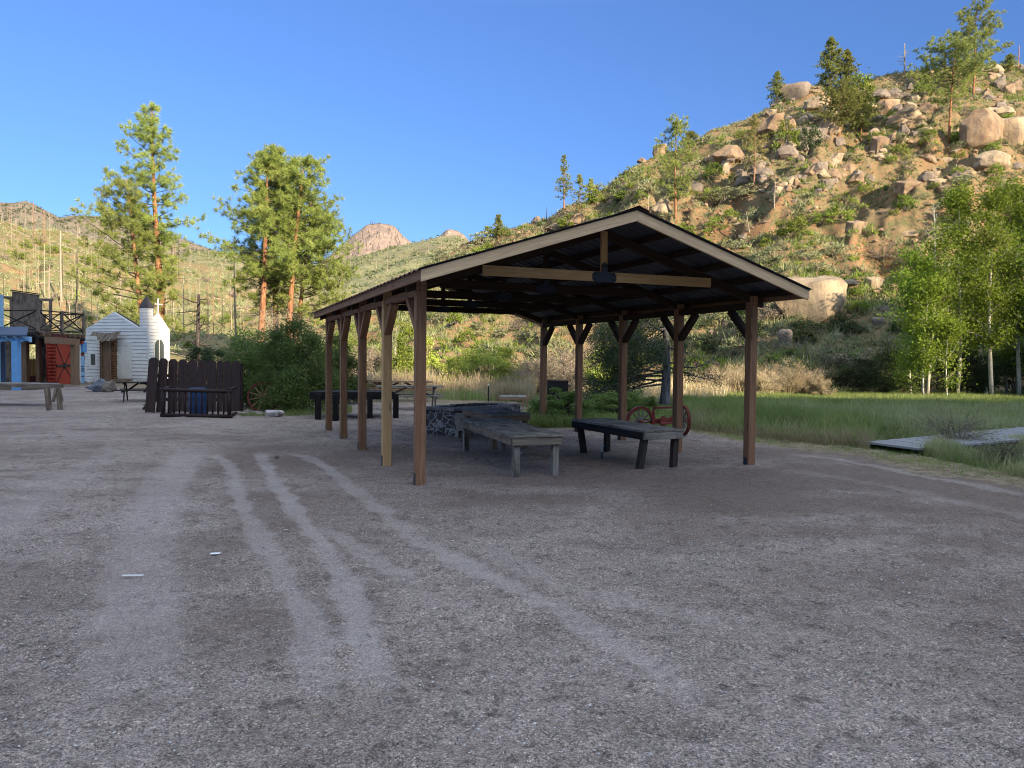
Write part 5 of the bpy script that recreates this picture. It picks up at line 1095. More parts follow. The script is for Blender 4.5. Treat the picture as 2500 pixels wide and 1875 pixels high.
def twigs():
    g = np.random.default_rng(77); n = 520; r = g.uniform(2.6, 16, n); a = g.uniform(-0.7, 0.7, n); X, Y = r*np.sin(a), r*np.cos(a); q = g.random(n)*6.28
    B = np.stack([X, Y, ground_z(X, Y)+0.012], 1); D = np.stack([np.cos(q), np.sin(q), 0.06*g.normal(size=n)], 1); V, T = blades(B, unit(D), g.uniform(0.02, 0.10, n), g.uniform(0.002, 0.006, n), g)
    tag(link('debris', rawmesh('debris', V, tris=T), M['straw']), 'dry needles, twigs and straw bits lying about on the gravel', 'debris', kind='stuff')
twigs()
grass('weeds', 'sparse tiny weeds coming up along the edge of the yard', [(500, 905), (760, 905), (1150, 925), (1500, 950), (2212, 1075), (2212, 1040), (1500, 932), (1150, 910), (760, 893), (500, 893)], 1800, 0.02, 0.07, 0.006, 831, 'meadow', 0.9, 1, 1.3, clump=30, cat='weeds')

grass('meadow_grass', 'meadow grass continuing beyond the right edge of the view', [(2420, 1010), (3400, 1250), (3600, 860), (2450, 852)], 30000, 0.10, 0.38, 0.02, 832, 'meadow', 0.5, 1, 0.5)

# ================================================================== THE PAVILION
YAW, PX, PY, PW, PL, HB, SD, FR, HE, HRG, RR = 0.3839, -1.1828, 9.7617, 5.2435, 7.7435, 2.4154, 0.2199, 0.8965, 2.6438, 3.5498, 0.741
_ca, _sa = math.cos(YAW), math.sin(YAW)
def pv(a, b, z): return Vector((PX + a*_ca - b*_sa, PY + a*_sa + b*_ca, z))
AXW = Vector((_ca, _sa, 0)); AXL = Vector((-_sa, _ca, 0))
SL = (HRG-HE)/(PW/2+SD)
def rz(a):  # underside of the metal above cross position a
    a = min(a, PW-a); return HE + (a+SD)*SL
def pavilion():
    t = thing('pavilion', pv(PW/2, PL/2, 0), 'open timber pavilion with a low gabled metal roof on ten posts', 'pavilion')
    S = PL/4; pw = 0.132
    for a in (0.0, PW):
        for i in range(5):
            b = i*S; mb = MB(); top = rz(a)-0.10
            mb.beam(pv(a, b, -0.05), pv(a, b, top), pw, pw, up=AXL)
            po = mb.part('post', M['cedar'] if not (a == 0 and i in (1, 2)) else M['cedar_light'] if i == 1 else M['cedar'], t, bevel=0.006)
            k = MB(); k.beam(pv(a-pw/2-0.004, b, -0.04), pv(a-pw/2-0.004, b, 0.13), 0.006, 0.075, up=AXL); k.beam(pv(a+pw/2+0.004, b, -0.04), pv(a+pw/2+0.004, b, 0.09), 0.006, 0.075, up=AXL)
            k.part('post_base', M['steel_blue'], po)
            if i == 0:
                q = MB()
                for (du, dz) in ((-.03, -.06), (.03, -.06), (-.03, -.12), (.03, -.12)): q.lathe(pv(a+du, b-pw/2, top-0.02+dz), [(0.0, 0.008), (0.008, 0.006), (0.009, 0)], 8, axis=-AXL)
                q.part('bolts', M['black_iron'], po)
            for sg in ((1,) if i == 0 else (-1,) if i == 4 else (-1, 1)):
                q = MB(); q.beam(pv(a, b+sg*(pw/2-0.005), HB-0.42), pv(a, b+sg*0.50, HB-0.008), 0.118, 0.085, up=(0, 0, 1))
                q.part('brace', M['cedar'] if a == 0 else M['cedar_shaded'], t, bevel=0.004)
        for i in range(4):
            mb = MB(); mb.beam(pv(a, i*S+pw/2+(0.002), HB+0.048), pv(a, (i+1)*S-pw/2-0.002, HB+0.048), 0.10, 0.096); mb.part('beam', M['cedar'] if a == 0 else M['cedar_shaded'], t, bevel=0.004)
    tz = A(1302.6, 599, float(pv(PW/2, 0, 0).y))[2]
    for i in range(5):
        b = i*S
        for sgn in (0, 1):
            f = (lambda a: a) if sgn == 0 else (lambda a: PW-a)
            mb = MB(); z0 = rz(-SD+0.03)-0.09; z1 = rz(PW/2)-0.09
            pts = [(-SD+0.03, z0), (PW/2-0.002, z1), (PW/2-0.002, z1-0.12), (-SD+0.03, z0-0.12)]
            mb.prism([pv(f(a), b-0.035, z) for a, z in pts], AXL*0.07); mb.part('rafter', M['cedar_shaded'], t)
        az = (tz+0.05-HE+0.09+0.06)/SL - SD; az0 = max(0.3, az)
        mb = MB(); mb.beam(pv(az0, b-0.058, tz), pv(PW-az0, b-0.058, tz), 0.042, 0.135); tb = mb.part('tie_beam', M['cedar_light'] if i == 0 else M['cedar_shaded'], t, bevel=0.003)
        mb = MB(); mb.beam(pv(PW/2, b-0.058, tz+0.069), pv(PW/2, b-0.058, rz(PW/2)-0.14), 0.042, 0.095, up=AXW); mb.part('king_post', M['cedar_light'] if i == 0 else M['cedar_shaded'], t, bevel=0.003)
        # steel T plate with bolts
        c = [(-.19, -.045), (-.155, -.075), (.155, -.075), (.19, -.045), (.19, .03), (.155, .062), (.048, .062), (.048, .17), (.0, .205), (-.048, .17), (-.048, .062), (-.155, .062), (-.19, .03)]
        mb = MB(); mb.prism([pv(PW/2+x, b-0.0815, tz+z) for x, z in c], -AXL*0.005); pl = mb.part('bracket', M['steel_blue'], t)
        q = MB()
        for x, z in ((-.145, .03), (-.145, -.04), (.145, .03), (.145, -.04), (-.025, .15), (.025, .15)): q.lathe(pv(PW/2+x, b-0.0865, tz+z), [(0.0, 0.012), (0.012, 0.010), (0.018, 0)], 8, axis=-AXL)
        q.part('bolts', M['black_iron'], pl)
    # purlins along the roof
    na = 6
    for side in (0, 1):
        f = (lambda a: a) if side == 0 else (lambda a: PW-a)
        for j in range(na):
            a = -SD+0.10 + (PW/2+SD-0.16)*j/(na-1); mb = MB(); z = rz(a)-0.047
            mb.beam(pv(f(a), -FR+0.045, z), pv(f(a), PL+RR-0.04, z), 0.045, 0.088, up=Vector((0, 0, 1))); mb.part('purlin', M['cedar_shaded'], t)
        # board along the eave
        mb = MB(); mb.beam(pv(f(-SD-0.001), -FR+0.002, rz(-SD)-0.062), pv(f(-SD-0.001), PL+RR, rz(-SD)-0.062), 0.036, 0.118); mb.part('eave_board', M['cedar'], t, bevel=0.003)
        # sloping gable boards, front and back
        for (b0, nm) in ((-FR, 'fascia'), (PL+RR+0.002, 'fascia')):
            mb = MB(); e = -SD-0.02; pts = [(e, rz(e)-0.002), (PW/2, rz(PW/2)-0.002), (PW/2, rz(PW/2)-0.14), (e, rz(e)-0.14)]
            if side: pts = [(e, rz(e)-0.002), (PW/2-0.001, rz(PW/2)-0.002), (PW/2-0.001, rz(PW/2)-0.14), (e, rz(e)-0.14)]
            mb.prism([pv(f(a), b0, z) for a, z in pts], -AXL*0.036); mb.part('fascia', M['fascia'], t, bevel=0.003)
        # ribbed sheet metal: ribs run down the slope
        L0, L1 = -FR-0.075, PL+RR+0.06; V = []; Q = []; n = int((L1-L0)/0.038); e = -SD-0.055
        prof = lambda k: 0.020 if k % 6 in (0, 1) else 0.0
        for k in range(n+1):
            b = L0+(L1-L0)*k/n
            for a in (e, PW/2+0.0): V.append(pv(f(a), b, rz(a)+0.003+prof(k)))
        for k in range(n): Q.append((2*k, 2*k+1, 2*k+3, 2*k+2))
        me = rawmesh('roof', np.array(V)-np.array(t.location)[None], quads=Q); o = link('roof', me, [M['metal_red'], M['metal_under']], t)
        s = o.modifiers.new('sheet', 'SOLIDIFY'); s.thickness = 0.0015; s.material_offset = 1 if side == 1 else 1; s.offset = 1
        me.materials.clear(); me.materials.append(M['metal_both'])
    mb = MB()
    for sg in (0, 1):
        f = (lambda a: a) if sg == 0 else (lambda a: PW-a)
        z = rz(PW/2)+0.048
        mb.prism([pv(f(PW/2-0.17), -FR-0.085, z-0.17*SL-0.012), pv(f(PW/2), -FR-0.085, z), pv(f(PW/2), PL+RR+0.06, z), pv(f(PW/2-0.17), PL+RR+0.06, z-0.17*SL-0.012)], (0, 0, 0.004))
    mb.part('ridge_cap', M['metal_red'], t)
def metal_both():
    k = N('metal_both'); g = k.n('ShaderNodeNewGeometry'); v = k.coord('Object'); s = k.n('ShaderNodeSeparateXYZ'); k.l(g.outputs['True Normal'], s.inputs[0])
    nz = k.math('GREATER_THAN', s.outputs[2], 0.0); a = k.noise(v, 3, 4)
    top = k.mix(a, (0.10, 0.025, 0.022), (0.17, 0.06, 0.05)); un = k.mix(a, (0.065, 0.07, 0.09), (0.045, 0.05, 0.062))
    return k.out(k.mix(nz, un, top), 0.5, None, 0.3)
M['metal_both'] = metal_both()
pavilion()

M['weathered'] = wood('weathered', (0.15, 0.13, 0.10), (0.29, 0.255, 0.20), (0.2, 0.17, 0.135), knots=0.8)
# ================================================================== TABLES AND BENCHES
def plank_table(label, corners, zt, legs, npl, ah, mtop, mside, legw=0.10, group=None, name='table', legtop=None, th=0.035, xbrace=None, mleg=None, gap=0.006, over=0.0):
    """corners BL, BR, FR, FL as sight lines meeting the table top plane; planks run BL-FL"""
    BL, BR, FR_, FL = [Vector([float(v) for v in G(x, y, zt)]) for x, y in corners]; c = (BL+BR+FR_+FL)/4
    t = thing(name, (c.x, c.y, 0), label, 'table' if name == 'table' else 'bench', group)
    mb = MB()
    for i in range(npl):
        f0, f1 = i/npl, (i+1)/npl
        a, b = BL.lerp(BR, f0), BL.lerp(BR, f1); d, e = FL.lerp(FR_, f0), FL.lerp(FR_, f1)
        u = (b-a).normalized()*gap*0.5; dz = Vector((0, 0, random.uniform(-0.002, 0.002))); ex = (d-a).normalized()*random.uniform(-0.004, 0.008)
        mb.prism([a+u+dz, b-u+dz, e-u+dz+ex, d+u+dz+ex], (0, 0, -th))
    mb.part('tabletop', mtop, t, bevel=0.003)
    zz = zt-th-0.001-ah/2; ins = 0.02
    q = [Vector((v.x, v.y, zz)).lerp(Vector((c.x, c.y, zz)), ins) for v in (BL, BR, FR_, FL)]
    for i in range(4):
        a, b = q[i], q[(i+1) % 4]; d = (b-a).normalized()
        if i in (1, 3): a, b = a+d*0.02, b-d*0.02
        mb = MB(); mb.beam(a, b, 0.038, ah); mb.part('apron', mside[i] if isinstance(mside, (list, tuple)) else mside, t, bevel=0.003)
    if isinstance(legs, dict):
        cs = dict(BL=BL, BR=BR, FR=FR_, FL=FL)
        for kk, (du, dv) in legs.items():
            v = cs[kk]; i0 = (c-v); i0.z = 0; uu = (FR_-FL).normalized(); vv = (BL-FL).normalized()
            w_ = v + uu*(0.085 if kk[1] == 'L' else -0.085) + vv*(0.10 if kk[0] == 'F' else -0.14); top = Vector((w_.x, w_.y, zt-th-0.004))
            mb = MB(); mb.beam((w_.x+uu.x*du+vv.x*dv, w_.y+uu.y*du+vv.y*dv, -0.03), top, legw, legw, up=uu); mb.part('leg', mleg or (mside[0] if isinstance(mside, (list, tuple)) else mside), t, bevel=0.004)
        return t
    for lg in legs:
        x, y = lg[0], lg[1]; g0 = G(x, y); top = Vector((float(g0[0]), float(g0[1]), zt-th-0.004)); w = lg[3] if len(lg) > 3 else legw
        if len(lg) > 2 and lg[2]: d = G(x+lg[2], y); top.x, top.y = float(d[0]), float(d[1])
        mb = MB(); mb.beam((g0[0], g0[1], -0.03), top, w, w, up=(q[2]-q[3]).normalized()); mb.part('leg', mleg or (mside[0] if isinstance(mside, (list, tuple)) else mside), t, bevel=0.004)
    return t
plank_table('weathered grey plank table on four square legs, nearest one on the left under the roof', [(992.8, 902.8), (1091.8, 901.9), (1216.3, 937.3), (1106.8, 940.3)], 0.58, {'FL': (0, 0), 'FR': (0, 0), 'BL': (0, 0), 'BR': (0, 0)}, 4, 0.11, M['grey_wood'], [M['grey_wood'], M['old_wood'], M['weathered'], M['old_wood']], 0.092, mleg=M['grey_wood'])
plank_table('dark sided plank table with splayed legs, nearest one on the right under the roof', [(1234.3, 904.9), (1312, 902.8), (1477.3, 926.8), (1391.8, 929.8)], 0.58, {'FL': (-0.10, 0), 'FR': (-0.03, 0), 'BL': (0.10, 0), 'BR': (0, 0)}, 4, 0.11, M['grey_wood'], [M['dark_wood'], M['dark_wood'], M['grey_wood'], M['char_wood']], 0.092, mleg=M['dark_wood'])
plank_table('grey plank table standing behind the front left one, beside the stone fire pit', [(999, 880.5), (1066, 878.5), (1146, 892.5), (1062, 895.3)], 0.63, {'FL': (0, 0), 'FR': (0, 0), 'BL': (0, 0), 'BR': (0, 0)}, 4, 0.10, M['grey_wood'], M['brown_wood'], 0.09)
plank_table('long blackened plank table behind the left row of posts', [(690, 842.5), (845, 842.5), (852, 847), (668, 847.2)], 0.70, [(687, 904.5, 0, 0.16), (725, 907, 0, 0.16), (799, 904, 0, 0.14), (855, 904, 0, 0.14)], 3, 0.16, M['char_wood'], M['char_wood'], 0.16)
plank_table('small grey bench table standing by the bushes at the back', [(1083, 853), (1136, 853.3), (1139, 857.3), (1077, 856.8)], 0.44, [(1083, 880), (1094, 878.5), (1130, 880), (1138, 878.5)], 3, 0.07, M['grey_wood'], M['brown_wood'], 0.07, name='bench')
# long trestle table cut by the left edge
def trestle():
    zt = 0.72; BL, BR, FR_, FL = [Vector([float(v) for v in G(x, y, zt)]) for x, y in ((-60, 824.5), (118, 827), (137, 829.5), (-60, 827.5))]
    t = thing('table', G(60, 885), 'long weathered trestle table with braced legs cut by the left edge', 'table'); mb = MB()
    for i in range(3):
        a, b = BL.lerp(FL, i/3), BL.lerp(FL, (i+1)/3); d, e = BR.lerp(FR_, i/3), BR.lerp(FR_, (i+1)/3); mb.prism([a, b, e, d], (0, 0, -0.03))
    mb.part('tabletop', M['grey_wood'], t)
    for (a, b) in ((FL, FR_), (BL, BR), (BR, FR_)):
        q = MB(); dz = Vector((0, 0, -0.031-0.045)); q.beam(a.lerp(b, 0.005)+dz, b.lerp(a, 0.015)+dz, 0.035, 0.09); q.part('apron', M['old_wood'], t)
    for (x0, y0, x1, y1, w) in ((107, 886, 101, 838, 0.12), (130, 884, 126, 838, 0.11), (115, 868, 122, 838, 0.07), (134, 866, 127, 838, 0.07)):
        g0 = G(x0, 886); d = 1.6*1642/(886-768.5) if False else float(G(x0, 885)[1]); p0 = A(x0, y0, d+(0.35 if x0 > 125 else 0)); p1 = A(x1, y1, d+(0.35 if x0 > 125 else 0)); p1[2] = zt-0.04
        if y0 > 880: p0[2] = -0.03
        q = MB(); q.beam(p0, p1, w, w); q.part('leg' if y0 > 880 else 'brace', M['old_wood'], t)
trestle()
def picnic(px, py, yaw, label, L=1.8, sc=1.0, mat='grey_wood', loc=None, src=[]):
    p = G(px, py) if loc is None else loc; t = thing('picnic_table', p, label, 'picnic table'); t.rotation_euler = (0, 0, yaw); t.scale = (sc, sc, sc)
    o = Vector(t.location)
    def part(nm, mb, m): return link(nm, mb.mesh(nm), m, t)
    mb = MB()
    for i in range(4): mb.box((0, -0.27+0.18*i, 0.735), (L, 0.165, 0.036))
    part('tabletop', mb, M[mat])
    for s in (-1, 1):
        mb = MB(); mb.box((0, s*0.66, 0.445), (L, 0.235, 0.036)); part('seat', mb, M[mat])
    for e in (-1, 1):
        x = e*(L/2-0.28)
        for s in (-1, 1): mb = MB(); mb.beam((x, s*0.60, -0.02), (x, s*0.16, 0.715), 0.04, 0.09, up=(0, 1, 0)); part('leg', mb, M[mat])
        mb = MB(); mb.beam((x+0.042*e, -0.76, 0.40), (x+0.042*e, 0.76, 0.40), 0.04, 0.085); mb.beam((x+0.042*e, -0.33, 0.69), (x+0.042*e, 0.33, 0.69), 0.04, 0.06); part('crossbar', mb, M[mat])
        mb = MB(); mb.beam((x-0.03*e, 0, 0.38), (0.10*e, 0, 0.71), 0.035, 0.07); part('brace', mb, M[mat])
    return t
picnic(885, 884, 0.20, 'grey picnic table seen between the posts, nearest of those behind the black table', 2.1)
picnic(868, 866, 0.05, 'picnic table with reddish top standing behind the nearest picnic table', 2.3, mat='brown_wood')
picnic(800, 861, 0.5, 'farthest brown picnic table, mostly hidden by the third left post', 1.6, mat='brown_wood')
picnic(306, 866, 0.35, 'dark picnic table half hidden by the left end of the plank fence', 1.7, 0.92, mat='dark_wood')
picnic(345, 846, 1.9, 'dark picnic table farther back beside the chapel wall', 1.6, mat='dark_wood')

# ================================================================== FIRE PIT, BLOCKS, PIPES
def firepit():
    z = 0.60; a = Vector(G(921, 948)); b = Vector(G(984, 941)); dr = (b-a); dr.z = 0
    a = Vector([float(v) for v in G(915, 938)]); b = Vector([float(v) for v in G(983, 944)]); u = (b-a).normalized(); n = Vector((-u.y, u.x, 0))
    w = (b-a).length; dp = 2.3; t = thing('fire_pit', a+u*w/2+n*dp/2, 'rough stone fire pit with thick mortar and flat slabs on top', 'fire pit'); mb = MB(); g = np.random.default_rng(3)
    # hollow masonry box, waisted near the ground
    def wall(p0, p1, th, h, nm='wall'):
        mb = MB(); d = (p1-p0).normalized(); s = Vector((-d.y, d.x, 0)); L = (p1-p0).length; nx, nz = max(4, int(L/0.08)), 9; V = []; Q = []
        for side in (0, 1):
            for i in range(nx+1):
                for j in range(nz+1):
                    p = p0 + d*L*i/nx; zz = -0.03+(h+0.03)*j/nz; bl = 0.03*float(fbm(np.array([p.x*4+side*9]), np.array([zz*5]), np.array([p.y*4]), s=6, o=3)[0]) + (-0.05 if j < 2 else 0)
                    q = p + s*(side*th) + s*(bl if side else -bl); V.append((q.x, q.y, zz))
        o = (nx+1)*(nz+1)
        for side in (0, 1):
            for i in range(nx):
                for j in range(nz): k = side*o+i*(nz+1)+j; Q.append((k, k+nz+1, k+nz+2, k+1) if side == 0 else (k, k+1, k+nz+2, k+nz+1))
        for i in range(nx): k = i*(nz+1)+nz; Q.append((k, k+nz+1, o+k+nz+1, o+k))
        for j in range(nz):
            Q.append((j, j+1, o+j+1, o+j)); k = nx*(nz+1)+j; Q.append((k, o+k, o+k+1, k+1))
        me = rawmesh(nm, np.array(V)-np.array(parent_world(t)), quads=Q, smooth=False); link(nm, me, M['masonry'], t)
    h = z-0.07; wall(a, b, 0.24, h); wall(a+n*(dp-0.24), b+n*(dp-0.24), 0.24, h); wall(a+n*0.241+u*0.24, a+n*(dp-0.242)+u*0.24, 0.24, h); wall(b+n*0.241, b+n*(dp-0.242), 0.24, h)
    for (p0, p1, wd) in ((a-u*0.04+n*0.10, b+u*0.05+n*0.10, 0.34), (a+n*(dp-0.12)-u*0.03, b+n*(dp-0.12)+u*0.04, 0.32), (a+n*0.30+u*0.12, a+n*(dp-0.30)+u*0.12, 0.3), (b+n*0.30-u*0.12, b+n*(dp-0.3)-u*0.12, 0.3)):
        d = (p1-p0).normalized(); s = Vector((-d.y, d.x, 0)); L = (p1-p0).length; k = 0.0
        mb = MB()
        while k < L-0.05:
            l = min(g.uniform(0.4, 0.75), L-k); pts = []
            for (x, y) in ((k+0.006, -wd/2), (k+l*0.5, -wd/2-g.uniform(-.01, .02)), (k+l-0.006, -wd/2+g.uniform(-.02, .02)), (k+l-0.006, wd/2), (k+l*0.4, wd/2+g.uniform(-.01, .03)), (k+0.006, wd/2)): q = p0+d*x+s*y; pts.append((q.x, q.y, h+0.004))
            mb.prism(pts, (0, 0, 0.055+g.uniform(0, 0.012))); k += l
        mb.part('slab', M['stone_flat'], t, bevel=0.008)
    mb = MB(); c = a+u*w/2+n*dp/2
    for i in range(5): p = c+n*(-0.4+0.2*i); mb.tube([(p-u*(w/2-0.1)).to_tuple()[:2]+(h+0.075,), (p+u*(w/2-0.1)).to_tuple()[:2]+(h+0.075,)], 0.012, 6)
    mb.part('grate', M['black_iron'], t)
firepit()
def block():
    y0 = float(G(992, 946)[1]); mb = MB()
    o = [(982, 946), (985, 925), (981, 900), (983, 893), (1003, 893), (1003, 946), (999, 946), (999, 931), (991, 931), (989, 946)]
    pts = [A(x, y, y0) for x, y in o]; mb.prism(pts, (0.05, 0.28, 0)); mb.solo('hearth_block', M['plaster'], G(992, 946), 'pale plastered block with a dark opening beside the stone fire pit', 'masonry block', bevel=0.008)
block()
def pipe(x, y, x1, y1, label):
    p = G(x, y); q = A(x1, y1, p[1]); r = thing('standpipe', p, label, 'water tap'); mb = MB(); m = Vector([float(v) for v in (p+q)/2]); mb.tube([(p[0], p[1], -0.03), m], 0.012, 8); mb.part('pipe', M['black_iron'], r)
    mb = MB(); mb.tube([m, q], 0.016, 10); mb.lathe(q, [(0.0, 0.012), (0.028, 0.008), (0.03, -0.006), (0.0, -0.01)], 12); mb.part('tap', M['metal_pale'], r)
pipe(1300, 989, 1301, 962, 'small pale standpipe sticking up under the right dark table'); pipe(1113, 996, 1125, 978, 'small leaning standpipe with pale tap under the left grey table')

# ================================================================== WAGON WHEEL AND OLD IMPLEMENT
def wheel_parts(parent, c, r, axis, nsp, mrim, mspk, mhub, tw=0.05, hubr=0.08, group=None):
    c = Vector([float(v) for v in c]); ax = Vector(axis).normalized(); e1 = ax.cross(Vector((0, 0, 1))).normalized(); e2 = ax.cross(e1)
    mb = MB(); n = 48; V = []; Q = []
    for i in range(n):
        a = 2*math.pi*i/n; d = e1*math.cos(a)+e2*math.sin(a)
        for (rr, o) in ((r, -tw/2), (r, tw/2), (r-0.055, tw/2*0.8), (r-0.055, -tw/2*0.8)): V.append(c+d*rr+ax*o-Vector(parent_world(parent)))
    for i in range(n):
        j = (i+1) % n
        for k in range(4): Q.append((i*4+k, i*4+(k+1) % 4, j*4+(k+1) % 4, j*4+k))
    link('rim', rawmesh('rim', np.array(V), quads=Q, smooth=False), mrim, parent)
    for i in range(nsp):
        a = 2*math.pi*(i+0.3)/nsp; d = e1*math.cos(a)+e2*math.sin(a); mb = MB(); mb.beam(c+d*hubr*0.8, c+d*(r-0.05), 0.034, 0.028, up=ax, w1=0.026, h1=0.022); mb.part('spoke', mspk, parent)
    mb = MB(); mb.lathe(c, [(0.0, -0.12), (0.035, -0.12), (0.045, -0.09), (hubr, -0.05), (hubr*1.05, 0.05), (0.05, 0.09), (0.035, 0.13), (0.0, 0.13)], 18, axis=ax); mb.part('hub', mhub, parent, smooth=True)
def wagon_wheel():
    g0 = G(569, 890); r = 0.46; t = thing('wagon_wheel', g0, 'old red wagon wheel leaning against the willow bush', 'wagon wheel')
    wheel_parts(t, (g0[0], g0[1], r-0.02), r, (0.38, -0.92, 0.17), 12, M['maroon_wood'], M['brown_wood'], M['red_iron'])
wagon_wheel()
def implement():
    L = G(1388, 947); R = G(1474, 940); c = (L+R)/2; t = thing('farm_implement', c, 'old red two-wheeled farm implement behind the right dark table', 'farm implement'); r = 0.335
    ax = Vector((R[0]-L[0], R[1]-L[1], 0)).normalized(); ax2 = (ax + Vector((0.1, -1.0, 0))*0.75).normalized()
    L = np.array([*G(1382, 946)[:2], 0]); 
    wl = bpy.data.objects.new('wheel', None); COL.objects.link(wl); wl.parent = t; wheel_parts(wl, (L[0], L[1], r-0.01), r, Vector((0.38, -0.92, 0)), 12, M['red_iron'], M['grey_wood'], M['red_iron'], 0.075, 0.055)
    wr = bpy.data.objects.new('wheel', None); COL.objects.link(wr); wr.parent = t; wheel_parts(wr, (R[0], R[1], r-0.01), r, Vector((0.97, 0.24, 0)), 12, M['maroon_wood'], M['grey_wood'], M['red_iron'], 0.06, 0.055)
    mb = MB(); Lc = Vector((L[0], L[1], r)); Rc = Vector((R[0], R[1], r)); mb.tube([Lc, Rc], 0.03, 8); d = Vector((-ax.y, ax.x, 0))
    mb.beam(Lc.lerp(Rc, 0.12)+Vector((0, 0, 0.03)), Lc.lerp(Rc, 0.9)+Vector((0, 0, 0.03)), 0.06, 0.05)
    for s in (-0.25, 0.0, 0.25): mb.tube([Lc.lerp(Rc, 0.25)+d*s+Vector((0, 0, -0.03)), Lc.lerp(Rc, 0.85)+d*(s*0.6)+Vector((0, 0, -0.05))], 0.022, 6)
    mb.part('axle', M['red_iron'], t)
    mb = MB(); z = 0.28; mb.beam(Lc.lerp(Rc, 0.32)+Vector((0, 0, z)), Lc.lerp(Rc, 0.98)+Vector((0, 0, z)), 0.07, 0.04); mb.part('seat_board', M['maroon_wood'], t)
    mb = MB()
    for f, gq in ((0.33, 0.30), (0.9, 0.98)): mb.beam(Lc.lerp(Rc, f), Lc.lerp(Rc, gq)+Vector((0, 0, z-0.02)), 0.04, 0.035)
    mb.beam(Lc.lerp(Rc, 0.6)+Vector((0, 0, -0.02)), Lc.lerp(Rc, 0.95)+Vector((0, 0, z-0.03)), 0.035, 0.03); mb.part('frame', M['red_iron'], t)
    mb = MB(); q = Lc.lerp(Rc, 0.45)-d*0.1
    for k in range(10): a = 2*math.pi*k/10; mb.beam(q+Vector((0, 0, 0.0))+ (ax*math.cos(a)+Vector((0, 0, 1))*math.sin(a))*0.05, q+(ax*math.cos(a)+Vector((0, 0, 1))*math.sin(a))*0.115, 0.03, 0.02, up=d)
    mb.lathe(q, [(0.0, -0.02), (0.09, -0.02), (0.095, 0.0), (0.09, 0.02), (0.0, 0.02)], 20, axis=d); mb.part('gear', M['red_iron'], t)
implement()

# ================================================================== PLANK FENCE, LOG RAIL, BARREL
def plank_fence():
    t = thing('plank_fence', G(420, 888), 'dark brown dog-eared plank fence screening the blue barrel', 'fence')
    y0 = float(G(425, 889)[1])
    def board(x0, x1, yt, yb, dy=0.0, lean=0.0):
        d = y0+dy; w0 = A(x0, yt, d); w1 = A(x1, yt, d); zb = -0.02; zt = w0[2]; W = w1[0]-w0[0]; ear = W*0.28; X0 = w0[0]; bl = A(x0-lean, yb, d)[0]; br = A(x1-lean, yb, d)[0]
        mb = MB(); mb.prism([(bl, d, zb), (br, d, zb), (X0+W, d, zt-ear), (X0+W-ear, d, zt), (X0+ear, d, zt), (X0, d, zt-ear)], (0, 0.022, 0)); mb.part('plank', M['fence_brown'], t, bevel=0.002)
    board(321, 342, 772, 888, -0.35, 8); board(343, 362.5, 774, 888, -0.2, 6)
    for i in range(5): board(363.5+21*i, 383.6+21*i, 775.5+0.7*i, 889, 0.0, 1.5)
    board(468.5, 481, 779, 888, 0.0, 1); board(482, 499.5, 779, 888, 0.01); board(500.5, 519, 779.5, 888, 0.02, 1)
    for z in (0.35, 1.05): mb = MB(); mb.beam((A(330, 800, y0)[0], y0+0.06, z), (A(517, 800, y0)[0], y0+0.06, z), 0.04, 0.09); mb.part('rail', M['fence_brown'], t)
    mb = MB(); x = A(519, 800, y0)[0]; mb.beam((x-0.03, y0+0.12, -0.03), (x-0.03, y0+0.12, 1.42), 0.1, 0.1); mb.part('post', M['fence_brown'], t)
plank_fence()
def log_rail():
    d = float(G(420, 902)[1]); t = thing('log_railing', G(420, 902), 'dark log railing enclosing the blue barrel in front of the plank fence', 'railing')
    P = lambda x, y, dd=0.0: A(x, y, d+dd); zt = P(355, 842)[2]; X0, X1 = P(352, 860)[0], P(495, 860)[0]
    mb = MB(); mb.tube([(X0-0.08, d, zt), ((X0+X1)/2, d, zt-0.02), (X1+0.08, d, zt-0.03)], 0.045, 10); mb.tube([(X0-0.06, d, 0.06), (X1+0.08, d, 0.035)], 0.055, 10); mb.part('rail', M['log_dark'], t, smooth=True)
    for X in (X0, X1): mb = MB(); mb.tube([(X, d, -0.03), (X, d, zt-0.01)], 0.05, 10); mb.part('post', M['log_dark'], t, smooth=True)
    for X in (X0, X1): mb = MB(); mb.tube([(X, d, zt+0.02), (X*1.03, d+1.1, zt+0.03)], 0.045, 10); mb.tube([(X, d+0.06, 0.05), (X*1.03, d+1.1, 0.05)], 0.045, 10); mb.part('rail', M['log_dark'], t, smooth=True)
    for i in range(11): X = X0+(X1-X0)*(i+1)/12; mb = MB(); mb.tube([(X, d, 0.07), (X+random.uniform(-.01, .01), d, zt-0.03)], 0.022, 8); mb.part('baluster', M['log_dark'], t, smooth=True)
log_rail()
def barrel():
    p = G(427, 896.5); t = thing('barrel', p, 'blue plastic barrel standing between the log railing and the plank fence', 'barrel'); r = 0.235
    mb = MB(); mb.lathe((p[0], p[1], 0), [(0, 0.0), (r*0.93, 0.0), (r*0.97, 0.03), (r*0.95, 0.06), (r, 0.22), (r*1.03, 0.25), (r, 0.28), (r, 0.48), (r*1.03, 0.51), (r, 0.54), (r*0.96, 0.70), (r*0.98, 0.72)], 32); mb.part('drum', M['blue_barrel'], t, smooth=True)
    mb = MB(); mb.lathe((p[0], p[1], 0.72), [(r*1.0, -0.01), (r*1.04, 0.0), (r*1.04, 0.025), (r*0.95, 0.035), (0, 0.04)], 32); mb.part('lid', M['blue_barrel'], t, smooth=True)
barrel()
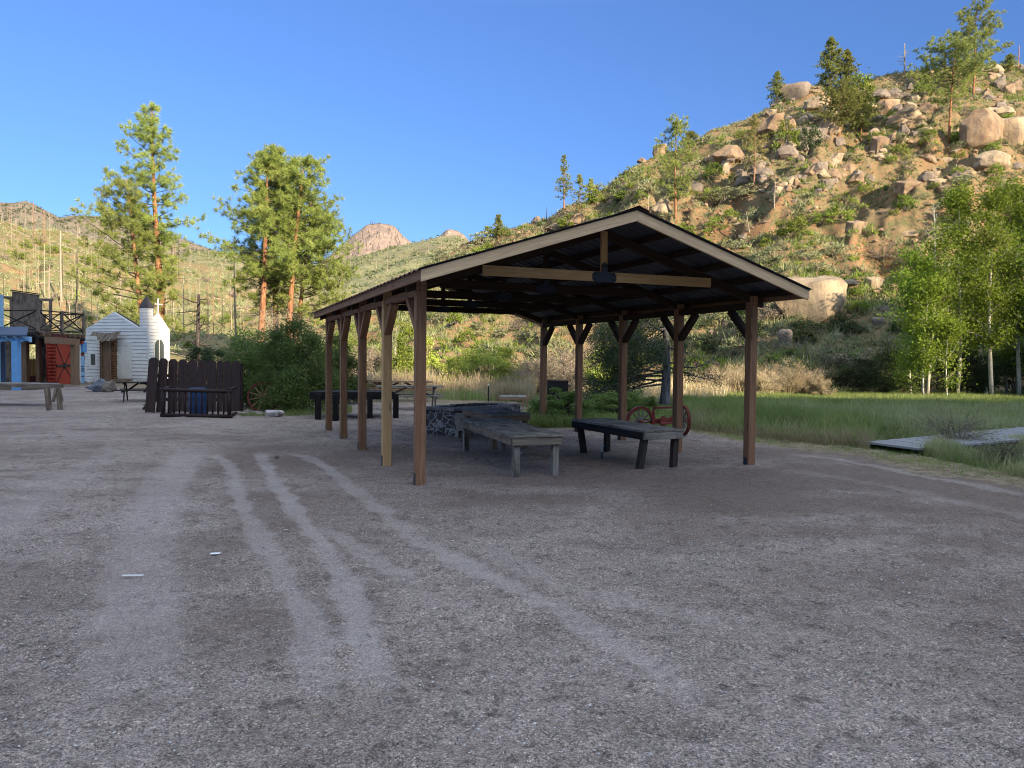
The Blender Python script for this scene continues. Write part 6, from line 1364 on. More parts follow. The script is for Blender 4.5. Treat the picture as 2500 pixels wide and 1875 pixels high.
def ground_rock(x, y, w, h, i, mat, label, kind='r', dep=0.8, rot=0.0, group=None):
    p = G(x, y); m = p[1]/1642; W, H = w*m, h*m; return rock(kind, i, (p[0], p[1]+W*dep*0.4, H*0.38), (W/2, W*dep/2, H*0.62), (0, 0, rot), mat, label, group)
ground_rock(202, 846, 52, 24, 0, 'rock_blue', 'blue-grey quartz-veined rock in front of the white town front', dep=0.7)
ground_rock(228, 847, 30, 25, 3, 'rock_grey', 'grey-brown rock on the right of the blue-grey veined one', dep=0.9)
ground_rock(213, 836, 34, 18, 2, 'rock_blue', 'smaller blue-grey rock lying on top behind the veined one', dep=0.7)
ground_rock(590, 901, 45, 17, 4, 'rock_white', 'pale whitish rock at the foot of the wagon wheel', dep=0.75)
ground_rock(596, 990, 13, 7, 1, 'rock_grey', 'small dark stone lying alone between the tyre tracks')
for i, (x, y, w, h) in enumerate(((520, 897, 36, 8), (546, 894, 40, 7), (532, 891, 30, 6), (560, 897, 26, 6), (508, 894, 22, 6))):
    ground_rock(x, y, w, h, i, 'stone_flat', 'flat dark stone slab in the pile under the wagon wheel', dep=0.9, rot=i, group='flat slabs under the wheel')
for i, (x, y, w, h) in enumerate(((322, 886, 14, 7), (316, 881, 12, 6), (330, 884, 12, 5), (318, 875, 12, 6))): ground_rock(x, y, w, h, i, 'stone_flat', 'small flat stone stacked at the left foot of the plank fence', group='stones at the left foot of the fence')
bsh(322, 884, 858, 24, 900, 0.05, 841, (M['willow_leaf'], M['bark_twig']), 'small green weed at the left foot of the plank fence', 10, 8, spread=0.15, name='weed')
# litter
def litter(x, y, w, d, yaw, label):
    p = G(x, y); z = float(ground_z(p[0], p[1]))+0.014; mb = MB(); mb.box((p[0], p[1], z), (w, d, 0.003), yaw, 0); o = mb.solo('paper_scrap', M['paper'], (p[0], p[1], z), label, 'litter'); return o
litter(465, 1198, 0.075, 0.05, 0.2, 'small white scrap of paper lying on the gravel'); litter(287, 1244, 0.15, 0.022, 0.05, 'thin white paper strip lying on the gravel, left of the scrap')
# dark board box behind the bushes; white ring; wire fence posts
def boxes():
    d = float(G(1205, 880)[1])+0.5; t = thing('board_box', A(1205, 880, d)*np.array([1, 1, 0]), 'dark bluish board box standing in the bushes behind the rear right post', 'box'); x0, x1 = A(1183, 822, d)[0], A(1228, 822, d)[0]; zt = A(1205, 822, d)[2]
    n = 4
    for i in range(n):
        mb = MB(); a, b = x0+(x1-x0)*i/n, x0+(x1-x0)*(i+1)/n; mb.box(((a+b)/2, d, zt/2), (b-a-0.012, 0.03, zt), 0, 2); mb.part('board', M['char_wood'], t)
    mb = MB(); mb.box(((x0+x1)/2, d+0.4, zt/2), (x1-x0-0.03, 0.75, zt-0.03)); mb.part('body', M['char_wood'], t)
boxes()
def post(x, yb, yt, w, mat, label, name='fence_post', group=None, cap=None):
    p = G(x, yb); h = A(x, yt, p[1])[2]; t = thing(name, p, label, 'fence post', group); mb = MB(); mb.beam((p[0], p[1], -0.03), (p[0], p[1], h), w, w); mb.part('stake', M[mat], t)
    if cap: q = MB(); q.beam((p[0], p[1], h), (p[0], p[1], h+0.07), w*1.2, w*1.2); q.part('tip', M[cap], t)
post(1055, 866, 833, 0.05, 'black_iron', 'thin metal fence stake with white tip standing in the dry grass', cap='white_paint')
post(2090, 853, 839, 0.10, 'old_wood', 'short grey fence post under the aspens', group='short posts under the aspens'); post(2130, 853, 835, 0.12, 'white_paint', 'short white post under the aspens, right of the grey one')

# ================================================================== BOARDWALK
def boardwalk():
    z = 0.14; q = [Vector([float(v) for v in G(x, y, z)]) for x, y in ((1871.6, 954), (1983.6, 968.3), (2330, 938.5), (2215, 921.5))]
    t = thing('boardwalk', q[0]*0.5+q[2]*0.5-Vector((0, 0, z)), 'low grey plank boardwalk crossing the ditch at the right', 'boardwalk'); L = (q[3]-q[0]).length; n = int(L/0.15)
    for i in range(min(n, 90)):
        a, b = i/n, (i+1)/n-0.008/L; ex = random.uniform(-0.015, 0.015); p = [q[0].lerp(q[3], a), q[0].lerp(q[3], b), q[1].lerp(q[2], b), q[1].lerp(q[2], a)]; dz = Vector((0, 0, random.uniform(-0.003, 0.003))); d = (q[1]-q[0]).normalized()*ex
        mb = MB(); mb.prism([v+dz+d for v in p], (0, 0, -0.038)); mb.part('plank', M['deck_wood'], t)
    for s0, s1 in ((q[0], q[3]), (q[1], q[2])):
        c = (q[0]+q[2])/2; mb = MB(); dz = Vector((0, 0, -0.045-0.07)); mb.beam(s0.lerp(c, 0.04)+dz, s1.lerp(c, 0.04)+dz, 0.05, 0.13); mb.part('joist', M['dark_wood'], t)
boardwalk()

# ================================================================== THE WESTERN TOWN FRONT
class Wall:
    """upright plane through two ground points; at() gives (along, height) of the point where a sight line meets it"""
    def __init__(s, p, q): s.p = Vector((float(p[0]), float(p[1]), 0)); d = Vector((float(q[0]), float(q[1]), 0))-s.p; s.L = d.length; s.u = d.normalized(); n = Vector((s.u.y, -s.u.x, 0)); s.n = n if n.dot(-s.p) > 0 else -n
    def at(s, x, y):
        r = ray(x, y); r = Vector((float(r[0]), float(r[1]), float(r[2]))); t = s.p.dot(s.n)/r.dot(s.n); w = r*t; return ((w-s.p).dot(s.u), EYE+w.z)
    def w(s, a, z, o=0.0): v = s.p+s.u*a+s.n*o; return Vector((v.x, v.y, z))
    def off(s, o): k = Wall.__new__(Wall); k.p = s.p+s.n*o; k.u = s.u; k.n = s.n; k.L = s.L; return k
    def slab(s, mb, a0, z0, a1, z1, th, o=0.0): mb.prism([s.w(a0, z0, o), s.w(a1, z0, o), s.w(a1, z1, o), s.w(a0, z1, o)], s.n*th); return mb
    def rect(s, mb, x0, y0, x1, y1, th, o=0.0):
        a0, a1 = s.at(x0, (y0+y1)/2)[0], s.at(x1, (y0+y1)/2)[0]; xm = (x0+x1)/2; z0, z1 = s.at(xm, y1)[1], s.at(xm, y0)[1]; return s.slab(mb, min(a0, a1), max(-0.03, z0), max(a0, a1), z1, th, o)
def clap(wl, mb, lo, hi, z0, z1, pitch=0.125, o=0.0):
    """lapped boards between left(z) and right(z)"""
    z = z0
    while z < z1-0.01:
        zt = min(z+pitch, z1); a0, a1, b0, b1 = lo(z), hi(z), lo(zt), hi(zt)
        if a1-a0 > 0.03:
            if b1-b0 < 0.005: b0 = b1 = (b0+b1)/2; b1 += 0.004
            vs = [wl.w(a0, z, o), wl.w(a1, z, o), wl.w(b1, zt, o), wl.w(b0, zt, o), wl.w(a0, z, o+0.050), wl.w(a1, z, o+0.050), wl.w(b1, zt, o+0.006), wl.w(b0, zt, o+0.006)]
            mb._add(vs, [(0, 3, 2, 1), (4, 5, 6, 7), (0, 1, 5, 4), (1, 2, 6, 5), (3, 0, 4, 7), (2, 3, 7, 6)])
        z = zt
def chapel():
    C = Vector([float(v) for v in G(321, 826)]); th = math.radians(66); side = Vector((math.cos(th), math.sin(th), 0)); front = Vector((math.cos(th+math.pi/2), math.sin(th+math.pi/2), 0))
    WF = Wall(C, C+front*4.0); WS = Wall(C, C+side*3.4)
    t = thing('chapel', C, 'small white clapboard chapel front with corner tower, black pointed cap and cross', 'chapel')
    aL, zE = WF.at(187, 710); aT = WF.at(302, 700)[0]; aA, zA = WF.at(246, 674); zE = WF.at(250, 709.6)[1]; sE = WS.at(365, 711); aR = sE[0]; zR = WS.at(365, 711)[1]; sA = WS.at(342, 676.5); aP = sA[0]; zP = sA[1]; zV = WS.at(329, 690)
    # front wall with gable
    mb = MB(); lo = lambda z: 0.0 if z < zE else aT + (aA-aT)*(z-zE)/(zA-zE); hi = lambda z: aL if z < zE else aL + (aA-aL)*(z-zE)/(zA-zE)
    mb.prism([WF.w(0, -0.03, -0.12), WF.w(aL, -0.03, -0.12), WF.w(aL, zE, -0.12), WF.w(aA, zA, -0.12), WF.w(aT, zE, -0.12), WF.w(0, zE, -0.12)], WF.n*0.115)
    clap(WF, mb, lo, hi, 0.0, zE-0.005, 0.23); clap(WF, mb, lo, hi, zE+0.02, zA, 0.2); mb.part('front_wall', M['white_paint'], t)
    mb = MB(); WF.slab(mb, 0.0, zE-0.07, aL, zE+0.02, 0.035, 0.0); mb.part('trim', M['white_paint'], t)
    # side wall with gable
    lo2 = lambda z: 0.0 if z < zV[1] else zV[0] + (aP-zV[0])*(z-zV[1])/(zP-zV[1]); hi2 = lambda z: aR if z < zR else aR+(aP-aR)*((z-zR)/(zP-zR))
    mb = MB(); mb.prism([WS.w(0, -0.03, -0.12), WS.w(aR, -0.03, -0.12), WS.w(aR, zR, -0.12), WS.w(aP, zP, -0.12), WS.w(zV[0], zV[1], -0.12), WS.w(0, zV[1], -0.12)], WS.n*0.115)
    clap(WS, mb, lo2, hi2, 0.0, zP, 0.21); mb.part('side_wall', M['white_paint'], t)
    for (wl, a) in ((WF, 0.0), (WS, 0.0), (WS, aR)):
        q = MB(); wl.slab(q, a-0.01 if a == 0 else a-0.08, 0, a+0.08 if a == 0 else a+0.01, zE if a == 0 else zR, 0.03, 0.003+(0.001 if wl is WS else 0)); q.part('corner_board', M['white_paint'], t)
    # plain back so that it is a building and not a board
    bk = MB(); c3 = C+front*aL+side*aR; a3 = C+front*aL; b3 = C+side*aR
    bk.prism([a3+side*0.14, c3, c3+Vector((0, 0, zE)), a3+side*0.14+Vector((0, 0, zE))], front*-0.08); bk.prism([b3+front*0.14, c3, c3+Vector((0, 0, zE)), b3+front*0.14+Vector((0, 0, zE))], side*-0.08); bk.part('back_wall', M['white_paint'], t)
    rf = MB(); Z = Vector((0, 0, 1)); A1 = WF.w(aA, zA-0.05, -0.13); E1 = WF.w(aT, zE-0.05, -0.13); E2 = WF.w(aL, zE-0.05, -0.13); D = side*0.35
    rf.prism([A1, E1, E1+D, A1+D], Z*-0.03); rf.prism([A1, E2, E2+D, A1+D], Z*-0.03); rf.part('roof', M['slate'], t)
    # tower
    zt = WF.at(316, 664.5)[1]; tw = WF.at(302.5, 690)[0]; td = WS.at(330.5, 690)[0]
    mb = MB(); base = [C, C+front*tw, C+front*tw+side*td, C+side*td]; b2 = [v+Vector((0, 0, zE+0.03)) for v in base]; i_ = [b2[0].lerp(b2[2], 0.03), b2[1].lerp(b2[3], 0.03), b2[2].lerp(b2[0], 0.03), b2[3].lerp(b2[1], 0.03)]
    mb.prism(i_, (0, 0, zt-zE-0.03)); clap(WF, mb, lambda z: 0.0, lambda z: tw, zE+0.02, zt, 0.19, 0.0); clap(WS, mb, lambda z: 0.0, lambda z: td, zE+0.02, zt, 0.19, 0.0)
    WB = Wall(C+front*tw, C+front*tw+side*td); WB.n = front
    clap(WB, mb, lambda z: 0.0, lambda z: td, zE+0.02, zt, 0.19, 0.0); tp = mb.part('tower', M['white_paint'], t)
    ap = WF.at(316.5, 636)[1]; cc = (base[0]+base[2])/2; mb = MB(); o = [cc+(v-cc)*1.25+Vector((0, 0, zt-0.02)) for v in base]; top = Vector((cc.x, cc.y, ap))
    mb._add(o+[top], [(0, 1, 2, 3), (0, 4, 1), (1, 4, 2), (2, 4, 3), (3, 4, 0)]); mb.part('spire', M['slate'], tp)
    # cross on the side gable
    mb = MB(); cz0, cz1 = zP-0.05, WS.at(340.5, 645)[1]; mb.beam(WS.w(aP-0.02, cz0, 0), WS.w(aP-0.02, cz1, 0), 0.07, 0.06, up=WS.u); zc = WS.at(340, 657)[1]; mb.beam(WS.w(aP-0.30, zc, 0.04), WS.w(aP+0.26, zc, 0.04), 0.05, 0.06, up=Z); mb.part('cross', M['white_paint'], t)
    # arched window
    def arch(a0, a1, z0, zs, n=16):
        c, r = (a0+a1)/2, (a1-a0)/2; hh = WS.at(342, 731.5)[1]-zs; return [(a0, z0)]+[(c-r*math.cos(math.pi*k/n), zs+hh*math.sin(math.pi*k/n)) for k in range(n+1)]+[(a1, z0)]
    a0, a1 = WS.at(331, 760)[0], WS.at(354.5, 760)[0]; z0 = 0.9; zs = WS.at(342, 750)[1]
    mb = MB(); mb.prism([WS.w(a, z, 0.048) for a, z in arch(a0, a1, z0, zs)], WS.n*0.012); wf = mb.part('window', M['white_paint'], t)
    for h0, h1 in ((a0+0.07, (a0+a1)/2-0.035), ((a0+a1)/2+0.035, a1-0.07)):
        pts = [(a, min(z, 99)) for a, z in arch(a0+0.07, a1-0.07, z0+0.06, zs)]; pts = [p for p in pts if h0-1e-3 <= p[0] <= h1+1e-3]
        if h0 < (a0+a1)/2-0.3 or True:
            zz = lambda a: zs + (WS.at(342, 731.5)[1]-zs-0.05)*math.sqrt(max(0, 1-((a-(a0+a1)/2)/((a1-a0)/2-0.06))**2)); pp = [(h0, z0+0.06)]+[(h0+(h1-h0)*k/10, zz(h0+(h1-h0)*k/10)) for k in range(11)]+[(h1, z0+0.06)]
            q = MB(); q.prism([WS.w(a, z, 0.061) for a, z in pp], WS.n*0.006); q.part('pane', M['glass_dim'], wf)
    # panelled door
    mb = MB(); WF.rect(mb, 249, 739, 287, 818, 0.056, 0.004); df = mb.part('door_frame', M['white_paint'], t)
    mb = MB(); WF.rect(mb, 252.5, 742.5, 284, 817.5, 0.006, 0.0605); 
    dr = mb.part('door', M['cream_paint'], t); q = MB()
    for (x0, x1) in ((255.5, 267), (269.5, 281)):
        for (y0, y1) in ((746, 755), (758, 784), (788, 813)):
            a0_, a1_ = WF.at(x0, 770)[0], WF.at(x1, 770)[0]; zz0, zz1 = WF.at(268, y1)[1], WF.at(268, y0)[1]; lo_, hi_ = min(a0_, a1_), max(a0_, a1_)
            for (p0, p1) in (((lo_, zz0), (hi_, zz0)), ((hi_, zz0), (hi_, zz1)), ((hi_, zz1), (lo_, zz1)), ((lo_, zz1), (lo_, zz0))): q.beam(WF.w(*p0, 0.069), WF.w(*p1, 0.069), 0.014, 0.02, up=WF.n)
    q.part('panel_moulding', M['white_paint'], dr)
    q = MB(); a, z = WF.at(254.5, 785); q.lathe(WF.w(a, z, 0.066), [(0.0, 0.05), (0.02, 0.045), (0.028, 0.03), (0.012, 0.01), (0.02, 0)], 10, axis=WF.n); q.part('handle', M['metal_pale'], dr)
    mb = MB(); a0_, a1_ = sorted((WF.at(215, 822)[0], WF.at(287, 822)[0])); WF.slab(mb, a0_, -0.03, a1_, 0.17, 0.75, 0.03); mb.part('step', M['brown_wood'], t)
    return WF
WF = chapel()
E = WF.off(0.30)
def log_privy():
    w = E; t = thing('log_privy', w.w(w.at(229, 819)[0], 0), 'narrow brown log hut with a plank door and shaggy bark awning beside the chapel door', 'log hut')
    a0, a1 = sorted((w.at(213, 780)[0], w.at(247, 780)[0])); zb, zt = 0.0, w.at(229, 733)[1]; b0, b1 = sorted((w.at(221, 780)[0], w.at(239.5, 780)[0])); mb = MB(); n = 17
    for i in range(n):
        z = (zt)*(i+0.5)/n; r = zt/n/2
        for (p, q) in ((a0, b0), (b1, a1)): mb.tube([w.w(p-0.01, z, -r), w.w(q, z, -r)], r*1.02, 8)
    mb.part('wall', M['log_brown'], t, smooth=True)
    mb = MB(); w.slab(mb, a0+0.02, 0, a1-0.02, zt+0.03, 0.16, -0.27); mb.part('body', M['old_wood'], t)
    mb = MB(); k = 5
    for i in range(k): x0, x1 = b0+(b1-b0)*i/k, b0+(b1-b0)*(i+1)/k-0.008; w.slab(mb, x0, 0.12, x1, zt-0.22, 0.03, -0.05)
    d = mb.part('door', M['brown_wood'], t)
    mb = MB(); w.slab(mb, b0-0.05, 0.06, b0+0.02, zt-0.12, 0.05, 0.0); w.slab(mb, b1-0.02, 0.06, b1+0.05, zt-0.12, 0.05, 0.0); w.slab(mb, b0+0.021, zt-0.21, b1-0.021, zt-0.13, 0.05, 0.0); mb.part('door_frame', M['brown_wood'], t)
    # shaggy awning
    m0, m1 = sorted((w.at(203, 726)[0], w.at(261, 726)[0])); z0, z1 = w.at(232, 736)[1], w.at(232, 716)[1]; mb = MB(); n = 26
    for i in range(n):
        f = i/(n-1); a = m0+(m1-m0)*f; sag = -0.12*math.sin(math.pi*f); L = random.uniform(0.75, 1.0); mb.beam(w.w(a, z1+sag+random.uniform(-.02, .02), 0.02), w.w(a+random.uniform(-.02, .02), z1+sag-(z1-z0)*L, 0.42), (m1-m0)/n*1.15, 0.03, up=w.n)
    mb.part('awning', M['old_wood'], t)
log_privy()
def white_front():
    w = Wall(G(183, 826.5), G(214.5, 824.5)); t = thing('white_hut', w.w(0.4, 0), 'small white clapboard front with a narrow window left of the log hut', 'hut'); a0, a1 = 0.0, w.L; zt = w.at(199, 734)[1]
    mb = MB(); w.slab(mb, a0, -0.03, a1, zt, 0.9, -0.905); clap(w, mb, lambda z: a0, lambda z: a1, 0.0, zt, 0.2); mb.part('wall', M['white_paint'], t)
    mb = MB(); w.slab(mb, a0-0.04, -0.03, a1+0.02, 0.12, 0.12, 0.024); mb.part('sill_board', M['white_paint'], t)
    mb = MB(); x0, x1 = sorted((w.at(189, 775)[0], w.at(208, 775)[0])); z0, z1 = w.at(200, 795)[1], w.at(200, 762)[1]; mb = MB(); w.slab(mb, x0, z0, x1, z1, 0.03, 0.024); wn = mb.part('window', M['white_paint'], t)
    mb = MB(); p0, p1 = sorted((w.at(194, 775)[0], w.at(203.5, 775)[0])); w.slab(mb, p0, w.at(198, 788)[1], p1, w.at(198, 765)[1], 0.006, 0.055); mb.part('pane', M['glass_dim'], wn)
    mb = MB(); w.slab(mb, -0.06, zt+0.01, w.L*0.75, zt+0.24, 0.06, 0.03); mb.part('sign_board', M['white_paint'], t)
white_front()
def blue_slip():
    w = Wall(G(172, 828.5), G(183, 826.8)); t = thing('blue_sign_front', w.w(0.1, 0), 'narrow blue and white front with red and blue lettered panels', 'hut'); zt = w.at(177, 727)[1]; L = w.L
    mb = MB(); w.slab(mb, 0, -0.03, L, zt, 0.5, -0.505); mb.part('wall', M['pale_blue'], t)
    mb = MB(); w.slab(mb, -0.03, 0.0, L*0.18, zt-0.15, 0.03, 0.0); mb.part('corner_board', M['white_paint'], t); mb = MB(); w.slab(mb, -0.05, zt-0.16, L+0.04, zt+0.04, 0.06, 0.0); mb.part('cap_board', M['pale_blue'], t)
    mb = MB(); w.slab(mb, L*0.3, w.at(178, 761)[1], L*1.05, w.at(178, 739)[1], 0.10, 0.01); mb.part('shutter', M['blue_paint'], t)
    for (ya, yb, m) in ((762, 769, 'red_paint'), (790, 793, 'blue_roof'), (795, 798, 'blue_roof'), (800, 802, 'blue_roof'), (812, 814, 'blue_roof')): mb = MB(); w.slab(mb, L*0.35, w.at(178, yb)[1], L*0.85, w.at(178, ya)[1], 0.006, 0.004); mb.part('lettering', M[m], t)
blue_slip()
STR = Wall(G(35, 842), G(172, 828.5))
def red_front():
    w = STR; t = thing('red_log_front', w.w(w.at(140, 830)[0], 0), 'red log front with a red barn door and black strap irons', 'log front')
    a = lambda x: w.at(x, 790)[0]; zt = w.at(140, 740)[1]; A0, A1, B0, B1 = a(110), a(122), a(162), a(172); n = 13; r = zt/n/2
    mb = MB(); w.slab(mb, A0+0.05, -0.03, A1+0.02, zt+0.1, 0.08, -0.24); w.slab(mb, B0, -0.03, B1, zt+0.1, 0.2, -0.36); w.slab(mb, A1+0.021, zt-0.02, B0-0.001, zt+0.1, 0.2, -0.36)
    for i in range(n):
        z = zt*(i+0.5)/n
        mb.tube([w.w(A0, z, -r), w.w(A1, z, -r)], r, 10); mb.tube([w.w(B0, z, -r), w.w(B1, z, -r)], r, 10)
    mb.part('wall', M['red_paint'], t, smooth=True)
    mb = MB(); d0, d1 = A1+0.01, B0-0.005; k = 5
    for i in range(k): w.slab(mb, d0+(d1-d0)*i/k, 0.05, d0+(d1-d0)*(i+1)/k-0.008, zt-0.02, 0.04, -0.10)
    dr = mb.part('door', M['red_door'], t)
    c, z = w.at(141.5, 790); mb = MB(); W2 = (d1-d0)/2
    for (x, y) in ((d0+0.1, zt-0.05), (d0+0.1, 0.1), (d1-0.05, zt-0.05), (d1-0.05, 0.1)): mb.beam(w.w(c, z, -0.045), w.w(x, y, -0.045), 0.02, 0.05, up=w.u)
    mb.beam(w.w(d0+0.15, z, -0.038), w.w(d1-0.05, z, -0.038), 0.13, 0.02, up=w.n); mb.lathe(w.w(c, z, -0.03), [(0.17, 0), (0.17, 0.02), (0.0, 0.025)], 8, axis=w.n); mb.part('strap_irons', M['black_iron'], dr)
    # pergola frame in front of the door
    w2 = w.off(1.0); f = thing('timber_frame', w2.w(w2.at(157, 830)[0], 0), 'brown post and lintel standing before the red barn door', 'timber frame')
    mb = MB(); w2.rect(mb, 152, 745, 162, 831, 0.22, 0); mb.part('post', M['brown_wood'], f); mb = MB(); w2.rect(mb, 96, 729.5, 163, 743.5, 0.22, 0.001); mb.part('lintel', M['brown_wood'], f)
    p = w2.at(160, 736)
    mb = MB(); q = w.off(-0.02); mb2 = MB(); w.slab(mb2, B1-0.02, zt-0.02, B1+0.35, zt+0.35, 0.10, 0.03); mb2.part('trim', M['red_paint'], t)
    mb = MB(); w.slab(mb, a(112), zt+0.12, B1, zt+0.42, 0.08, 0.0); sg = mb.part('sign', M['maroon_wood'], t)
    tx = bpy.data.curves.new('lettering', 'FONT')  # small white lettering, too worn to read
red_front()
def saloon():
    t = thing('saloon', STR.w(0.2, 0), 'weathered wooden saloon front with false front and X-railed balcony', 'building')
    zd = 3.0
    P = lambda x, y, z: Vector([float(v) for v in G(x, y, 0)]) if z is None else None
    # balcony deck: near corner, far right end and left end, found at deck height
    def hz(x, y, z): r = ray(x, y); s = (z-EYE)/r[2]; return Vector((float(r[0]*s), float(r[1]*s), z))
    zc = 2.82; nc = hz(82, 719, zc); rt = hz(181, 724, zc); lf = nc + Vector((-2.9, 1.0, 0)); bk = lf + (rt-nc)
    u = (rt-nc).normalized(); L = (rt-nc).length; v = (lf-nc).normalized(); Lv = (lf-nc).length
    mb = MB(); mb.prism([nc, rt, bk, lf], (0, 0, 0.05)); mb.part('deck', M['old_wood'], t)
    n = 9
    for i in range(n): p = nc+u*L*(i+0.5)/n; mb = MB(); mb.beam(p+Vector((0, 0, -0.085))-v*0.28, p+v*Lv*0.97+Vector((0, 0, -0.085)), 0.06, 0.16); mb.part('joist', M['brown_wood'], t)
    mb = MB(); mb.tube([nc+u*(-0.1)+Vector((0, 0, -0.25)), nc+u*(L)+Vector((0, 0, -0.25))], 0.10, 8); mb.tube([nc-u*0.15+Vector((0, 0, -0.05)), lf-u*0.15+Vector((0, 0, -0.05))], 0.14, 8); mb.part('beam', M['dark_wood'], t)
    hr = 1.15
    def rail(p, q, panels, skip=0, skip2=0, mat=M['dark_wood']):
        d = (q-p)/panels
        for i in range(skip, panels+1-skip2): b = p+d*i; mb = MB(); mb.beam(b, b+Vector((0, 0, hr+0.06)), 0.13, 0.13); mb.part('post', M['old_wood'], t)
        for i in range(panels):
            a, b = p+d*i, p+d*(i+1); mb = MB()
            mb.beam(a+Vector((0, 0, hr)), b+Vector((0, 0, hr)), 0.05, 0.06); mb.beam(a+Vector((0, 0, 0.12)), b+Vector((0, 0, 0.12)), 0.05, 0.05); mb.tube([a+Vector((0, 0, 0.12)), b+Vector((0, 0, hr))], 0.035, 6); mb.tube([a+Vector((0, 0, hr)), b+Vector((0, 0, 0.12))], 0.035, 6); mb.part('railing', mat, t)
    z5 = Vector((0, 0, 0.05)); rail(nc+z5, rt+z5, 2); rail(nc+z5, lf+z5, 1, 1); rail(rt+z5, bk+z5, 1, 1)
    # false front behind the balcony
    wb = Wall(lf+u*0.5, bk); WBk = Wall(nc+v*Lv*1.02, rt+v*Lv*1.02)
    d = float(lf.y)+1.2
    def panel(x0, yt0, x1, yt1, z0, mat, nm, th=0.06, nb=7):
        mb = MB()
        for i in range(nb):
            a, b = x0+(x1-x0)*i/nb, x0+(x1-x0)*(i+1)/nb; ya, yb = yt0+(yt1-yt0)*i/nb, yt0+(yt1-yt0)*(i+1)/nb; p, q = A(a, ya, d), A(b, yb, d+0.0); mb.prism([(p[0], d, z0), (q[0]-0.006, d, z0), (q[0]-0.006, d, q[2]), (p[0], d, p[2])], (0, th, 0))
        mb.part(nm, mat, t)
    panel(26, 629, 84, 637, 2.5, M['old_wood'], 'false_front'); panel(3, 705, 26, 706, 0, M['old_wood'], 'wall', nb=3); panel(84, 700, 110, 701, 0.0, M['old_wood'], 'wall', nb=3)
    mb = MB(); p, q = A(24, 627, d), A(86, 635.5, d); mb.beam((p[0], d, p[2]), (q[0], d, q[2]), 0.16, 0.06); mb.part('coping', M['dark_wood'], t)
    def frame(x0, x1, yt, yb, nm='window_frame'):
        mb = MB(); p, q = A(x0, yt, d), A(x1, yt, d); zb = A(x0, yb, d)[2]
        mb.beam((p[0], d, zb), (p[0], d, p[2]), 0.12, 0.12); mb.beam((q[0], d, zb), (q[0], d, q[2]), 0.12, 0.12); mb.beam((p[0]-0.1, d, p[2]+0.07), (q[0]+0.1, d, q[2]+0.05), 0.13, 0.14); mb.part(nm, M['old_wood'], t)
    frame(2, 24, 645, 706); frame(88, 109, 650, 706)
    # lower storey: wall with openings to the hill behind
    for (x0, y0, x1, y1, m, nm, nb) in ((2, 785, 24, 836, 'old_wood', 'wall', 3), (86, 790, 112, 833, 'old_wood', 'wall', 3), (78, 745, 87, 833, 'old_wood', 'wall', 1), (102, 752, 112, 789, 'old_wood', 'wall', 1), (45, 776, 79, 812, 'orange_wood', 'cabinet', 5), (48, 812, 80, 836, 'maroon_wood', 'wall', 2), (86, 724, 112, 750, 'dark_wood', 'wall', 3), (20, 742, 30, 836, 'dark_wood', 'wall', 1), (2, 724, 84, 744, 'dark_wood', 'wall', 3)):
        mb = MB()
        for i in range(nb):
            a, b = x0+(x1-x0)*i/nb, x0+(x1-x0)*(i+1)/nb; dd = d-0.7 if nm == 'cabinet' else d+random.uniform(-0.02, 0.02); p, q = A(a, y0, dd), A(b, y1, dd); mb.prism([(p[0], dd, max(-0.02, q[2])), (q[0]-0.008, dd, max(-0.02, q[2])), (q[0]-0.008, dd, p[2]), (p[0], dd, p[2])], (0, 0.05 if nm != 'cabinet' else 0.3, 0))
        mb.part(nm, M[m], t)
    for (x0, x1, yy, dd) in ((49, 60, 738, -0.5), (79, 87, 740, -0.2)):
        D = d+dd-0.6; p, q = A(x0, yy, D), A(x1, yy, D); mb = MB(); c = (p[0]+q[0])/2; mb.beam((c, D, -0.03), (c, D, 2.5), q[0]-p[0], q[0]-p[0]); mb.part('post', M['brown_wood'], t)
    mb = MB(); mb.prism([(A(0, 800, d)[0]-2, d-1.8, 0.02), (A(112, 800, d)[0], d-1.8, 0.02), (A(112, 800, d)[0], d, 0.02), (A(0, 800, d)[0]-2, d, 0.02)], (0, 0, 0.12)); mb.part('porch_floor', M['old_wood'], t)
saloon()
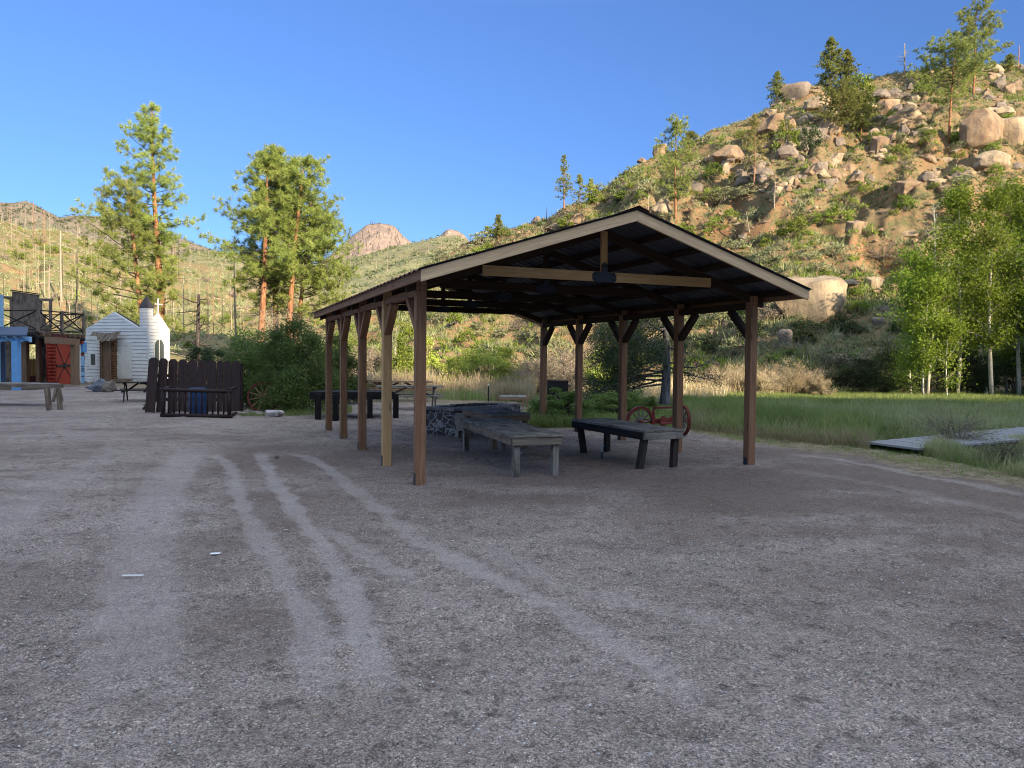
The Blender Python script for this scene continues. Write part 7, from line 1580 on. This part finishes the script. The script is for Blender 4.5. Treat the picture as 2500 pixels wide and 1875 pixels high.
def blue_house():
    d = float(G(35, 842)[1]); t = thing('blue_house', G(35, 842), 'bright blue clapboard house with a blue-roofed porch cut by the left edge', 'house')
    X = lambda x, y=770: A(x, y, d)[0]; Zp = lambda x, y, dd=0: A(x, y, d+dd)[2]
    # house body further back and left
    w = Wall((X(3.2)+0.02, d+2.2, 0), (X(3.2)-3.6, d+2.2, 0)); b0 = A(-2, 700, d+1.9); zt = A(2, 636, d+1.9)[2]
    mb = MB(); mb.prism([(b0[0], d+1.9, 0), (b0[0]-3.5, d+1.9, 0), (b0[0]-3.5, d+1.9, zt), (b0[0], d+1.9, zt)], (0, 0.35, 0)); ws = Wall((b0[0], d+1.9, 0), (b0[0]-3.5, d+1.9, 0)); clap(ws, mb, lambda z: 0, lambda z: 3.5, 0, zt, 0.16); mb.part('wall', M['pale_blue'], t)
    # porch roof, posts and rafter tails
    z0, z1 = Zp(60, 728), Zp(0, 703, 1.2); e = X(66); p = [Vector((e, d-0.25, z0+0.03)), Vector((e-4.5, d-0.25, z0+0.03)), Vector((e-4.5, d+1.9, z0+0.48)), Vector((e-1.3, d+1.9, z0+0.48))]
    mb = MB(); mb.prism(p, (0, 0, 0.07)); mb.part('porch_roof', M['blue_roof'], t)
    for i in range(9):
        x = X(66)-0.2-0.42*i; mb = MB(); mb.prism([(x, d-0.32, z0+0.02), (x, d+0.35, z0+0.02), (x, d+0.35, z0-0.24), (x, d+0.20, z0-0.24)], (0.06, 0, 0)); mb.part('rafter_tail', M['pale_blue'], t)
    mb = MB(); mb.beam((X(66)-0.1, d, z0-0.10), (X(66)-4.4, d, z0-0.10), 0.10, 0.17); mb.part('beam', M['blue_paint'], t)
    mb = MB(); mb.beam((X(35), d, -0.03), (X(35), d, z0-0.19), 0.29, 0.29); mb.part('post', M['blue_paint'], t, bevel=0.01)
    mb = MB(); mb.prism([(X(60), d+0.15, 0), (X(60)-4.2, d+0.15, 0), (X(60)-4.2, d+1.85, 0), (X(60), d+1.85, 0)], (0, 0, 0.12)); mb.part('porch_floor', M['old_wood'], t)
    mb = MB(); zt2 = z0-0.2; wx = A(7, 770, d+1.8)[0]; mb.beam((wx, d+1.8, 0.1), (wx, d+1.8, zt2), 0.2, 0.1); mb.part('corner_board', M['blue_roof'], t)
blue_house()
